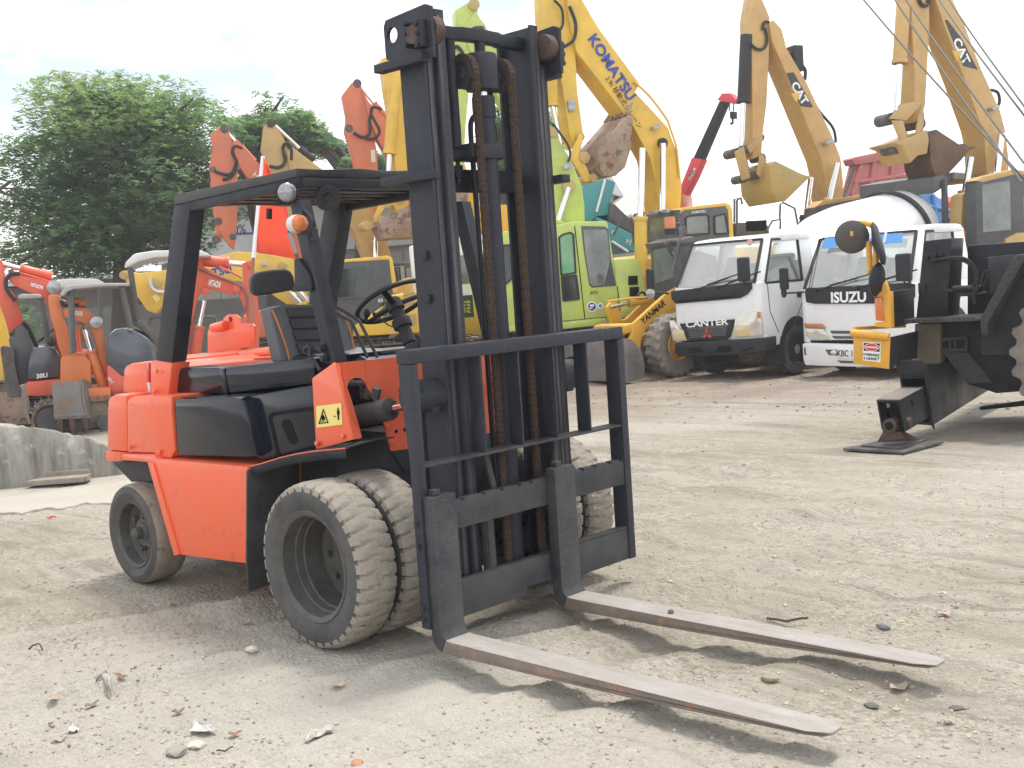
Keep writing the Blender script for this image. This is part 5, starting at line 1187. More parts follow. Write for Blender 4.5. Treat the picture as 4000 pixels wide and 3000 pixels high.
MB().lathe([(0.16 + 0.012 * math.cos(t), 0.012 * math.sin(t)) for t in [2 * math.pi * k / 8 for k in range(8)]], m1.f.y(ZQ(395, 730), 0.1), (0.6, 0.0, 0.8), 28, closed=True).build('steering_loop', M['rubber'], m1.t)
m1.side(ZQ, [(370, 760), (430, 750), (450, 830), (380, 840)], 0.3, 0.4, 'seat', M['vinyl'], 0.03)
m2 = Mach('mini_excavator', 'orange mini excavator with a grey toothed bucket hanging over the wall', 'mini excavator', ZQ(760, 1440), 14.2, 246, MG, TZ)
tracks(m2, -0.9, 0.7, 0.95, 0.25, 0.40)
m2.side(ZQ, [(490, 1280), (495, 950), (520, 905), (690, 900), (740, 960), (752, 1290)], 0.2, 0.85, 'engine_body', Oo, 0.05)
m2.side(ZQ, [(480, 1300), (500, 1180), (900, 1170), (900, 1300)], 0.42, 0.84, 'turntable', Oo, 0.03)
m2b = m2.sidec(ZQ, [(508, 545), (545, 514), (700, 524), (740, 560), (828, 632), (845, 760), (868, 980), (890, 1300), (810, 1290), (822, 1100), (775, 800), (720, 660), (640, 635), (520, 598)], 0.20, 'boom', Oo, 0.015)
m2s = m2.sidec(ZQ, [(390, 432), (410, 415), (480, 418), (495, 520), (510, 600), (550, 680), (595, 935), (520, 972), (470, 820), (430, 650), (410, 620)], 0.18, 'stick', Oo, 0.015)
m2.text('HITACHI', ZQ, (598, 567), (668, 573), 0.105, 0.075, M['whiteink'], m2b, bold=0.035, wscale=0.62)
m2.ram(ZQ, (690, 488), (545, 468), (470, 448), 0.0, 0.055, Oo); m2.ram(ZQ, (842, 1170), (735, 872), (685, 700), 0.13, 0.062, Oo)
m2.tube(ZQ, [(500, 470), (510, 500), (560, 505), (640, 500)], 0.12, 0.02, 'hydraulic_hose', M['rubber'], m2b, smooth=True)
m2.side(ZQ, [(735, 590), (820, 588), (830, 668), (770, 668), (740, 640)], 0.18, 0.36, 'lamp_guard', Oo, 0.02)
hp = m2.f.y(ZQ(780, 640), 0.2); MB().lathe([(0.001, -0.06), (0.06, -0.05), (0.078, 0.0), (0.07, 0.02), (0.001, 0.03)], hp, m2.t.matrix_basis.to_3x3().inverted() @ ((CAM_POS - m2.f.wor(hp)).normalized()), 20).build('boom_lamp', M['lamp'], m2b)
bk2 = m2.side(ZQ, [(420, 1150), (432, 1128), (640, 1112), (655, 1150), (668, 1300), (712, 1420), (440, 1430)], 0.62, 0.03, 'bucket', Gb, 0.01)
cy2 = [m2.f.y(ZQ(*p), 0.62) for p in ((640, 1112), (655, 1150), (668, 1300), (712, 1420))]
MB().prism(cy2 + [m2.f.y(ZQ(722, 1420), 0.2), m2.f.y(ZQ(724, 1135), 0.2), m2.f.y(ZQ(665, 1098), 0.3)], (-0.025, 0, 0)).build('side_plate', Gb, bk2, 0.004)
MB().prism([p + Vector((0.62 if i == 0 else 0.62, 0, 0)) for i, p in enumerate(cy2)] + [m2.f.y(ZQ(722, 1420), 0.2) + Vector((0.62, 0, 0)), m2.f.y(ZQ(665, 1098), 0.3) + Vector((0.62, 0, 0))], (0.025, 0, 0)).build('side_plate', Gb, bk2, 0.004)
m2.side(ZQ, [(432, 1388), (705, 1375), (708, 1398), (436, 1412)], 0.632, 0.02, 'cutting_edge', Gb, 0.004, bk2)
for a in ((485, 1425, 492, 1550), (582, 1420, 590, 1540), (690, 1415, 700, 1525)):
    m2.side(ZQ, [(a[0] - 27, a[1]), (a[0] + 25, a[1]), (a[2] + 20, a[3] - 4), (a[2] - 14, a[3])], 0.63, 0.05, 'bucket_tooth', M['rust'], 0.008, bk2)
lever_links(m2, ZQ, [(500, 985), (590, 980), (640, 1070), (645, 1110), (560, 1110), (530, 1040)], 0.09, Gb)
m2.pin(ZQ, (545, 1003), 0.17, -0.17, 0.055, St); m2.pin(ZQ, (600, 1100), 0.15, -0.15, 0.05, St)
canopy(m2, ZQ, [(495, 425), (500, 385), (530, 352), (575, 338), (840, 322), (1040, 322), (1055, 345), (840, 350), (600, 372), (540, 395), (520, 428)], 0.62, 1.2, Gc, [((985, 350), (1060, 690)), ((575, 370), (592, 890))], Dg)
m2.side(ZQ, [(585, 660), (680, 640), (690, 800), (620, 815)], 0.1, 0.5, 'seat', mat('brown_seat_vinyl', (0.33, 0.15, 0.06), 0.6), 0.05)
tu = MB()
for k in range(3): tu.tube([m2.f.y(ZQ(590 + k * 22, 700), 0.3), m2.f.y(ZQ(620 + k * 18, 880), 0.3)], 0.014, 6)
tu.build('control_levers', Ro, m2.t)
m3 = Mach('mini_excavator', 'red-orange mini excavator with blue-grey hood and pale canopy behind the forklift', 'mini excavator', Z1(1000, 1000), 14.8, 58, MG, TZ)
tracks(m3, -1.2, 1.0, 1.5, 0.3, 0.45)
m3.side(ZQ, [(865, 1000), (880, 985), (985, 1075), (1100, 1080), (1300, 1080), (1300, 1260), (880, 1270)], -0.75, 1.5, 'turntable', Ro, 0.04)
h3 = m3.side(ZQ, [(862, 990), (865, 800), (875, 740), (930, 695), (1010, 685), (1080, 700), (1180, 760), (1255, 840), (1280, 950), (1280, 1085), (985, 1075), (920, 1040)], -0.74, 1.48, 'engine_hood', Bg, 0.06)
m3.text('30U', ZQ, (872, 1090), (915, 1130), -0.755, None, M['whiteink'], m3.t)
m3b = m3.sidec(Z1, [(1245, 245), (1265, 180), (1300, 175), (1320, 235), (1500, 330), (1548, 375), (1525, 425), (1450, 402), (1330, 372), (1285, 420), (1240, 640), (1200, 900), (1140, 900), (1195, 560), (1212, 330)], 0.22, 'boom', Ro, 0.015, vis=-1)
m3s = m3.sidec(Z1, [(1568, 215), (1600, 200), (1628, 205), (1650, 260), (1668, 430), (1682, 560), (1680, 900), (1605, 900), (1602, 560), (1545, 412), (1578, 330)], 0.2, 'stick', Ro, 0.015, vis=-1)
m3.text('HITACHI', Z1, (1352, 338), (1428, 355), -0.115, 0.105, M['whiteink'], m3b, bold=0.035, wscale=0.62)
m3.ram(Z1, (1275, 190), (1485, 212), (1600, 224), 0.0, 0.075, Ro); m3.ram(Z1, (1258, 830), (1292, 620), (1325, 455), -0.14, 0.07, Ro)
m3.tube(Z1, [(1290, 250), (1440, 310), (1540, 350), (1590, 400), (1600, 480), (1570, 560)], -0.14, 0.016, 'hydraulic_hose', mat('dull_red_hose', (0.25, 0.10, 0.08), 0.6), m3b, smooth=True)
m3.tube(Z1, [(1420, 235), (1500, 270), (1570, 310)], -0.12, 0.014, 'hydraulic_line', Ro, m3b)
m3.tube(Z1, [(1160, 520), (1185, 480), (1220, 520), (1235, 610)], -0.2, 0.016, 'hydraulic_hose', M['rubber'], m3b, smooth=True)
for p in ((1290, 205), (1625, 222), (1530, 382), (1335, 400)): m3.pin(Z1, p, 0.14, -0.14, 0.05, Ro)
canopy(m3, Z1, [(803, 245), (815, 205), (870, 150), (1000, 130), (1300, 128), (1372, 165), (1280, 168), (1010, 175), (900, 200), (835, 235)], -0.6, 1.2, Gw, [((842, 240), (895, 580))], Dg)
m3.side(Z1, [(860, 600), (920, 590), (1010, 720), (1020, 800), (960, 690)], -0.5, 0.9, 'console', Dg, 0.02)
hr = MB()
for pts in ([(965, 620), (975, 570), (1040, 560), (1060, 620)], [(1320, 560), (1390, 560), (1410, 600)]): hr.tube([m3.f.y(Z1(*p), -0.5) for p in pts], 0.018, 8)
hr.build('handrail', St, m3.t)
m4 = Mach('mini_excavator', 'mini excavator seen only by its rounded pale canopy beyond the orange one', 'mini excavator', ZQ(650, 900), 19.0, 246, MG, TZ)
tracks(m4, -1.2, 0.95, 1.5, 0.3, 0.45)
m4.side(ZQ, [(440, 1100), (450, 880), (800, 870), (800, 1100)], 0.7, 1.4, 'engine_body', Ro, 0.06)
canopy(m4, ZQ, [(435, 320), (460, 298), (560, 286), (780, 288), (845, 318), (830, 330), (560, 345), (500, 365)], 0.7, 1.2, Gw, [((470, 330), (480, 900)), ((810, 320), (820, 900))], Dg)
yl = Mach('excavator', 'yellow excavator arm cut off by the left picture edge behind the breaker', 'excavator', ZQ(-40, 1250), 17.5, 246, None, TZ)
yl.sidec(ZQ, [(-60, 430), (0, 480), (35, 600), (75, 760), (90, 860), (20, 900), (-60, 700)], 0.3, 'stick', Yk, 0.015)
yl.sidec(ZQ, [(-200, 900), (10, 860), (30, 1180), (20, 1330), (-200, 1400)], 1.0, 'body', Yk, 0.03)
tracks(yl, -1.5, 1.0, 1.8, 0.4, 0.55)
# ================================================================ road vehicles, loader, crane
def road_wheel(m, x, y, z, r, w, side, rimm, nm='wheel', rimr=0.55, holes=6, lug=None):
    ax = Vector((0, side, 0))
    pr = [(r * rimr, -w * 0.4), (r * 0.75, -w * 0.5), (r * 0.93, -w * 0.48), (r, -w * 0.36), (r, 0), (r, w * 0.36), (r * 0.93, w * 0.48), (r * 0.75, w * 0.5), (r * rimr, w * 0.42)]
    fn = None
    if lug:
        def fn(i, j, rr): return rr + (lug if ((i + (2 if j > 4 else 0)) % 4 < 2 and j in (2, 3, 4, 5, 6)) else 0)
    wh = MB().lathe(pr, (x, y, z), ax, 80 if lug else 44, fn).build('wheel', M['wall'] if not lug else mat('dusty_lug_tyre', (0.14, 0.13, 0.12), 0.9, dirt=((0.30, 0.26, 0.21), 0.5, 5), bump=0.2), m.t)
    rm = MB().lathe([(r * rimr * 1.02, w * 0.42), (r * rimr * 0.97, w * 0.46), (r * rimr * 0.92, w * 0.38), (r * rimr * 0.86, w * 0.12), (r * rimr * 0.5, w * 0.30), (r * rimr * 0.40, w * 0.33), (r * rimr * 0.34, w * 0.48), (0.001, w * 0.50)], (x, y, z), ax, 36).build('rim', rimm, wh)
    for k in range(holes):
        t = 2 * math.pi * k / holes; q = Vector((x + r * rimr * 0.68 * math.cos(t), y, z + r * rimr * 0.68 * math.sin(t))) + ax * w * 0.205
        MB().cyl(q, q + ax * 0.02, r * rimr * 0.12, n=12).build('rim_hole', M['ink'], rm)
    return wh
RimG = mat('grey_wheel_rim', (0.52, 0.52, 0.51), 0.45, metal=0.3, var=0.1, dirt=((0.22, 0.19, 0.15), 0.4, 8))
HL = mat('headlamp_lens', (0.62, 0.60, 0.52), 0.12, metal=0.25, var=0.2, scale=7, coat=0.8)
WH = M['white']
def cabover(m, zf, W, Lc, z_sill, z_belt, z_roof, slope, fr, spec):
    """hollow cab: W wide, Lc long, z_sill underside, z_belt windscreen base, z_roof roof; front face at x=0 leaning back by slope above the belt"""
    h = W / 2; dz = z_roof - z_belt; xr = -slope
    low = MB()
    secs = []
    for x, y_, zt in ((0.0, h - 0.09, z_belt - 0.02), (-0.06, h - 0.02, z_belt), (-0.16, h, z_belt), (-Lc, h, z_belt)):
        secs.append([Vector((x, -y_, z_sill + 0.0)), Vector((x, y_, z_sill)), Vector((x, y_, zt)), Vector((x, -y_, zt))])
    body = low.loft(secs).build('cab_body', WH, m.t, 0.03)
    rf = MB(); secs = []
    for x, y_, z1 in ((xr + 0.03, h - 0.16, z_roof - 0.05), (xr - 0.10, h - 0.11, z_roof), (xr - 0.5, h - 0.09, z_roof + 0.035), (-Lc + 0.12, h - 0.09, z_roof + 0.03), (-Lc, h - 0.10, z_roof - 0.03)):
        secs.append([Vector((x, -y_, z_roof - 0.09)), Vector((x, y_, z_roof - 0.09)), Vector((x, y_, z1 - 0.02)), Vector((x, y_ - 0.06, z1)), Vector((x, -y_ + 0.06, z1)), Vector((x, -y_, z1 - 0.02))])
    rf.loft(secs).build('cab_roof', WH, body, 0.02)
    for s_ in (1, -1):
        MB().loft([[Vector((a, s_ * (b), z_belt - 0.02)) for a, b in ((-0.02, h - 0.10), (-0.13, h - 0.01), (-0.22, h - 0.03), (-0.09, h - 0.12))], [Vector((a, s_ * b, z_roof - 0.05)) for a, b in ((xr + 0.02, h - 0.17), (xr - 0.07, h - 0.10), (xr - 0.15, h - 0.12), (xr - 0.05, h - 0.19))]]).build('front_pillar', WH, body, 0.01)
        MB().loft([[Vector((a, s_ * b, z_belt - 0.02)) for a, b in ((-Lc + 0.42, h), (-Lc, h), (-Lc, h - 0.06), (-Lc + 0.42, h - 0.06))], [Vector((a, s_ * b, z_roof - 0.05)) for a, b in ((-Lc + 0.34, h - 0.10), (-Lc + 0.02, h - 0.10), (-Lc + 0.02, h - 0.16), (-Lc + 0.34, h - 0.16))]]).build('rear_pillar', WH, body, 0.01)
        wpts = ([Vector((-0.16, s_ * (h - 0.012), z_belt - 0.02)), Vector((-Lc + 0.44, s_ * (h - 0.012), z_belt - 0.02)), Vector((-Lc + 0.36, s_ * (h - 0.115), z_roof - 0.07)), Vector((xr - 0.11, s_ * (h - 0.115), z_roof - 0.07))])
        b_ = MB(); b_.poly(wpts); gw = b_.build('side_window', GL, body, smooth=0)
        fb = MB(); vs_ = [v.co.copy() for v in gw.data.vertices]
        for a, b in zip(vs_, vs_[1:] + vs_[:1]): fb.bar(a, b, 0.035, 0.035, (0, 1, 0))
        fb.build('window_seal', M['rubber'], gw)
    ws = [Vector((-0.015, -(h - 0.10), z_belt - 0.01)), Vector((-0.015, h - 0.10, z_belt - 0.01)), Vector((xr + 0.035, h - 0.17, z_roof - 0.055)), Vector((xr + 0.035, -(h - 0.17), z_roof - 0.055))]
    mid = [Vector((0.03, 0, z_belt - 0.01)), Vector((xr + 0.07, 0, z_roof - 0.05))]
    b_ = MB(); b_.sheet([[ws[0], mid[0], ws[1]], [ws[3], mid[1], ws[2]]]); wsn = b_.build('windscreen', GL, body, smooth=60)
    fb = MB()
    for a, b in ((ws[0], ws[3]), (ws[1], ws[2]), (ws[2], mid[1]), (mid[1], ws[3])): fb.bar(a, b, 0.04, 0.03)
    fb.build('windscreen_seal', M['rubber'], wsn)
    # interior
    inn = mat('grey_cab_interior', (0.16, 0.165, 0.17), 0.8)
    MB().bx(-Lc + 0.02, -Lc + 0.05, -h + 0.14, h - 0.14, z_belt - 0.05, z_roof - 0.4).build('back_wall', inn, body)
    MB().prism([(-0.1, -h + 0.1, z_belt), (-0.42, -h + 0.1, z_belt + 0.06), (-0.5, -h + 0.1, z_belt - 0.05)], (0, W - 0.2, 0)).build('dashboard', M['plastic'], body, 0.02)
    for s_ in (1, -1):
        MB().prism([(-Lc + 0.45, s_ * h * 0.25, z_belt - 0.1), (-Lc + 0.62, s_ * h * 0.25, z_belt - 0.05), (-Lc + 0.36, s_ * h * 0.25, z_belt + 0.42), (-Lc + 0.25, s_ * h * 0.25, z_belt + 0.40)], (0, s_ * h * 0.5, 0)).build('seat', mat('light_grey_seat_cloth', (0.36, 0.36, 0.36), 0.8), body, 0.04)
    sc_ = Vector((-0.55, -h * 0.5, z_belt + 0.06))
    MB().lathe([(0.19 + 0.014 * math.cos(t), 0.014 * math.sin(t)) for t in [2 * math.pi * k / 8 for k in range(8)]], sc_, (-0.5, 0, 0.85), 32, closed=True).bar(sc_ + Vector((0, -0.18, 0)), sc_ + Vector((0, 0.18, 0)), 0.03, 0.02).build('steering_wheel', M['plastic'], body)
    return body, wsn
def wiper(m, x, a, b, par):
    A, B = Vector((x, a[0], a[1])), Vector((x - (b[1] - a[1]) * 0.35 + 0.02, b[0], b[1]))
    MB().tube([A + Vector((0.03, 0, 0)), A.lerp(B, 0.5) + Vector((0.05, 0, 0)), B + Vector((0.03, 0, 0))], 0.012, 6).box(A + Vector((0.03, 0, 0)), (0.05, 0.06, 0.05)).bar(A.lerp(B, 0.35) + Vector((0.045, 0, 0.012)), B.lerp(A, -0.35) + Vector((0.035, 0, 0.0)), 0.012, 0.02).build('wiper', M['plastic'], par)
def door_lines(m, par, h, Lc, z0, z1):
    for s_ in (1, -1):
        q = MB(); y = s_ * (h + 0.001)
        for a, b in (((-0.24, z0 + 0.35), (-0.20, z1)), ((-0.24, z0 + 0.35), (-0.45, z0 + 0.02)), ((-Lc + 0.40, z0 + 0.55), (-Lc + 0.38, z1)), ((-0.8, z0), (-Lc + 0.40, z0 + 0.55))):
            q.bar((a[0], y, a[1]), (b[0], y, b[1]), 0.012, 0.012, (0, 1, 0))
        q.build('door_seam', mat('panel_gap_grey', (0.12, 0.12, 0.12), 0.7), par)
        MB().bx(-Lc + 0.48, -Lc + 0.62, min(y, y + s_ * 0.025), max(y, y + s_ * 0.025), z1 - 0.28, z1 - 0.22).build('door_handle', M['plastic'], par, 0.006)
def arch(m, par, x, z, r, h):
    for s_ in (1, -1):
        pts = [(x + r * math.cos(R(a)), s_ * (h + 0.003), z + r * math.sin(R(a))) for a in range(0, 181, 15)]
        MB().prism([Vector(p) for p in pts] + [Vector((x - r, s_ * (h + 0.003), z - 0.25)), Vector((x + r, s_ * (h + 0.003), z - 0.25))], (0, -s_ * 0.25, 0)).build('wheel_arch', M['rubber'], par)

# ---- plain white cab with the mixer drum
ct = Mach('mixer_truck', 'white mixer truck with black bumper whose drum shows behind the cabs', 'mixer truck', (2800, 1350), 17.9, 268)
W1, h1 = 1.66, 0.83
zb_ = ct.f.x(ZK(900, 905), 0).z; zr_ = ct.f.x(ZK(950, 560), -0.42).z; zs_ = ct.f.x(ZK(1000, 1300), 0).z
b1, ws1 = cabover(ct, ZK, W1, 1.62, zs_ - 0.05, zb_, zr_, 0.42, None, None)
door_lines(ct, b1, h1, 1.62, zs_, zb_); wx1 = ct.f.y(ZK(1590, 1400), h1).x; arch(ct, b1, wx1, 0.44, 0.46, h1)
def fx(m, zf, pts, x, th, name, mt, par, bev=0.006): return m.front(zf, pts, x + th, th, name, mt, bev, par)
fx(ct, ZK, [(625, 955), (640, 950), (1235, 880), (1240, 930), (1205, 975), (1150, 1005), (660, 1048), (630, 1010)], 0.002, 0.03, 'cowl_panel', M['plastic'], b1)
for a, b in (((680, 1030), (860, 1015)), ((890, 1012), (1105, 992))): MB().bar(ct.f.x(ZK(*a), 0.036), ct.f.x(ZK(*b), 0.036), 0.03, 0.03).build('air_slot', M['ink'], b1)
g1 = fx(ct, ZK, [(690, 1200), (1112, 1165), (1100, 1200), (1075, 1300), (1050, 1318), (770, 1330), (740, 1310)], 0.002, 0.04, 'grille', M['plastic'], b1, 0.01)
for k in range(5):
    MB().bar(ct.f.x(ZK(760 + k * 3, 1245 + k * 15), 0.047), ct.f.x(ZK(1060 - k * 3, 1222 + k * 15), 0.047), 0.02, 0.022).build('grille_bar', Dg, g1)
fx(ct, ZK, [(748, 1235), (1055, 1208), (1058, 1220), (750, 1248)], 0.042, 0.012, 'grille_rim', St, g1, 0.002)
ct.textx('CANTER', ZK, (738, 1210), (1062, 1185), 0.045, 0.125, M['whiteink'], g1, bold=0.03, wscale=1.55)
# three-diamond emblem
c0 = ct.f.x(ZK(903, 1282), 0.06); em = MB()
for k in range(3):
    t = R(90 + 120 * k); d = Vector((0, math.cos(t), math.sin(t))); n_ = Vector((0, -d.z, d.y))
    em.prism([c0 + d * 0.006, c0 + d * 0.05 + n_ * 0.028, c0 + d * 0.098, c0 + d * 0.05 - n_ * 0.028], (0.012, 0, 0))
em.build('emblem', M['redink'], g1)
for pts, mt_ in (([(1112, 1165), (1240, 1108), (1305, 1108), (1322, 1290), (1100, 1305)], HL), ([(612, 1175), (640, 1175), (740, 1300), (745, 1330), (640, 1330)], HL)):
    hl_ = fx(ct, ZK, pts, -0.01, 0.05, 'headlight', mt_, b1, 0.012)
fx(ct, ZK, [(1280, 1112), (1305, 1108), (1308, 1155), (1286, 1160)], 0.03, 0.015, 'turn_signal', M['amber'], b1, 0.003)
fx(ct, ZK, [(1108, 1225), (1225, 1210), (1232, 1292), (1105, 1300)], 0.03, 0.015, 'fog_lamp', mat('yellowed_lamp', (0.62, 0.50, 0.27), 0.15, coat=0.8), b1, 0.006)
fx(ct, ZK, [(640, 1250), (720, 1245), (742, 1320), (655, 1328)], 0.03, 0.015, 'fog_lamp', mat('yellowed_lamp', (0.62, 0.50, 0.27), 0.15), b1, 0.006)
P = [ct.f.x(ZK(*p), 0.06) for p in ((650, 1345), (1335, 1308), (1345, 1410), (1200, 1425), (1190, 1440), (680, 1450), (655, 1420))]
bp_ = MB().prism(P, (-0.30, 0, 0)).build('bumper', M['plastic'], ct.t, 0.025)
for pts in ([(755, 1385), (850, 1380), (872, 1415), (780, 1425)], [(985, 1375), (1080, 1370), (1085, 1415), (965, 1420)], [(1160, 1400), (1250, 1375), (1250, 1392), (1180, 1412)]):
    fx(ct, ZK, pts, 0.061, 0.006, 'bumper_recess', M['ink'], bp_, 0)
MB().bx(-0.35, -0.05, h1 - 0.02, h1 + 0.02, P[2].z, P[1].z).build('bumper_end', M['plastic'], bp_, 0.01)
for s_ in (1, -1):
    road_wheel(ct, wx1, s_ * (h1 - 0.10), 0.385, 0.385, 0.22, s_, RimG)
    road_wheel(ct, -3.6, s_ * 0.70, 0.385, 0.385, 0.22, s_, RimG)
MB().bx(-5.6, -1.0, -0.40, 0.40, 0.45, 0.70).build('chassis', M['rubber'], ct.t)
for s_ in (1, -1): MB().prism([Vector((x, s_ * (h1 - 0.002), z)) for x, z in ((-0.06, zs_ + 0.01), (-0.06, zs_ - 0.20), (wx1 + 0.47, zs_ - 0.16), (wx1 + 0.42, zs_ + 0.01))], (0, -s_ * 0.12, 0)).build('door_sill', WH, b1, 0.01)
MB().prism([(wx1 - 0.5, h1 - 0.02, 0.52), (wx1 - 0.5, h1 - 0.35, 0.52), (wx1 - 0.55, h1 - 0.35, 0.22), (wx1 - 0.55, h1 - 0.02, 0.28)], (-0.02, 0, 0)).build('mud_flap', M['rubber'], ct.t)
wiper(ct, 0.0, (-0.30, zb_ - 0.06), (0.28, zb_ + 0.09), b1); wiper(ct, 0.0, (0.10, zb_ - 0.05), (0.66, zb_ + 0.10), b1)
def mirror(m, P, a, sz, par, axis=(0, 0, 1), tilt=0.0):
    P, a = Vector(P), Vector(a)
    o = MB().box(P, sz, Matrix.Rotation(tilt, 3, 'Z')).build('mirror', M['plastic'], par, min(sz) * 0.4, seg=3)
    MB().tube([a, Vector((P.x, P.y, a.z)) if abs(a.z - P.z) > 0.05 else a.lerp(P, 0.5), P - Vector((0, 0, sz[2] * 0.45))], 0.014, 6).build('mirror_arm', M['plastic'], o)
    return o
mirror(ct, ct.f.x(ZK(1180, 785), 0.12), ct.f.x(ZK(1175, 900), 0.0), (0.10, 0.19, 0.36), b1)
mirror(ct, ct.f.x(ZK(468, 860), 0.18), ct.f.x(ZK(610, 965), 0.0), (0.10, 0.12, 0.33), b1)
c0 = ct.f.x(ZK(470, 970), 0.22); MB().lathe([(0.001, -0.02), (0.075, -0.015), (0.08, 0.0), (0.001, 0.012)], c0, (1, 0.2, 0), 18).build('round_mirror', M['lamp'], b1)
MB().tube([ct.f.x(ZK(490, 962), 0.2), ct.f.x(ZK(610, 968), 0.02)], 0.016, 6).build('mirror_arm', M['plastic'], b1)
c0 = ct.f.x(ZK(1228, 580), -0.35); MB().cyl(c0, c0 + Vector((0.006, 0, 0)), 0.055, n=20).build('round_sticker', mat('pink_sticker', (0.75, 0.35, 0.33), 0.5), ws1)
MB().tube([ct.f.x(ZK(625, 850), 0.03), ct.f.x(ZK(705, 530), -0.3)], 0.012, 6).build('antenna', St, b1)
# drum: axis rises towards the tail
pa = ct.f.y(ZC(330, 260), 0.0); 
d0, d1 = ct.f.y((3085, 1150), 0.0), ct.f.y((3530, 887), 0.0)
dd = (d1 - d0); L_ = dd.length
drum = MB().lathe([(0.001, 0.0), (0.45, 0.0), (0.62, 0.15), (0.92, L_ * 0.22), (1.0, L_ * 0.36), (0.98, L_ * 0.5), (0.72, L_ * 0.98), (0.70, L_), (0.50, L_ + 0.02), (0.50, L_ - 0.3), (0.001, L_ - 0.32)], d0, dd, 48).build('mixer_drum', WH, ct.t, smooth=25)
MB().lathe([(0.815, L_ * 0.84), (0.85, L_ * 0.84), (0.84, L_ * 0.87), (0.795, L_ * 0.87)], d0, dd, 48, closed=True).build('drum_ring', M['rubber'], drum)
hop = MB(); 
hop.prism([d1 + Vector((0.25, -0.75, 0.55)), d1 + Vector((0.25, -0.75, 0.85)), d1 + Vector((-0.5, -0.75, 0.95)), d1 + Vector((-0.55, -0.75, 0.80))], (0, 1.5, 0))
hop.build('hopper', Dg, ct.t, 0.02)
MB().prism([d1 + Vector((-0.5, -0.8, 0.95)), d1 + Vector((-2.2, -0.8, 0.9)), d1 + Vector((-2.2, -0.8, 0.82)), d1 + Vector((-0.5, -0.8, 0.82))], (0, 1.6, 0)).build('tarpaulin', mat('brown_tarpaulin', (0.30, 0.26, 0.22), 0.8, bump=0.3), ct.t, 0.01)
def post_(a, b, w_): MB().bar(a, b, w_, w_).build('drum_frame', Dg, ct.t, 0.006)
for s_ in (1, -1):
    post_((d1.x - 0.1, s_ * 0.75, 0.7), (d1.x - 0.1, s_ * 0.78, d1.z + 0.8), 0.09); post_((d1.x - 2.2, s_ * 0.78, 0.7), (d1.x - 2.2, s_ * 0.8, d1.z + 0.85), 0.05)
    post_((d1.x - 1.6, s_ * 0.78, d1.z + 0.85), (d1.x - 0.2, s_ * 0.7, d1.z - 0.1), 0.06); post_((d0.x + 0.05, s_ * 0.4, 0.7), (d0.x + 0.05, s_ * 0.3, d0.z), 0.10)
MB().bx(d1.x - 2.6, -1.0, -0.38, 0.38, 0.46, 0.69).build('subframe', M['rubber'], ct.t)

# ---- white truck with the maker's name below its windscreen
iz = Mach('truck', 'white truck with blue sun strip across its windscreen and white bumper', 'truck', ZC(580, 1000), 16.7, 268)
W2, h2 = 1.86, 0.93
zb_ = iz.f.x(ZC(560, 525), 0).z; zr_ = iz.f.x(ZC(650, 170), -0.45).z; zs_ = iz.f.x(ZC(500, 890), 0).z
b2, ws2 = cabover(iz, ZC, W2, 1.75, zs_, zb_, zr_, 0.45, None, None)
door_lines(iz, b2, h2, 1.75, zs_, zb_); arch(iz, b2, -1.15, 0.46, 0.48, h2)
fx(iz, ZC, [(238, 560), (250, 540), (900, 505), (950, 515), (950, 600), (900, 625), (700, 640), (300, 642), (245, 630)], 0.002, 0.025, 'cowl_panel', M['plastic'], b2)
iz.textx('ISUZU', ZC, (408, 605), (636, 598), 0.032, None, M['whiteink'], b2, bold=0.035, wscale=1.12)
for pts in ([(400, 815), (680, 820), (680, 838), (412, 834)], [(412, 850), (690, 852), (690, 870), (430, 868)]):
    fx(iz, ZC, pts, 0.001, 0.012, 'grille_slot', Dg, b2, 0.002)
fx(iz, ZC, [(240, 800), (360, 805), (400, 870), (270, 868), (250, 850)], -0.01, 0.04, 'headlight', HL, b2, 0.01)
fx(iz, ZC, [(230, 768), (345, 772), (372, 800), (240, 798)], -0.005, 0.045, 'turn_signal', mat('dull_amber_lens', (0.46, 0.17, 0.07), 0.3, coat=0.5), b2, 0.006)
fx(iz, ZC, [(270, 872), (900, 880), (900, 905), (280, 895)], -0.02, 0.02, 'grille_gap', M['ink'], b2, 0)
P = [iz.f.x(ZC(*p), 0.08) for p in ((222, 905), (232, 896), (560, 905), (985, 890), (985, 1060), (900, 1055), (560, 1050), (240, 1040), (228, 1000))]
bp2 = MB().prism(P, (-0.32, 0, 0)).build('bumper', WH, iz.t, 0.03)
fx(iz, ZC, [(232, 928), (242, 925), (246, 975), (236, 975)], 0.081, 0.006, 'bumper_slot', Dg, bp2, 0)
fx(iz, ZC, [(370, 938), (445, 940), (448, 975), (395, 975)], 0.081, 0.006, 'bumper_recess', Dg, bp2, 0)
c0 = iz.f.x(ZC(425, 958), 0.09); MB().ball(c0, 0.045, 8, (0.5, 1.2, 0.8)).build('fog_lamp', HL, bp2)
fx(iz, ZC, [(445, 1008), (640, 1015), (640, 1030), (470, 1026)], 0.081, 0.006, 'bumper_slot', Dg, bp2, 0)
pp = fx(iz, ZC, [(446, 930), (640, 930), (640, 1000), (450, 996)], 0.081, 0.012, 'number_plate', M['signwhite'], bp2, 0.003)
iz.textx('KBC 15', ZC, (450, 964), (572, 966), 0.094, 0.13, M['ink'], pp, bold=0.01, wscale=0.62)
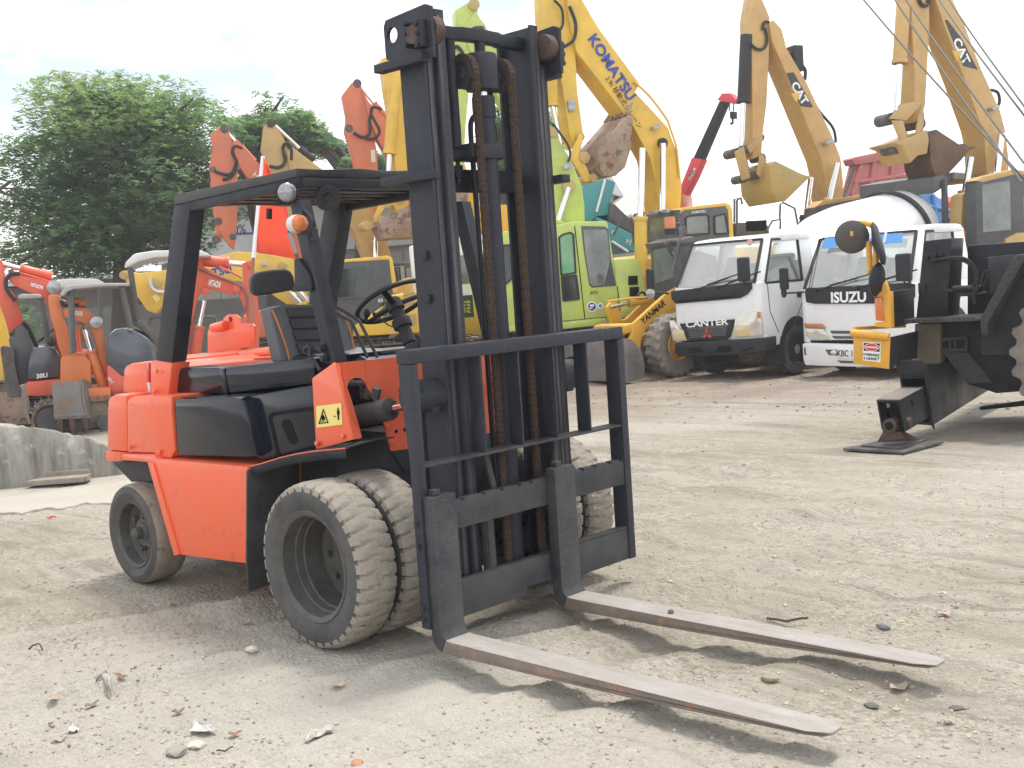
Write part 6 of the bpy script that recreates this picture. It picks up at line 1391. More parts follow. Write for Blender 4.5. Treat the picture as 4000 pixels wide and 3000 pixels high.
# sun strip on the windscreen
A, B = iz.f.x(ZC(360, 285), -0.30), iz.f.x(ZC(882, 245), -0.30); t_, u_ = iz.f.x(ZC(385, 215), -0.37), iz.f.x(ZC(890, 180), -0.37)
for q in (A, B): q.x += 0.06
for q in (t_, u_): q.x += 0.07
sb_ = MB(); sb_.poly([A, B, u_, t_]); strip = sb_.build('sun_strip', mat('blue_sun_strip', (0.10, 0.33, 0.72), 0.3), ws2, smooth=0)
mid = (A + B + t_ + u_) / 4
xd = (B - A).normalized(); ud = (t_ - A); n_ = xd.cross(ud).normalized()
lettering('ISUZU', mid + n_ * 0.002, xd, n_.cross(xd), 0.26, mat('pale_violet_print', (0.62, 0.66, 0.85), 0.4), strip, bold=0.03, wscale=1.1)
for s_ in (1, -1):
    road_wheel(iz, -1.15, s_ * 0.84, 0.39, 0.39, 0.23, s_, RimG); road_wheel(iz, -3.8, s_ * 0.80, 0.39, 0.39, 0.23, s_, RimG)
MB().bx(-6.0, -1.0, -0.40, 0.40, 0.5, 0.75).build('chassis', M['rubber'], iz.t)
MB().bx(-6.2, -1.95, -0.98, 0.98, 0.9, 1.0).build('flat_bed', Dg, iz.t, 0.01)
wiper(iz, 0.0, (-0.62, zb_ - 0.04), (0.06, zb_ + 0.11), b2); wiper(iz, 0.0, (0.05, zb_ - 0.04), (0.72, zb_ + 0.12), b2)
for a in (375, 630): MB().box(iz.f.x(ZC(a, 555), 0.03), (0.03, 0.06, 0.05)).build('washer_jet', M['plastic'], b2, 0.008)
mirror(iz, iz.f.x(ZC(880, 405), 0.12), iz.f.x(ZC(885, 535), 0.0), (0.10, 0.22, 0.38), b2)
mirror(iz, iz.f.x(ZC(104, 480), 0.20), iz.f.x(ZC(235, 565), 0.0), (0.09, 0.13, 0.33), b2)
MB().ball(iz.f.x(ZC(103, 570), 0.2), 0.06, 8, (0.4, 0.8, 1.3)).build('lower_mirror', M['plastic'], b2)
MB().tube([iz.f.x(ZC(265, 540), 0.02), iz.f.x(ZC(330, 210), -0.4)], 0.009, 6).build('antenna', St, b2)

# ---- wheel loader
ld = Mach('wheel_loader', 'small yellow wheel loader with black lettering on its arm', 'wheel loader', ZK(660, 1590), 19.9, 262)
wxl = ld.f.y(ZK(635, 1400), 0.6).x
road_wheel(ld, wxl, 0.62, 0.515, 0.49, 0.34, 1, Yl, lug=0.035, rimr=0.50, holes=0); road_wheel(ld, wxl, -0.62, 0.515, 0.49, 0.34, -1, Yl, lug=0.035, rimr=0.5, holes=0)
road_wheel(ld, wxl - 1.9, 0.62, 0.515, 0.49, 0.34, 1, Yl, lug=0.035, rimr=0.5, holes=0); road_wheel(ld, wxl - 1.9, -0.62, 0.515, 0.49, 0.34, -1, Yl, lug=0.035, rimr=0.5, holes=0)
MB().bx(-2.6, 0.35, -0.42, 0.42, 0.45, 1.0).build('chassis', Yl, ld.t, 0.04)
MB().prism([(-2.9, 0.6, 0.8), (-1.3, 0.6, 0.8), (-1.3, 0.6, 1.6), (-2.8, 0.6, 1.5)], (0, -1.2, 0)).build('engine_body', Yl, ld.t, 0.05)
la_ = ld.side(ZK, [(330, 1285), (345, 1195), (470, 1080), (600, 965), (660, 930), (700, 960), (690, 1090), (620, 1140), (430, 1250), (400, 1330), (392, 1402), (330, 1370), (322, 1310)], 0.42, 0.07, 'lift_arm', Yl, 0.008)
ld.side(ZK, [(120, 1075), (150, 1035), (200, 1045), (235, 1175), (270, 1160), (420, 1015), (520, 945), (560, 985), (500, 1060), (340, 1200), (300, 1260), (240, 1300), (160, 1240), (150, 1170)], -0.42, 0.07, 'lift_arm', Yl, 0.008)
ld.text('YANMAR', ZK, (402, 1192), (580, 1035), 0.424, None, M['ink'], la_, bold=0.025, wscale=1.0)
ld.ram(ZK, (480, 1015), (305, 1045), (160, 1075), -0.2, 0.06, Yl); ld.ram(ZK, (600, 1180), (440, 1270), (400, 1310), 0.36, 0.05, Yl)
ld.tube(ZK, [(140, 1030), (300, 1008), (430, 1000), (480, 985)], -0.15, 0.018, 'hydraulic_line', Yl)
ld.tube(ZK, [(370, 985), (400, 960), (430, 975), (440, 1010)], -0.2, 0.022, 'hydraulic_hose', M['rubber'], smooth=True)
ld.side(ZK, [(280, 1210), (350, 1190), (355, 1260), (290, 1280)], 0.4, 0.8, 'cross_tube', Yl, 0.04)
ld.side(ZK, [(300, 1310), (330, 1320), (400, 1400), (428, 1500), (425, 1620), (300, 1645)], 0.85, 1.75, 'bucket', mat('dark_grey_bucket', (0.09, 0.09, 0.10), 0.5, metal=0.2, dirt=((0.25, 0.21, 0.17), 0.4, 3)), 0.015)
ld.ram(ZK, (500, 1100), (560, 1190), (640, 1290), 0.3, 0.04, M['chrome'])
cbl = ld.side(ZK, [(705, 600), (790, 565), (830, 600), (840, 1010), (720, 1010)], 0.42, 0.72, 'cab', Dg, 0.03)
xf = ld.f.y(ZK(715, 800), 0.42).x + 0.03
fl = ld.front(ZK, [(470, 625), (700, 585), (720, 960), (480, 1005)], xf, 0.05, 'front_frame', Dg, 0.02, cbl)
ld.front(ZK, [(492, 640), (660, 605), (650, 850), (505, 895)], xf + 0.012, 0.02, 'windscreen', Gl, 0, fl)
ld.side(ZK, [(690, 565), (795, 530), (822, 575), (705, 602)], 0.48, 0.82, 'cab_roof', Dg, 0.02, cbl)
c0 = ld.f.y(ZK(622, 520), 0.2); bc = MB().lathe([(0.001, 0.0), (0.10, 0.0), (0.10, 0.10), (0.001, 0.10)], c0, (0, 0, 1), 20).build('beacon_base', M['plastic'], cbl)
MB().lathe([(0.09, 0.10), (0.095, 0.2), (0.085, 0.29), (0.001, 0.30)], c0, (0, 0, 1), 20).build('beacon_lens', M['amber'], bc)
MB().tube([ld.f.y(ZK(*p), 0.1) for p in ((640, 432), (690, 435), (705, 510), (700, 560))], 0.02, 6).build('beacon_rail', Dg, bc)
ld.side(ZK, [(680, 470), (740, 455), (752, 520), (695, 535)], 0.3, 0.03, 'mirror', St, 0.01, cbl)
ld.tube(ZK, [(705, 500), (640, 720)], 0.45, 0.016, 'mirror_arm', St, cbl)
for a in ((580, 585, 660, 720), (600, 580, 640, 640)): ld.tube(ZK, [(a[0], a[1]), (a[2], a[3])], 0.3, 0.02, 'wiper_arm', St, cbl)

# ---- small crane truck with a black boom, tippers
uc = Mach('crane_truck', 'slim black and red truck crane boom reaching above the white cabs', 'crane truck', Z5(370, 1400), 30.0, 190)
MB().bx(-6.0, 2.0, -1.0, 1.0, 0.9, 1.2).build('chassis', Dg, uc.t, 0.02)
for x in (1.2, -4.5):
    for s_ in (1, -1): road_wheel(uc, x, s_ * 0.9, 0.45, 0.45, 0.25, s_, RimG, holes=0)
vis_y = 0.18
ub_ = uc.sidec(Z5, [(568, 545), (602, 550), (470, 862), (425, 856)], 0.28, 'boom', M['plastic'], 0.01)
ur = uc.sidec(Z5, [(418, 852), (474, 860), (430, 960), (375, 1068), (350, 1060), (365, 985)], 0.34, 'boom_base', mat('crane_red_paint', (0.70, 0.06, 0.07), 0.4), 0.012)
uc.sidec(Z5, [(555, 540), (580, 505), (625, 503), (655, 540), (650, 558), (600, 552)], 0.34, 'boom_head', mat('crane_red_paint', (0.70, 0.06, 0.07), 0.4), 0.012)
uc.side(Z5, [(352, 1055), (372, 1045), (380, 1095), (378, 1300), (340, 1300), (345, 1090)], 0.25, 0.5, 'crane_column', M['amber'], 0.02)
stc = uc.side(Z5, [(398, 968), (428, 905), (440, 912), (432, 935), (410, 972)], 0.178, 0.006, 'boom_sticker', M['whiteink'], 0, ur)
uc.text('UNIC', Z5, (404, 966), (433, 912), 0.182, None, M['ink'], stc, bold=0.02, wscale=0.75)
for dx in (622, 645): uc.tube(Z5, [(dx, 552), (dx - 2, 600)], 0.0, 0.015, 'hoist_rope', M['plastic'])
hk = uc.sidec(Z5, [(622, 602), (650, 602), (652, 640), (624, 640)], 0.15, 'hook_block', M['plastic'], 0.01)
uc.tube(Z5, [(638, 640), (640, 665), (632, 672), (628, 662)], 0.0, 0.025, 'hook', M['plastic'], hk)
def tipper(lab, base, t, head, zf, panels, mt, cabpts=None):
    tp = Mach('tipper_truck', lab, 'tipper truck', base, t, head)
    MB().bx(-5.0, 2.0, -0.5, 0.5, 0.9, 1.2).build('chassis', Dg, tp.t, 0.02)
    MB().bx(1.2, 2.8, -1.1, 1.1, 0.8, 2.4).build('cab', mt, tp.t, 0.08)
    for x in (1.9, -2.6, -3.8):
        for s_ in (1, -1): road_wheel(tp, x, s_ * 0.9, 0.5, 0.5, 0.28, s_, RimG, holes=0)
    for k, (pts, y, th, m_, nm) in enumerate(panels): tp.side(zf, pts, y, th, nm, m_, 0.02)
    return tp
tl = tipper('teal tipper body raised steeply behind the lime excavator', ZK(200, 1000), 29.0, 236, ZK, [
    ([(-60, 420), (-30, 130), (130, 92), (160, 100), (205, 122), (160, 300), (145, 372), (60, 380), (-40, 470)], 0.9, 1.8, Te, 'tipper_front'),
    ([(60, 385), (150, 420), (345, 520), (372, 560), (372, 650), (290, 640), (175, 560), (90, 480)], 1.1, 2.2, Te, 'tipper_side'),
    ([(165, 275), (200, 290), (345, 430), (360, 520), (150, 415)], 1.0, 2.0, Dg, 'tipper_floor')], Te)
tl.text('村', ZK, (280, 572), (325, 585), 1.105, None, M['signwhite'], tl.t.children[-2])
tl.text('西', ZK, (172, 500), (200, 512), 1.105, None, M['signwhite'], tl.t.children[-2])
tl.tube(ZK, [(60, 345), (125, 100)], 0.92, 0.03, 'body_rib', M['whiteink'])
tl.tube(ZK, [(175, 570), (300, 650)], 1.12, 0.03, 'body_rail', M['signwhite'])
rd = tipper('faded red tipper body standing behind the dark worn bucket', Z5(1400, 1500), 33.0, 255, Z5, [
    ([(1285, 860), (1295, 850), (1480, 812), (1560, 800), (1580, 850), (1300, 892)], 1.25, 0.35, Rd, 'top_rail'),
    ([(1310, 890), (1570, 848), (1600, 1010), (1560, 1060), (1240, 1075), (1280, 1010)], 1.15, 0.3, Rd, 'tipper_side')], Rd)
for a, b in (((1400, 878), (1375, 1060)), ((1500, 860), (1490, 1050)), ((1290, 985), (1590, 945)), ((1330, 890), (1285, 1060))): rd.tube(Z5, [a, b], 1.18, 0.07, 'body_rib', Rd)
ldr = MB()
for k in range(7): ldr.bar(rd.f.y(Z5(1300 - k * 9, 900 + k * 26), 1.2), rd.f.y(Z5(1284 - k * 9, 908 + k * 26), 1.2), 0.03, 0.03)
for a in ((1303, 893, 1243, 1065), (1285, 900, 1230, 1065)): ldr.bar(rd.f.y(Z5(a[0], a[1]), 1.2), rd.f.y(Z5(a[2], a[3]), 1.2), 0.03, 0.03)
ldr.build('ladder', St, rd.t)
bl_ = tipper('bright blue tipper body behind the mixer drum', Z5(1720, 1500), 30.0, 255, Z5, [
    ([(1560, 1000), (1640, 985), (1665, 992), (1800, 1110), (1815, 1200), (1600, 1210), (1570, 1100)], 1.15, 0.3, Bl, 'tipper_side')], Bl)
for a, b in (((1640, 1000), (1650, 1190)), ((1600, 1085), (1810, 1140)), ((1720, 1050), (1740, 1190))): bl_.tube(Z5, [a, b], 1.18, 0.05, 'body_rib', Bl)
oc = Mach('excavator', 'excavator half hidden behind the blue tipper, red cab roof with green windows', 'excavator', Z5(1870, 1500), 34.0, 262)
tracks(oc, -2.0, 1.8, 2.2, 0.5, 0.8)
oc_b = oc.side(Z5, [(1815, 1090), (1830, 1060), (1960, 1050), (1980, 1090), (1990, 1420), (1815, 1420)], 1.0, 2.0, 'cab', Ro, 0.05)
gloss_windows(oc, Z5, [(1828, 1100), (1880, 1092), (1885, 1190), (1832, 1190)], 1.0, Gg, oc_b)
# vehicles seen between mast and cab
vn = Mach('van', 'grey van with white framed windows parked beyond the steering wheel', 'van', ZB(620, 620), 27.0, 228)
v1 = vn.side(ZB, [(540, 360), (560, 235), (575, 212), (700, 205), (900, 205), (930, 360), (930, 620), (540, 620)], 0.9, 1.8, 'van_body', mat('silver_van_paint', (0.42, 0.43, 0.44), 0.3, coat=0.5), 0.06)
for pts in ([(572, 245), (598, 240), (606, 330), (584, 335)], [(632, 238), (690, 232), (700, 325), (640, 330)]): gloss_windows(vn, ZB, pts, 0.9, Gl, v1, M['rubber'])
vn.side(ZB, [(560, 212), (940, 196), (945, 212), (560, 232)], 0.92, 1.84, 'roof_panel', Dg, 0.02, v1)
for x in (1.2, -1.2):
    for s_ in (1, -1): road_wheel(vn, x, s_ * 0.8, 0.32, 0.32, 0.2, s_, RimG, holes=0)
wt = Mach('loader', 'white and yellow machine cab with written notes on its lower window', 'loader', ZM(1060, 1450), 23.0, 262)
w1 = wt.side(ZM, [(940, 640), (1060, 600), (1180, 590), (1300, 600), (1310, 1130), (990, 1130)], 0.9, 1.6, 'cab', WH, 0.05)
wt.side(ZM, [(985, 1130), (1320, 1120), (1330, 1460), (990, 1465)], 0.95, 1.8, 'loader_body', Yk, 0.04)
gloss_windows(wt, ZM, [(985, 770), (1090, 760), (1105, 1010), (1000, 1020)], 0.9, Gl, w1)
gw_ = gloss_windows(wt, ZM, [(985, 1120), (1095, 1110), (1110, 1300), (1000, 1310)], 0.955, mat('dark_green_window', (0.02, 0.06, 0.055), 0.1), w1)
for k in range(4): wt.text(('14 5ML', 'PC 78L', '00 1001', '17 HL')[k], ZM, (1010, 1175 + k * 28), (1078, 1170 + k * 28), 0.965, None, M['sticker'], gw_, bold=0.01, wscale=0.8)
for x in (0.9, -1.3):
    for s_ in (1, -1): road_wheel(wt, x, s_ * 0.8, 0.5, 0.5, 0.3, s_, Yk, holes=0)

# ================================================================ rough terrain crane at the right
cr = Mach('mobile_crane', 'black mobile crane with yellow corner box and outrigger resting on a steel pad', 'mobile crane', ZC(820, 1590), 10.05, 278)
fc = cr.f
BKc = mat('crane_black_paint', (0.013, 0.015, 0.020), 0.40, var=0.2, scale=3, dirt=((0.06, 0.055, 0.05), 0.16, 3.5), bump=0.05, spec=0.3)
Yo = pmat('crane_amber_yellow_paint', (0.80, 0.40, 0.015), 0.4)
def boxface(pts, x): return [fc.x(ZC(*p), x) for p in pts]
def cx(pts, x, th, name, mt, bev=0.008, par=None): return MB().prism(boxface(pts, x), (-th, 0, 0)).build(name, mt, par or cr.t, bev)
pdp = [fc.z(ZC(*p), 0.02) for p in ((485, 1578), (880, 1600), (1138, 1533), (790, 1520))]
pad = MB().prism([Vector((p.x, p.y, 0.0)) for p in pdp], (0, 0, 0.022)).build('outrigger_pad', St, cr.t, 0.006)
pdp = [fc.z(ZC(*p), 0.04) for p in ((600, 1555), (855, 1572), (1035, 1515), (800, 1505))]
MB().prism([Vector((p.x, p.y, 0.0225)) for p in pdp], (0, 0, 0.016)).build('pad_plate', St, pad, 0.005)
XI = 0.05
oface = boxface(((702, 1266), (850, 1268), (886, 1473), (736, 1457)), XI)
ft = cx([(705, 1540), (740, 1480), (752, 1415), (790, 1390), (830, 1395), (850, 1460), (880, 1515)], XI - 0.02, 0.02, 'pad_foot', M['rust'], 0.004)
cx([(735, 1540), (760, 1480), (772, 1410), (812, 1390), (862, 1400), (880, 1470), (960, 1510), (955, 1525)], XI - 0.16, 0.02, 'foot_plate', M['rust'], 0.004, ft)
p0 = fc.x(ZC(785, 1432), XI + 0.02); MB().cyl(p0, p0 + Vector((-0.3, 0, 0)), 0.06, n=20).build('foot_pin', M['rust'], ft, 0.004)
MB().cyl(p0 + Vector((0.002, 0, 0)), p0 + Vector((0.004, 0, 0)), 0.036, n=16).build('pin_bore', M['ink'], ft)
bdir = Vector((-1, 0, 0.05)).normalized()
def tubebox(face, d, t, name, mt, par):
    c = sum(face, Vector()) / 4; inn_ = [p + (c - p).normalized() * t * 1.4 for p in face]; b = MB()
    for i in range(4):
        j = (i + 1) % 4
        b.prism([face[i], face[j], inn_[j], inn_[i]], d)
    return b.build(name, mt, par, 0.003)
ib = tubebox(oface, bdir * 1.6, 0.016, 'outrigger_beam', BKc, cr.t)
MB().prism([oface[0] + Vector((-0.03, 0.0, 0.002)), oface[1] + Vector((-0.03, 0, 0.002)), oface[1] + bdir * 0.7 + Vector((0, 0, 0.002)), oface[0] + bdir * 0.7 + Vector((0, 0, 0.002))], (0, 0, 0.003)).build('beam_top', mat('dusty_brown_beam_top', (0.19, 0.16, 0.145), 0.6, var=0.15), ib)
c_ = sum(oface, Vector()) / 4
MB().prism([p + (c_ - p) * 0.1 + bdir * 0.22 for p in oface], bdir * 0.02).build('beam_diaphragm', M['rubber'], ib)
q = fc.x(ZC(776, 1300), XI - 0.20); MB().cyl(q, q + Vector((0.012, 0, 0)), 0.022, n=16).build('beam_hole', M['signwhite'], ib)
q = oface[1].lerp(oface[2], 0.28) + bdir * 0.32; MB().cyl(q + Vector((0, 0.006, 0)), q + Vector((0, -0.01, 0)), 0.03, n=16).build('side_hole', M['ink'], ib)
q = oface[2] + bdir * 0.12 + Vector((0, 0, 0.06)); MB().cyl(q + Vector((0, 0.02, 0)), q + Vector((0, -0.02, 0)), 0.045, n=20).build('beam_boss', M['rust'], ib, 0.004)
sface = [p + bdir * 0.72 for p in oface]; c_ = sum(sface, Vector()) / 4
sface = [p + (p - c_).normalized() * 0.035 for p in sface]
for k_ in (0, 1): sface[k_].z += 0.085
for k_ in (2, 3): sface[k_].z -= 0.05
ob_ = MB(); e0 = sface; e1 = [p + bdir * 3.0 + Vector((0, 0.0, 0.12 if k in (0, 1) else 0.0)) for k, p in enumerate(sface)]
inn_ = [p + (c_ - p) * 0.14 for p in sface]
for i in range(4):
    j = (i + 1) % 4; ob_.prism([e0[i], e0[j], inn_[j], inn_[i]], bdir * 0.02); ob_.poly([e0[i], e0[j], e1[j], e1[i]])
ob_ = ob_.build('outrigger_sleeve', BKc, cr.t)
cface = [p + (p - c_).normalized() * 0.04 + bdir * -0.03 for p in sface]
fl2 = [cface[0] + Vector((0, 0, 0.05)), cface[0].lerp(cface[1], 0.15) + Vector((0, 0, 0.10)), cface[1].lerp(cface[0], 0.15) + Vector((0, 0, 0.10)), cface[1] + Vector((0, 0, 0.05)), cface[2], inn_[2] - bdir * 0.03, inn_[1] - bdir * 0.03, inn_[0] - bdir * 0.03, inn_[3] - bdir * 0.03, cface[3]]
MB().prism([cface[0] + Vector((0, 0, 0.05)), cface[0].lerp(cface[1], 0.15) + Vector((0, 0, 0.10)), cface[1].lerp(cface[0], 0.15) + Vector((0, 0, 0.10)), cface[1] + Vector((0, 0, 0.05)), sface[1] + bdir * -0.03, sface[0] + bdir * -0.03], bdir * 0.04).build('sleeve_flange', BKc, ob_, 0.004)
MB().prism([sface[1] + bdir * -0.03, cface[1] + Vector((0, 0, 0.05)), cface[2], sface[2] + bdir * -0.03], bdir * 0.04).build('sleeve_flange', BKc, ob_, 0.004)
# yellow corner box with the sign, tail lamp, mirrors
XB = XI - 0.45
bfp = boxface([(553, 838), (790, 860), (783, 1065), (553, 1030)], XB)
box_ = MB().prism(bfp, (-0.02, 0, 0)).build('corner_box', Yo, cr.t, 0.004)
MB().tube(boxface([(540, 830), (785, 856)], XB + 0.01), 0.035, 10).build('box_rim', Yo, box_)
MB().prism([bfp[1] + Vector((-0.021, 0, 0.0)), bfp[2] + Vector((-0.021, 0, 0)), bfp[2] + Vector((-0.9, 0, 0.03)), bfp[1] + Vector((-0.9, 0, 0))], (0, -0.02, 0)).build('box_side', BKc, box_)
MB().bar(bfp[0] + Vector((-0.02, 0.0, 0.05)), fc.x(ZC(885, 785), XB - 0.85), 0.03, 0.03).build('box_edge', Yo, box_)
sg = MB().prism(boxface([(614, 888), (730, 893), (728, 1022), (615, 1010)], XB + 0.006), (-0.004, 0, 0)).build('danger_sign', M['signwhite'], box_, 0.001)
MB().prism(boxface([(620, 895), (724, 899), (723, 953), (620, 945)], XB + 0.0075), (-0.001, 0, 0)).build('sign_panel', M['ink'], sg)
MB().prism(boxface([(672 + 50 * math.cos(R(a)), 923 + 25 * math.sin(R(a)) + 2 * math.cos(R(a))) for a in range(0, 360, 15)], XB + 0.009), (-0.001, 0, 0)).build('sign_rim', M['whiteink'], sg)
MB().prism(boxface([(672 + 46 * math.cos(R(a)), 923 + 22 * math.sin(R(a)) + 2 * math.cos(R(a))) for a in range(0, 360, 15)], XB + 0.0105), (-0.001, 0, 0)).build('sign_oval', M['redink'], sg)
def crt(tx, a, b, sz, mt_, **k):
    A, B = fc.x(ZC(*a), XB + 0.006), fc.x(ZC(*b), XB + 0.006); d = (B - A).normalized(); k.pop('wscale', None); lettering(tx, (A + B) / 2, d, Vector((1, 0, 0)).cross(d), sz, mt_, sg, ext=0.006, width=(B - A).length, **k)
crt('DANGER', (634, 921), (712, 926), None, M['whiteink'], bold=0.03, wscale=0.56)
crt('OVERHEAD', (618, 968), (724, 976), None, M['ink'], bold=0.025, wscale=0.50)
crt('CRANE', (636, 996), (706, 1000), None, M['ink'], bold=0.025, wscale=0.55)
for a in (624, 715): MB().prism(boxface([(a - 5, 994), (a, 984), (a + 5, 994), (a + 2, 994), (a + 2, 1004), (a - 2, 1004), (a - 2, 994)], XB + 0.0075), (-0.001, 0, 0)).build('sign_arrow', M['ink'], sg)
up_ = cx([(682, 570), (790, 562), (798, 800), (690, 790), (690, 762), (745, 765), (742, 600), (684, 598)], XB - 0.05, 0.10, 'lamp_post', Yo, 0.006)
MB().prism(boxface([(688, 605), (735, 600), (752, 755), (695, 750)], XB - 0.03), (-0.1, 0, 0)).build('tail_lamp', M['amber'], up_, 0.012)
MB().prism(boxface([(745, 505), (760, 500), (775, 540), (780, 570), (715, 578), (735, 560)], XB - 0.05), (-0.06, 0, 0)).build('mirror_base', Yo, up_, 0.004)
e_ = boxface([(791, 562), (797, 800)], XB - 0.152)
MB().prism([e_[0], e_[1], e_[1] + Vector((-0.70, 0, 0.01)), e_[0] + Vector((-0.70, 0, 0.0))], (0, -0.03, 0)).build('guard_plate', BKc, cr.t, 0.004)
pole = MB().tube(smoothpath(boxface([(700, 395), (698, 320), (705, 240), (700, 170), (665, 130), (610, 118), (570, 128), (545, 160), (540, 195)], XB - 0.1)), 0.026, 10).build('mirror_pole', Yo, cr.t)
MB().tube(boxface([(655, 235), (655, 300), (660, 390), (665, 415), (650, 445)], XB - 0.1), 0.026, 10).build('mirror_pole', Yo, cr.t)
cm = fc.x(ZC(544, 208), XB - 0.06); mx_ = Vector(fc.loc(fc.o + (CAM_POS - fc.wor(cm)))).normalized()
MB().lathe([(0.001, 0.035), (0.08, 0.03), (0.140, 0.012), (0.152, 0.0), (0.145, -0.02), (0.001, -0.05)], cm, (mx_ + Vector((0.0, -0.1, -0.05))).normalized(), 32).build('round_mirror', mat('mirror_back_plastic', (0.075, 0.066, 0.06), 0.5), pole)
MB().box(fc.x(ZC(543, 188), XB + 0.02), (0.02, 0.025, 0.045)).build('mirror_clamp', Yo, pole, 0.006)
toc = mx_; lat = Vector((-mx_.y, mx_.x, 0)).normalized()
def disc_edge(c, r, k, tilt, nm):                # oval mirror seen nearly edge-on
    ax_ = (lat + mx_ * k + Vector((0, 0, tilt))).normalized()
    return MB().lathe([(0.001, 0.03), (r * 0.8, 0.022), (r, 0.0), (r * 0.9, -0.02), (0.001, -0.06)], c, ax_, 32).build(nm, M['plastic'], pole)
disc_edge(fc.x(ZC(718, 250), XB - 0.05), 0.205, 0.12, 0.22, 'side_mirror')
disc_edge(fc.x(ZC(708, 485), XB - 0.03), 0.155, 0.45, -0.15, 'lower_mirror')
# jack tower, step, column, chassis, fender, wheel
XT = XB - 0.78
tw = cx([(1008, 235), (1190, 215), (1160, 740), (958, 740), (985, 480)], XT, 0.42, 'jack_tower', BKc, 0.012)
for a in ((997, 540), (1135, 535)): MB().box(fc.x(ZC(*a), XT + 0.012), (0.02, 0.065, 0.10)).build('hinge_plate', BKc, tw, 0.004)
for a in ((1060, 325), (1085, 320), (1120, 318), (1030, 335), (1075, 350)): MB().box(fc.x(ZC(*a), XT + 0.03), (0.06, 0.035, 0.04)).build('valve', M['plastic'], tw, 0.006)
for pts in ([(1055, 370), (1100, 352), (1200, 350), (1280, 370), (1335, 420), (1345, 520)], [(1080, 360), (1200, 340), (1290, 355), (1350, 430), (1355, 560)], [(1380, 520), (1400, 450), (1420, 430), (1420, 480), (1390, 530)]):
    MB().tube(smoothpath(boxface(pts, XT + 0.05)), 0.013, 8).build('hydraulic_hose', M['plastic'], tw)
for a, b, r_ in (((1200, 545), (1380, 540), 0.03), ((1250, 580), (1420, 575), 0.02), ((1340, 500), (1340, 640), 0.028), ((1150, 560), (1300, 555), 0.018)):
    MB().cyl(fc.x(ZC(*a), XT + 0.02), fc.x(ZC(*b), XT + 0.02), r_, n=12).build('hydraulic_cylinder', BKc, tw)
cx([(860, 745), (1320, 722), (1380, 735), (1380, 748), (1320, 755), (900, 770), (830, 768)], XT + 0.25, 0.5, 'step_plate', M['rail'], 0.004)
cx([(950, 772), (1120, 772), (1115, 1058), (945, 1055)], XT - 0.05, 0.3, 'inner_column', mat('dusty_olive_steel', (0.10, 0.085, 0.055), 0.7, dirt=((0.2, 0.16, 0.11), 0.5, 4)), 0.01)
cx([(1118, 760), (1400, 750), (2000, 740), (2000, 1180), (1480, 1222), (1290, 1160), (1118, 940)], XT - 0.12, 1.2, 'chassis_frame', BKc, 0.01)
cx([(1118, 940), (1290, 1160), (1450, 1150), (1300, 960)], XT - 0.10, 0.02, 'gusset', M['dustblack'], 0.003)
for a, b in (((1120, 875), (1290, 860)), ((1120, 940), (1290, 940)), ((1122, 870), (1122, 945)), ((1288, 860), (1288, 940)), ((1215, 865), (1215, 940)), ((1182, 868), (1182, 940))):
    MB().bar(fc.x(ZC(*a), XT - 0.08), fc.x(ZC(*b), XT - 0.08), 0.022, 0.03).build('socket_frame', M['dustblack'], cr.t)
cx([(1290, 262), (2000, 215), (2000, 745), (1290, 745)], XT - 0.35, 0.6, 'deck_body', BKc, 0.02)
cx([(1420, 340), (1640, 318), (1640, 345), (1470, 560), (1440, 590)], XT - 0.1, 0.2, 'fender_gusset', M['dustblack'], 0.01)
fen = cx([(1585, 345), (1625, 325), (2000, 270), (2000, 330), (1650, 380), (1425, 760), (1425, 850), (1380, 845), (1372, 742)], XT + 0.30, 0.7, 'fender', mat('checker_black_plate', (0.028, 0.029, 0.032), 0.5, var=0.2, bump=0.6, bscale=30), 0.012)
cx([(1380, 850), (1425, 850), (1660, 400), (2000, 350), (2000, 990), (1380, 970)], XT + 0.02, 0.03, 'fender_back', BKc, 0.0)
wc = fc.x(ZC(2200, 960), XT + 0.05)
wr = (wc - fc.x(ZC(1565, 960), XT + 0.05)).length
road_wheel(cr, wc.x, wc.y, wc.z, wr * 0.95, 0.5, 1, Yo, rimr=0.5, holes=0, lug=0.05) if False else None
lugt = mat('dusty_lug_tyre', (0.14, 0.13, 0.12), 0.9, dirt=((0.30, 0.26, 0.21), 0.5, 5), bump=0.2)
def fnl(i, j, rr): return rr + (0.055 if (i % 4 < 2 and j in (2, 3, 4)) or ((i + 2) % 4 < 2 and j in (5, 6, 7)) else 0)
wq = MB().lathe([(wr * 0.55, -0.24), (wr * 0.8, -0.28), (wr * 0.93, -0.26), (wr * 0.95, -0.2), (wr * 0.95, -0.01), (wr * 0.95, 0.01), (wr * 0.95, 0.2), (wr * 0.93, 0.26), (wr * 0.8, 0.28), (wr * 0.55, 0.24)], wc + Vector((-0.25, 0, 0)), (1, 0, 0), 104, fnl).build('wheel', lugt, cr.t)
MB().lathe([(wr * 0.56, 0.2), (wr * 0.5, 0.24), (wr * 0.46, 0.1), (0.001, 0.12)], wc + Vector((-0.25, 0, 0)), (1, 0, 0), 40).build('rim', Yo, wq)
cx([(1365, 1315), (1700, 1270), (2000, 1245), (2000, 1270), (1700, 1300), (1380, 1330)], XT - 0.6, 0.15, 'ground_beam', BKc, 0.004)
cx([(1650, -60), (2000, -60), (2000, 212), (1662, 232)], XT - 0.2, 0.8, 'crane_cab', Bl, 0.02)
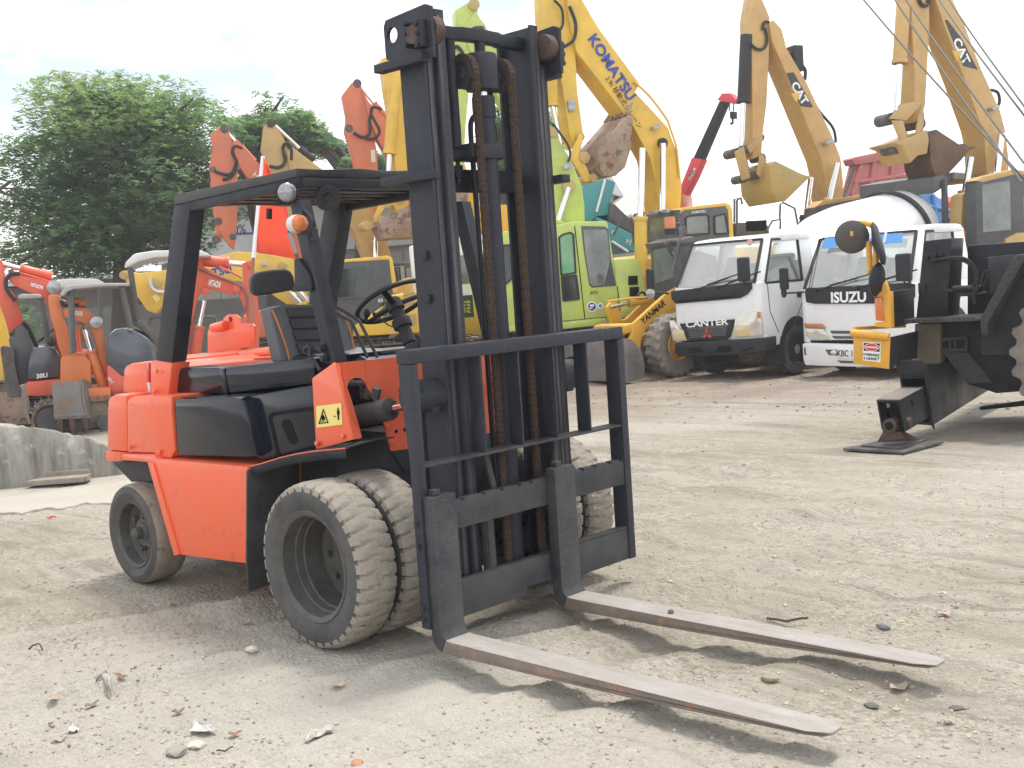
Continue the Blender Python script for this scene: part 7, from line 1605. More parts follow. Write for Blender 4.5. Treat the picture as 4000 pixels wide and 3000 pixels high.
# hoist ropes from the boom overhead to the deck
for a, b, t0, t1 in (((1365, 0), (2230, 985), 12.0, 9.6), ((1530, 0), (2200, 985), 12.2, 9.6), ((1590, 0), (2230, 905), 12.2, 9.6), ((1770, 0), (2240, 660), 12.4, 9.8), ((1822, 0), (2240, 610), 12.4, 9.8)):
    A, B = Z5(*a), Z5(*b); d = (A[0] - B[0], A[1] - B[1]); A = (A[0] + d[0] * 0.4, A[1] + d[1] * 0.4)
    p_, q_ = CAM_POS + ray(*A) * (t0 + 1.0), CAM_POS + ray(*B) * t1
    mid = (p_ + q_) / 2 - Vector((0, 0, 0.05))
    MB().tube(smoothpath([fc.loc(p_), fc.loc(mid), fc.loc(q_)], 8), 0.010, 6).build('hoist_rope', mat('greased_wire_rope', (0.10, 0.11, 0.09), 0.6), cr.t)
# ================================================================ wall, terrace, buildings, trees
conc = mat('weathered_concrete', (0.40, 0.38, 0.33), 0.9, var=0.12, scale=3, dirt=((0.13, 0.125, 0.11), 0.42, 2.2), streak=(3.0, 3.0, 0.5), spots=((0.46, 0.44, 0.39), 0.08, 5), bump=0.5, bscale=12)
base_px = [(-900, 1950), (-450, 1935), (0, 1922), (200, 1900), (330, 1880), (440, 1866), (620, 1840), (900, 1800)]
top_px = [(-900, 1640), (-450, 1645), (0, 1657), (170, 1680), (300, 1706), (415, 1745), (620, 1770), (900, 1782)]
F00 = Frame((0, 0, 0), 0)
bot = [F00.z(p, -0.03) for p in base_px]; front, back = [], []
random.seed(5)
rows = []
bs = smoothpath(bot, 6)
tops = []
for b, t_ in zip(bot, top_px):
    r_ = ray(*t_); n_ = Vector((r_.x, r_.y, 0)); dd_ = (Vector((b.x, b.y, 0)) - Vector((CAM_POS.x, CAM_POS.y, 0))).length / n_.length
    tops.append(CAM_POS.z + r_.z * dd_)
tz = smoothpath([Vector((i, z, 0)) for i, z in enumerate(tops)], 6)
for i, p in enumerate(bs):
    d = (bs[min(i + 1, len(bs) - 1)] - bs[max(i - 1, 0)]); d.z = 0; d.normalize(); nrm = Vector((-d.y, d.x, 0))
    if nrm.dot(FW) < 0: nrm = -nrm
    z = tz[i].y; j = lambda s: random.uniform(-s, s)
    rows.append([p, Vector((p.x, p.y, z * 0.5)) + nrm * 0.01, Vector((p.x, p.y, z - 0.02)) + nrm * (0.015 + j(0.012)), Vector((p.x, p.y, z + j(0.012))) + nrm * (0.04 + j(0.015)), Vector((p.x, p.y, z + j(0.012))) + nrm * 0.17, Vector((p.x, p.y, -0.05)) + nrm * 0.19])
wl = MB().sheet(rows).build('concrete_wall', conc, None, smooth=50)
tag(wl, 'low curved concrete wall streaked with dark stains at the left', 'wall')
tr_ = [Vector((p[4].x, p[4].y, 0.0)) for p in rows]
far = [CAM_POS + ray(1500, 1150) * 40, CAM_POS + ray(-2600, 1150) * 45]
mid_ = CAM_POS + ray(1000, 1300) * 22
terr = MB().prism([Vector((p.x, p.y, -0.1)) for p in tr_] + [Vector((mid_.x, mid_.y, -0.1))] + [Vector((p.x, p.y, -0.1)) for p in far], (0, 0, TZ + 0.1)).build('terrace', gm)
terr['kind'] = 'structure'
ap = [F00.z(p, 0.02) for p in [(-700, 2010), (0, 1940), (450, 1880), (640, 1845), (640, 1885)] + [(450 - 23 * k, 1952 + 2.6 * k + 5 * math.sin(k * 0.9) + 2.5 * math.sin(k * 2.1)) for k in range(21)] + [(-700, 2080)]]
apr = MB().prism([Vector((p.x, p.y, -0.05)) for p in ap], (0, 0, 0.062)).build('concrete_apron', mat('pale_dusty_concrete', (0.40, 0.38, 0.33), 0.9, var=0.1, scale=4, dirt=((0.36, 0.32, 0.25), 0.4, 2), bump=0.3), None, 0.01)
apr['kind'] = 'structure'
# drain grating leaning at the foot of the wall
Zw = zm(0, 900, 1300 / 2157.0)
g0, g1_ = F00.z(Zw(160, 1655), 0.03), F00.z(Zw(540, 1625), 0.03)
gt = thing('drain_grating', 'rusty slotted steel grating lying at the foot of the concrete wall', 'grating', (g0.x, g0.y, 0.02))
gv = (g1_ - g0); gv.z = 0; gl_ = gv.length; gv.normalize(); gn = Vector((-gv.y, gv.x, 0))
if gn.dot(FW) < 0: gn = -gn
b_ = MB()
for w_ in (0.0, 0.22): b_.prism([gv * 0 + gn * w_, gv * gl_ + gn * w_, gv * gl_ + gn * (w_ + 0.03), gn * (w_ + 0.03)], (0, 0, 0.05 + w_ * 0.2))
gmt = mat('dusty_grating_steel', (0.21, 0.17, 0.145), 0.8, var=0.2, dirt=((0.32, 0.28, 0.23), 0.4, 8))
b_.build('grating_rail', gmt, gt, 0.004)
for k in range(12):
    p = gv * (gl_ * (k + 0.5) / 12)
    MB().prism([p + gn * 0.03, p + gv * 0.045 + gn * 0.03, p + gv * 0.045 + gn * 0.22, p + gn * 0.22], (0, 0, 0.05)).build('grating_bar', gmt, gt)

# ---- warehouse behind the machines
wallw = mat('white_wall_sheet', (0.66, 0.67, 0.68), 0.6, var=0.03, dirt=((0.50, 0.49, 0.46), 0.3, 1.2), streak=(1, 1, 0.3))
wallb = mat('beige_block_wall', (0.44, 0.41, 0.37), 0.9, var=0.06, dirt=((0.33, 0.30, 0.26), 0.3, 1.0))
def P3(px, py, t): return CAM_POS + ray(px, py) * t
bA_, bB_ = P3(640, 1150, 43), P3(2150, 1120, 39)
ang = math.atan2(bB_.y - bA_.y, bB_.x - bA_.x); Lw = (Vector((bB_.x, bB_.y, 0)) - Vector((bA_.x, bA_.y, 0))).length
wh_ = thing('warehouse', 'long white warehouse with beige lower wall behind the excavators', 'building', (bA_.x, bA_.y, 0), ang)
fw_ = Frame((bA_.x, bA_.y, 0), ang); sgn = -1 if Vector(fw_.Y).dot(FW) > 0 else 1   # outward side towards the camera
ztop = fw_.y((1000, 800), 0).z; zmid = fw_.y((1500, 965), 0).z
MB().bx(0, Lw, 0.0, 12.0, -0.2, zmid).build('lower_wall', wallb, wh_)
MB().bx(-0.2, Lw + 0.2, -0.35, 12.2, zmid + 0.01, ztop).build('upper_wall', wallw, wh_)
for k in range(int(Lw / 1.2)):
    MB().bx(k * 1.2 + 0.0, k * 1.2 + 1.17, -0.03, -0.001, zmid * 0.45, zmid - 0.12).build('wall_panel', wallb, wh_)
MB().prism([(-0.5, -0.7, ztop + 0.01), (-0.5, 6.0, ztop + 1.6), (-0.5, 12.8, ztop + 0.01)], (Lw + 1.0, 0, 0)).build('roof', mat('grey_roof_sheet', (0.40, 0.40, 0.40), 0.6), wh_)
A, B = fw_.y((900, 915), -0.355), fw_.y((1160, 903), -0.355)
MB().bar(A, B, 0.02, 0.07, (0, 0, 1)).build('blue_line', M['blueink'], wh_)
t_ = fw_.y((935, 896), -0.36)
lettering('0%', t_, (1, 0, 0), (0, 0, 1), 0.45, M['ink'], wh_)
h2_ = thing('shed', 'shed with pale corrugated roof behind the teal tipper', 'building', tuple(Vector((P3(2480, 1100, 46).x, P3(2480, 1100, 46).y, 0))), ang)
fs_ = Frame(h2_.location, ang)
z0_, z1_ = fs_.y((2500, 820), 0).z, fs_.y((2420, 755), 4).z
MB().bx(-3, 1.3, 0, 9, -0.1, z0_ - 0.25).build('wall', wallb, h2_)
rf_ = mat('pale_beige_roof_sheet', (0.60, 0.57, 0.50), 0.6, var=0.04)
MB().prism([(-3.3, -0.6, z0_ - 0.2), (-3.3, 4.5, z0_ + 0.9), (-3.3, 9.6, z0_ - 0.2), (-3.3, 9.6, z0_ - 0.35), (-3.3, 4.5, z0_ + 0.75), (-3.3, -0.6, z0_ - 0.35)], (4.9, 0, 0)).build('roof', rf_, h2_)
for k in range(12): MB().bar((-3.2 + k * 0.41, -0.6, z0_ - 0.17), (-3.2 + k * 0.41, 4.5, z0_ + 0.93), 0.05, 0.05).build('roof_rib', rf_, h2_)
h3_ = thing('hut', 'low hut with pale roof half hidden under the big tree', 'building', tuple(Vector((P3(120, 1100, 44).x, P3(120, 1100, 44).y, 0))), ang)
MB().bx(-4.5, 4.5, 0, 6, -0.1, 2.9).build('wall', mat('dark_hut_wall', (0.16, 0.14, 0.13), 0.9), h3_)
MB().bx(-5.0, 5.0, -0.8, 6.5, 2.95, 3.15).build('roof', wallw, h3_)
wln = thing('yard_wall', 'grey block yard wall running behind the small excavators', 'wall', tuple(Vector((P3(-200, 1200, 40).x, P3(-200, 1200, 40).y, 0))), ang)
MB().bx(-14, 24, 0, 0.25, -0.1, 1.9).build('wall_body', mat('grey_block_wall', (0.25, 0.25, 0.24), 0.9, var=0.1), wln)

# ---- trees
def leafmat(name, col):
    m = mat(name, col, 0.75, var=0.25, scale=0.9, spec=0.1)
    n = m.node_tree; b = n.nodes['Principled BSDF']
    tr = n.nodes.new('ShaderNodeBsdfTranslucent'); mx = n.nodes.new('ShaderNodeMixShader'); mx.inputs['Fac'].default_value = 0.55
    tr.inputs['Color'].default_value = (col[0] * 2.2, col[1] * 2.2, col[2] * 1.4, 1)
    out = [q for q in n.nodes if q.type == 'OUTPUT_MATERIAL'][0]
    n.links.new(b.outputs[0], mx.inputs[1]); n.links.new(tr.outputs[0], mx.inputs[2]); n.links.new(mx.outputs[0], out.inputs['Surface'])
    return m
LV = [leafmat('leaf_green', (0.105, 0.175, 0.100)), leafmat('leaf_dark_green', (0.085, 0.145, 0.092)), leafmat('leaf_olive_green', (0.135, 0.185, 0.10))]
bark = mat('brown_bark', (0.09, 0.07, 0.055), 0.9, var=0.2, scale=8, bump=0.5, bscale=20)
def tree(lab, cx, t, outline, trunk_top_px, seed, n_cl, n_spray, depth, group=None, rad=(0.9, 1.7), holes=()):
    rng = np.random.default_rng(seed)
    base = P3(cx, 1300, t); fr = Frame((base.x, base.y, 0.2), math.atan2(RT.y, RT.x))
    root = thing('tree', lab, 'tree', fr.o, fr.a, group)
    poly = [fr.y(p, 0) for p in outline]; px = np.array([(p.x, p.z) for p in poly])
    def inside(x, z):
        c = False; j = len(px) - 1
        for i in range(len(px)):
            if (px[i, 1] > z) != (px[j, 1] > z) and x < (px[j, 0] - px[i, 0]) * (z - px[i, 1]) / (px[j, 1] - px[i, 1]) + px[i, 0]: c = not c
            j = i
        return c
    x0, x1, z0, z1 = px[:, 0].min(), px[:, 0].max(), px[:, 1].min(), px[:, 1].max()
    cen = []
    tries = 0
    while len(cen) < n_cl and tries < 60000:
        tries += 1
        x, z = rng.uniform(x0, x1), rng.uniform(z0, z1); r_ = rng.uniform(*rad)
        if not inside(x, z): continue
        if not (inside(x - r_ * 0.8, z) and inside(x + r_ * 0.8, z) and inside(x, z + r_ * 0.42)):
            r_ *= 0.5
            if not (inside(x - r_ * 0.8, z) and inside(x + r_ * 0.8, z) and inside(x, z + r_ * 0.42)): continue
        y = rng.normal() * depth * 0.42
        cen.append((x, y, z, r_))
    V, Fc, MI = [], [], []
    def spray(c, mi, sz):
        # one pinnate frond: a bent rib with paired leaflets
        d = rng.normal(size=3); d[2] = d[2] * 0.35 - 0.15; d /= np.linalg.norm(d)
        u = np.cross(d, [0, 0, 1.0]); u /= np.linalg.norm(u) + 1e-6; w = np.cross(u, d)
        for k in range(3):
            p = c + d * sz * (k / 3.0) - np.array([0, 0, 1.0]) * sz * 0.10 * k * k / 3
            for s_ in (1, -1):
                L_ = sz * rng.uniform(0.40, 0.62) * (1 - 0.2 * k); q = p + (u * s_ + d * 0.45 + w * rng.normal() * 0.25) * L_; h = d * sz * 0.13
                i0 = len(V); V.extend([p - h, p + h, q + h * 0.6, q - h * 0.3]); Fc.append((i0, i0 + 1, i0 + 2, i0 + 3)); MI.append(mi)
    tot = sum(c[3] ** 2 for c in cen)
    for (x, y, z, r_) in cen:
        mi0 = int(rng.choice([0, 0, 1, 2])); k_ = int(n_spray * r_ ** 2 / tot)
        for _ in range(k_):
            v = rng.normal(size=3); v /= np.linalg.norm(v); rr = r_ * rng.uniform(0.25, 1.05) ** 0.45
            c = np.array([x, y, z]) + v * rr * np.array([1.1, 1.1, 0.52])
            spray(c, mi0 if rng.random() < 0.75 else int(rng.integers(0, 3)), rng.uniform(0.13, 0.30))
    me = bpy.data.meshes.new('crown'); me.from_pydata([tuple(v) for v in V], [], Fc)
    for m_ in LV: me.materials.append(m_)
    me.polygons.foreach_set('material_index', np.array(MI, dtype=np.int32)); me.update()
    o = bpy.data.objects.new('crown', me); COL.objects.link(o); o.parent = root
    tt = fr.y(trunk_top_px, 0)
    trunk = MB().tube(smoothpath([Vector((0, 0, -0.3)), Vector((0.15, 0.1, tt.z * 0.35)), Vector((tt.x * 0.6, 0, tt.z * 0.7)), Vector((tt.x, 0, tt.z))], 5), [0.42 - 0.014 * k for k in range(16)], 10).build('trunk', bark, root)
    idx = rng.choice(len(cen), min(26, len(cen)), replace=False)
    for i_, k in enumerate(idx):
        x, y, z, r_ = cen[k]; s0 = Vector((tt.x * rng.uniform(0.55, 1.0), 0, tt.z * rng.uniform(0.6, 1.0)))
        e_ = Vector((x, y, z)); md = s0.lerp(e_, 0.55) + Vector((0, 0, rng.uniform(-0.1, 0.5)))
        pth = smoothpath([s0, md, e_], 5); MB().tube(pth, [0.13 - 0.11 * q / (len(pth) - 1) for q in range(len(pth))], 6).build('limb', bark, root)
    return root
tree('large spreading green tree with feathery leaves at the left', 470, 33.0, [ZG(*p) for p in
    [(-120, 1260), (-60, 1010), (60, 880), (20, 700), (90, 590), (150, 480), (230, 420), (235, 330), (290, 270), (380, 210), (470, 180), (600, 100), (760, 95), (880, 140), (905, 65), (1000, 80), (1110, 100), (1290, 120), (1390, 190), (1450, 260), (1480, 330), (1600, 380), (1620, 520), (1560, 720), (1560, 960), (1480, 1160), (1300, 1250), (1050, 1330), (820, 1300), (600, 1400), (300, 1420), (0, 1400)]],
    ZG(850, 900), 11, 190, 26000, 3.4, rad=(0.7, 1.5))
tree('spindly green tree whose loose sprays reach beyond the orange excavator', 1080, 36.0, [ZG(*p) for p in
    [(1480, 330), (1560, 270), (1650, 300), (1690, 280), (1800, 200), (1950, 220), (2010, 280), (2110, 350), (2120, 440), (2200, 480), (2190, 570), (2090, 600), (2000, 540), (1900, 500), (1800, 560), (1640, 640), (1700, 900), (1690, 1100), (1560, 1180), (1500, 900), (1460, 500)]],
    ZG(1650, 650), 21, 60, 5000, 2.5, rad=(0.35, 0.8))
tree('dark green tree glimpsed behind the orange boom left of the mast', 1420, 38.0, [Z0(*p) for p in
    [(-10, 750), (60, 745), (160, 900), (230, 900), (300, 980), (520, 1000), (600, 1200), (420, 1300), (260, 1180), (210, 960), (120, 1000), (60, 950), (-30, 980), (-60, 850)]],
    Z0(380, 1150), 31, 40, 4600, 2.0, rad=(0.4, 0.9))
tree('green tree seen between the mast rails behind the lift cylinder', 2020, 37.0, [Z0(*p) for p in
    [(1150, 700), (1220, 600), (1290, 680), (1380, 760), (1520, 740), (1620, 700), (1650, 900), (1560, 1150), (1300, 1300), (1190, 1200), (1130, 900)]],
    Z0(1280, 1150), 41, 40, 6000, 2.0, rad=(0.4, 0.9))
tree('small dark shrubby tree beside the hut under the big crown', -150, 36.0, [(-500, 1250), (-420, 1050), (-260, 980), (-60, 1000), (60, 1080), (100, 1250), (60, 1400), (-300, 1420)], (-150, 1150), 51, 40, 6000, 2.5, rad=(0.6, 1.2))
# bare branch at the left edge
frb = Frame(P3(-300, 950, 30), math.atan2(RT.y, RT.x)); frb.o.z = 0
bt = thing('bare_tree', 'leafless tree with thin grey twigs at the left edge', 'tree', frb.o, frb.a)
bb = MB()
for pts in ([(-300, 1500), (-280, 1000), (-150, 760), (0, 735), (110, 738)], [(-20, 740), (30, 760), (70, 765)], [(-150, 760), (-60, 700), (10, 700), (40, 712)], [(0, 738), (40, 710), (70, 705)], [(-100, 745), (0, 790), (60, 800)]):
    bb.tube([frb.y(p, 0) for p in pts], [0.05 * (1 - 0.8 * k / len(pts)) for k in range(len(pts))], 6)
bb.build('trunk', bark, bt)

# ================================================================ flag on its pole (stands on the small excavator behind the forklift)
tz_ = 12.6
ff = Frame((P3(1000, 1300, tz_).x, P3(1000, 1300, tz_).y, 0), math.atan2(RT.y, RT.x))
fl_ = thing('flag', 'bright orange cloth flag on a white pole beside the roof', 'flag', ff.o, ff.a)
pt_, pb_ = ff.y(Z4(835, 22), 0), ff.y(Z4(752, 900), 0)
pl_ = MB().tube([pt_, pb_], 0.022, 10).build('flag_pole', M['whiteink'], fl_)
p2_ = ff.y(Z4(725, 1190), 0)
MB().tube([pb_, p2_, Vector((p2_.x, 0, 0.2))], 0.018, 8).build('pole_stub', mat('brown_pole', (0.30, 0.16, 0.10), 0.7), fl_)
rows = []
Lft = [(842, 30), (818, 200), (800, 380), (790, 560), (783, 720), (780, 850)]
Rgt = [(845, 40), (900, 150), (1030, 380), (1060, 560), (1040, 700), (1112, 912)]
for (a, b) in zip(Lft, Rgt):
    A, B = ff.y(Z4(*a), 0), ff.y(Z4(*b), 0)
    rows.append([A.lerp(B, k / 8.0) + Vector((0, 0.05 * math.sin(k * 1.1 + a[1] * 0.006) * k / 8.0, 0)) for k in range(9)])
fo_ = MB().sheet(rows).build('flag_cloth', M['flag'], fl_, smooth=80)
fo_.modifiers.new('thickness', 'SOLIDIFY').thickness = 0.004
# ================================================================ gravel, clods and litter
rng = np.random.default_rng(7)
ico = bmesh.new(); bmesh.ops.create_icosphere(ico, subdivisions=1, radius=1.0)
iv = np.array([v.co[:] for v in ico.verts]); if_ = np.array([[v.index for v in f.verts] for f in ico.faces]); ico.free()
def stones(name, n, rmin, rmax, smin, smax, cols, seed, clump, ang_=37, mud=False):
    rng = np.random.default_rng(seed)
    a = view + np.radians(rng.uniform(-ang_, ang_, n * 6)); d = np.sqrt(rng.uniform(rmin ** 2, rmax ** 2, n * 6)) if mud else rmin * (rmax / rmin) ** rng.uniform(0, 1, n * 6)
    x = 3.8188 + d * np.cos(a); y = -4.0189 + d * np.sin(a)
    w = np.clip(0.5 + clump * 2.2 * fbm(x, y, 1.3, 4, seed), 0, 1)
    if mud: w *= (y > 3.0) * np.clip((y - 3) / 4, 0, 1)
    k = np.nonzero(rng.uniform(0, 1, n * 6) < w)[0][:n]
    x, y = x[k], y[k]; n = len(k)
    s = smin * (smax / smin) ** (rng.uniform(0, 1, n) ** 2.2)
    z = ground_h(x, y) + s * 0.12
    jit = 1 + rng.uniform(-0.28, 0.28, (n, len(iv), 3)); sc_ = np.stack([rng.uniform(0.75, 1.35, n), rng.uniform(0.7, 1.1, n), rng.uniform(0.45, 0.8, n)], 1)
    v = iv[None] * jit * sc_[:, None] * s[:, None, None]
    t = rng.uniform(0, 6.28, n); c_, s_ = np.cos(t), np.sin(t)
    vx = v[..., 0] * c_[:, None] - v[..., 1] * s_[:, None] + x[:, None]; vy = v[..., 0] * s_[:, None] + v[..., 1] * c_[:, None] + y[:, None]; vz = v[..., 2] + z[:, None]
    V = np.stack([vx, vy, vz], -1).reshape(-1, 3); Fq = (if_[None] + (np.arange(n) * len(iv))[:, None, None]).reshape(-1, 3)
    me = bpy.data.meshes.new(name)
    me.vertices.add(len(V)); me.vertices.foreach_set('co', V.ravel()); me.loops.add(Fq.size); me.loops.foreach_set('vertex_index', Fq.ravel().astype(np.int32))
    me.polygons.add(len(Fq)); me.polygons.foreach_set('loop_start', np.arange(0, Fq.size, 3, dtype=np.int32))
    for c in cols: me.materials.append(c)
    me.polygons.foreach_set('material_index', np.repeat(rng.integers(0, len(cols), n), len(if_)).astype(np.int32))
    me.update(calc_edges=True); me.validate()
    o = bpy.data.objects.new(name, me); COL.objects.link(o); o['kind'] = 'stuff'
    return o
def stmat(nm, c): return mat(nm, c, 0.9, var=0.15, scale=30, spec=0.15)
G_ = [stmat('pebble_tan', (0.40, 0.35, 0.28)), stmat('pebble_grey', (0.30, 0.285, 0.26)), stmat('pebble_pale', (0.50, 0.46, 0.39)), stmat('pebble_brown', (0.30, 0.25, 0.19)), stmat('pebble_dust', (0.42, 0.375, 0.305))]
stones('gravel', 30000, 3.4, 13.0, 0.0022, 0.0095, G_, 3, 1.3)
stones('gravel', 320, 3.4, 12.0, 0.007, 0.017, G_, 5, 1.2)
stones('clods', 2600, 13.0, 20.0, 0.006, 0.026, [stmat('mud_clod', (0.25, 0.20, 0.16)), stmat('mud_clod_pale', (0.33, 0.275, 0.22)), stmat('mud_clod_dark', (0.19, 0.155, 0.125))], 9, 0.9, mud=True)
ZA = zm(0, 2000, 1600 / 2212.0); ZD = zm(2400, 1800, 1600 / 2212.0)
def gpt(zf, p):
    q = on(*zf(*p), z=0.0)
    for _ in range(3): q = on(*zf(*p), z=float(ground_h(q.x, q.y)))
    return q
def drape(o, c, rot=0.0):                      # let a thin thing follow the uneven ground
    ca, sa = math.cos(rot), math.sin(rot)
    for v in o.data.vertices:
        v.co.z += max(-0.03, min(0.03, float(ground_h(c.x + v.co.x * ca - v.co.y * sa, c.y + v.co.x * sa + v.co.y * ca)) - c.z)) + 0.003
def flat_scrap(name, lab, cat, zf, outline, mt, lift=0.012, crumple=0.012, seed=1):
    c = gpt(zf, (sum(p[0] for p in outline) / len(outline), sum(p[1] for p in outline) / len(outline)))
    rr = random.Random(seed); P = [gpt(zf, p) - c for p in outline]
    P = [Vector((p.x, p.y, 0.008 + rr.uniform(0, crumple) + lift * rr.random())) for p in P]
    b = MB(); m_ = sum(P, Vector()) / len(P); m_.z = 0.010 + crumple
    Q = []
    for i in range(len(P)):                      # ragged outline with a crumpled middle ring
        a1, a2 = P[i], P[(i + 1) % len(P)]
        for t in (0.0, 0.33, 0.67):
            q = a1.lerp(a2, t) + (m_ - a1) * (0.0 if t == 0 else rr.uniform(-0.04, 0.10)); q.z = rr.uniform(0.003, 0.010 + crumple * 0.8); Q.append(q)
    R1 = [Vector((q.x * 0.62 + m_.x * 0.38, q.y * 0.62 + m_.y * 0.38, rr.uniform(0.004, 0.012 + crumple * 1.5))) for q in Q]
    R2 = [Vector((q.x * 0.28 + m_.x * 0.72, q.y * 0.28 + m_.y * 0.72, rr.uniform(0.004, 0.012 + crumple * 1.5))) for q in Q]
    for i in range(len(Q)):
        j = (i + 1) % len(Q)
        b.poly([Q[i], Q[j], R1[j]]); b.poly([Q[i], R1[j], R1[i]]); b.poly([R1[i], R1[j], R2[j]]); b.poly([R1[i], R2[j], R2[i]]); b.poly([R2[i], R2[j], m_])
    o = b.build(name, mt, None, smooth=50); o.location = c; tag(o, lab, cat); drape(o, c)
    o.modifiers.new('thickness', 'SOLIDIFY').thickness = 0.0012
    return o
def leaf(lab, zf, p, L_, rot, mt, curl=0.02, name='fallen_leaf', cat='leaf'):
    c = gpt(zf, p); b = MB(); rows = []
    for k in range(7):
        t = k / 6.0; w = 0.34 * L_ * math.sin(math.pi * (0.06 + 0.94 * t) ** 0.8) * (1 - 0.15 * t); z = 0.006 + curl * 0.4 * (2 * t - 1) ** 2 + 0.004 * math.sin(9 * t)
        rows.append([Vector(((t - 0.5) * L_, w * u, z + abs(u) * curl * 0.35)) for u in (-1, -0.5, 0, 0.5, 1)])
    o = b.sheet(rows).build(name, mt, None, smooth=60); o.location = c; o.rotation_euler = (0, 0, R(rot)); tag(o, lab, cat); drape(o, c, R(rot))
    o.modifiers.new('thickness', 'SOLIDIFY').thickness = 0.001
    return o
paper = mat('white_paper', (0.60, 0.59, 0.56), 0.8, var=0.05); film = mat('pale_plastic_film', (0.52, 0.50, 0.45), 0.4, var=0.08)
dl = mat('dry_brown_leaf', (0.24, 0.17, 0.12), 0.8, var=0.2, scale=30); dp = mat('pale_dry_leaf', (0.42, 0.33, 0.25), 0.8, var=0.15, scale=30); gl_f = mat('green_leaf_fallen', (0.12, 0.18, 0.07), 0.6, var=0.15, scale=30)
rdl = mat('reddish_dry_leaf', (0.27, 0.15, 0.10), 0.8, var=0.2, scale=30); pkl = mat('dusty_pink_petal', (0.50, 0.33, 0.34), 0.8, var=0.1, scale=20)
flat_scrap('paper_scrap', 'white torn paper scrap, widest piece of litter near the bottom', 'paper scrap', ZA, [(1020, 1218), (1045, 1170), (1065, 1160), (1085, 1182), (1165, 1190), (1180, 1205), (1110, 1222)], paper, 0.02, 0.015, 2)
flat_scrap('plastic_strip', 'long pale plastic strip lying below the front tyre', 'plastic strip', ZA, [(1645, 1250), (1660, 1230), (1760, 1170), (1800, 1160), (1803, 1185), (1720, 1225), (1665, 1255)], film, 0.02, 0.012, 3)
flat_scrap('paper_scrap', 'small white paper scrap with a red corner', 'paper scrap', ZA, [(362, 1190), (390, 1170), (425, 1172), (428, 1192), (390, 1200)], paper, 0.01, 0.01, 4)
flat_scrap('wrapper', 'crumpled pale wrapper in the dark rut at the left', 'wrapper', ZA, [(515, 965), (520, 940), (555, 925), (595, 930), (602, 945), (580, 968), (550, 975)], film, 0.03, 0.03, 5)
for (lab, p, L_, r_, m_, cu) in (
    ('pinkish curled bark piece in the rut beside green leaves', (290, 985), 0.06, 110, dp, 0.012), ('two-tone green leaf in the rut beside the wrapper', (398, 975), 0.045, 40, gl_f, 0.012),
    ('small red-brown leaf above the crumpled wrapper', (660, 886), 0.04, 60, rdl, 0.012), ('broad pale leaf to the right below the front tyre', (1835, 958), 0.07, 80, dp, 0.02),
    ('brown leaf half sunk below the crumpled wrapper', (500, 1055), 0.06, 80, dl, 0.015), ('green leaf on the gravel near the bottom edge', (1215, 1288), 0.065, 60, gl_f, 0.012),
    ('tan curled leaf on the dirt near the lower left corner', (330, 1290), 0.05, 75, dp, 0.018), ('orange leaf fragment on the ruts at the left', (410, 725), 0.022, 110, rdl, 0.006),
    ('brown crisp leaf between the ruts at the left', (385, 675), 0.045, 60, dl, 0.015), ('dark curled leaf in the middle of the foreground', (965, 1098), 0.05, 65, dl, 0.02),
    ('small tan leaf lying above the dark curled leaf', (905, 990), 0.035, 60, dp, 0.012), ('reddish leaf on the stones beside the white torn paper', (1270, 1215), 0.05, 60, rdl, 0.015),
    ('brown curved husk on the dirt behind the front tyre', (955, 522), 0.07, 55, dl, 0.02), ('pale shrivelled leaf on the dirt left of the front tyre', (1330, 610), 0.06, 60, dp, 0.02)):
    leaf(lab, ZA, p, L_, r_, m_, cu)
for (lab, p, L_, r_, m_, cu) in (('dusty pink leaf on the dirt beyond the far fork tip', (1790, 842), 0.075, 60, pkl, 0.02), ('pink petal scrap beyond the dusty pink leaf', (1850, 797), 0.035, 60, pkl, 0.01),
    ('large pale crumpled leaf between the two fork tips', (1545, 1240), 0.085, 60, dp, 0.02), ('pale ochre leaf on the grey gravel at lower right', (1815, 1420), 0.05, 60, dp, 0.01)):
    leaf(lab, ZD, p, L_, r_, m_, cu)
def stick(lab, zf, a, b, r_, mt, name, cat, bend=0.01):
    A, B = gpt(zf, a), gpt(zf, b); c = A.copy()
    q = (B - A); pts = [Vector((0, 0, r_ + 0.004)), q * 0.4 + Vector((bend, 0, r_ + 0.006)), q * 0.7 + Vector((-bend, bend, r_ + 0.012)), Vector((q.x, q.y, q.z + r_ + 0.006))]
    o = MB().tube(smoothpath(pts, 4), r_, 8).build(name, mt); o.location = c; tag(o, lab, cat); drape(o, c); return o
stick('thin dark twig lying beyond the far fork', ZD, (825, 865), (1045, 885), 0.006, bark, 'twig', 'twig')
stick('short thin twig on the ruts at the left', ZA, (155, 740), (230, 755), 0.004, bark, 'twig', 'twig')
stick('cigarette butt on the dirt beyond the far fork tip', ZD, (1523, 883), (1567, 886), 0.004, mat('cigarette_tan', (0.62, 0.50, 0.32), 0.7), 'cigarette_butt', 'cigarette butt', 0.0)
stick('white paper stub farther off than the cigarette butt', ZD, (1752, 728), (1790, 738), 0.006, paper, 'paper_stub', 'paper stub', 0.0)
stick('red plastic bit on the dirt near the rear wheel', ZA, (255, 38), (298, 40), 0.007, M['redink'], 'plastic_bit', 'plastic bit', 0.0)
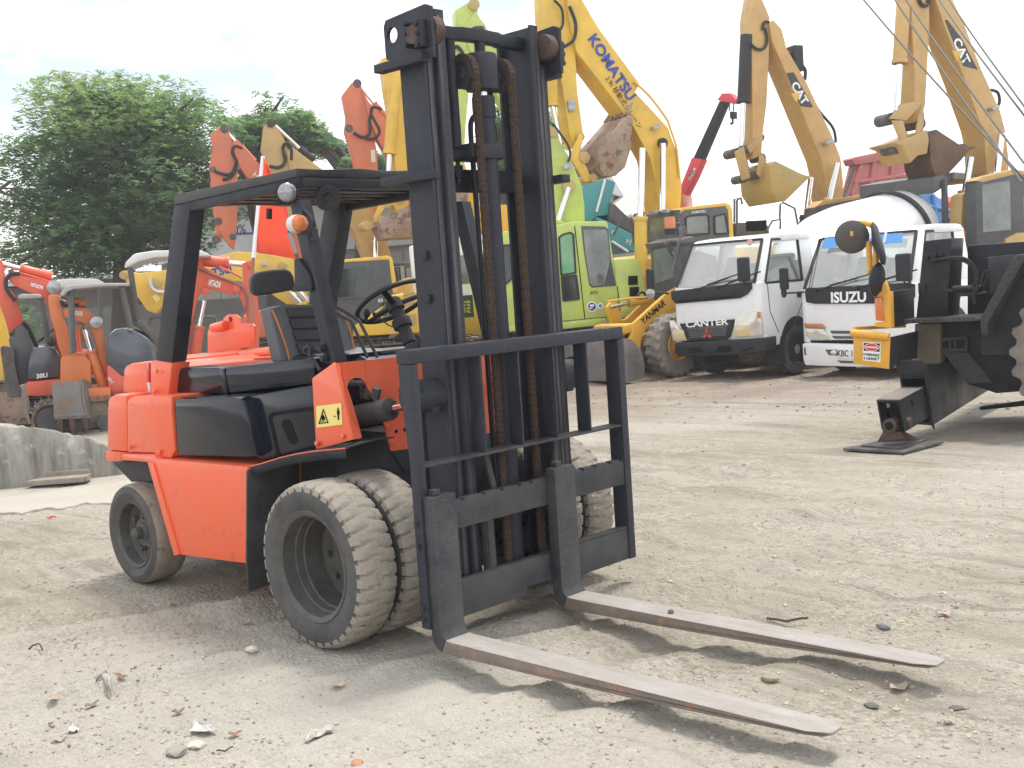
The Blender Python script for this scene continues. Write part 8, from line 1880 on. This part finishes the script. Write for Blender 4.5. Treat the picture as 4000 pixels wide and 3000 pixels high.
def rock(lab, zf, p, s_, mt, fl_=0.7):
    c = gpt(zf, p); rr = random.Random(hash(lab) % 1000 if False else len(lab)); bm_ = bmesh.new(); bmesh.ops.create_icosphere(bm_, subdivisions=2, radius=1.0)
    for v in bm_.verts: v.co = Vector((v.co.x * s_ * 1.2, v.co.y * s_, v.co.z * s_ * fl_)) * (1 + rr.uniform(-0.14, 0.14))
    q = MB(); q.bm.free(); q.bm = bm_; o = q.build('stone', mt); o.location = c + Vector((0, 0, s_ * fl_ * 0.4)); tag(o, lab, 'stone'); return o
rock('rounded blue-grey stone beyond the far fork', ZD, (1452, 900), 0.028, stmat('bluegrey_stone', (0.25, 0.26, 0.27)))
rock('flat dark stone left of the large pale leaf', ZD, (1387, 1326), 0.024, stmat('dark_stone', (0.13, 0.125, 0.11)), 0.35)
rock('flat dark stone near the lower right edge', ZD, (1850, 1340), 0.022, stmat('dark_stone', (0.13, 0.125, 0.11)), 0.35)
rock('small dark stone resting on the far fork', ZD, (305, 806), 0.012, stmat('dark_stone', (0.13, 0.125, 0.11)), 0.9).location = Vector(on(*ZD(305, 815), z=0.108))
rock('pale flat stone below the white torn paper', ZA, (1060, 1265), 0.035, G_[2], 0.4)
rock('grey stone near the bottom edge left of the pale flat stone', ZA, (950, 1300), 0.038, G_[1], 0.5)
rock('smooth pale pebble left of the front tyre', ZA, (1360, 750), 0.028, G_[2], 0.6)
rock('terracotta coloured stone at the bottom edge', ZA, (1930, 1360), 0.022, stmat('terracotta_stone', (0.42, 0.22, 0.13)), 0.5)
rock('tan stone between the two forks', ZD, (840, 1182), 0.03, G_[3], 0.5)

# ================================================================ air
d_far = 60.0
hz = MB().bx(-75, 25, -25, 85, -1.2, 16.0).build('haze', bpy.data.materials.new('thin_haze'), None, smooth=0)
hz['kind'] = 'stuff'
hm = hz.data.materials[0]; hm.use_nodes = True; hm.node_tree.nodes.clear()
ho = hm.node_tree.nodes.new('ShaderNodeOutputMaterial'); hv = hm.node_tree.nodes.new('ShaderNodeVolumePrincipled')
hv.inputs['Color'].default_value = (0.95, 0.97, 1.0, 1); hv.inputs['Density'].default_value = 0.0016; hv.inputs['Anisotropy'].default_value = 0.2
hm.node_tree.links.new(hv.outputs[0], ho.inputs['Volume'])
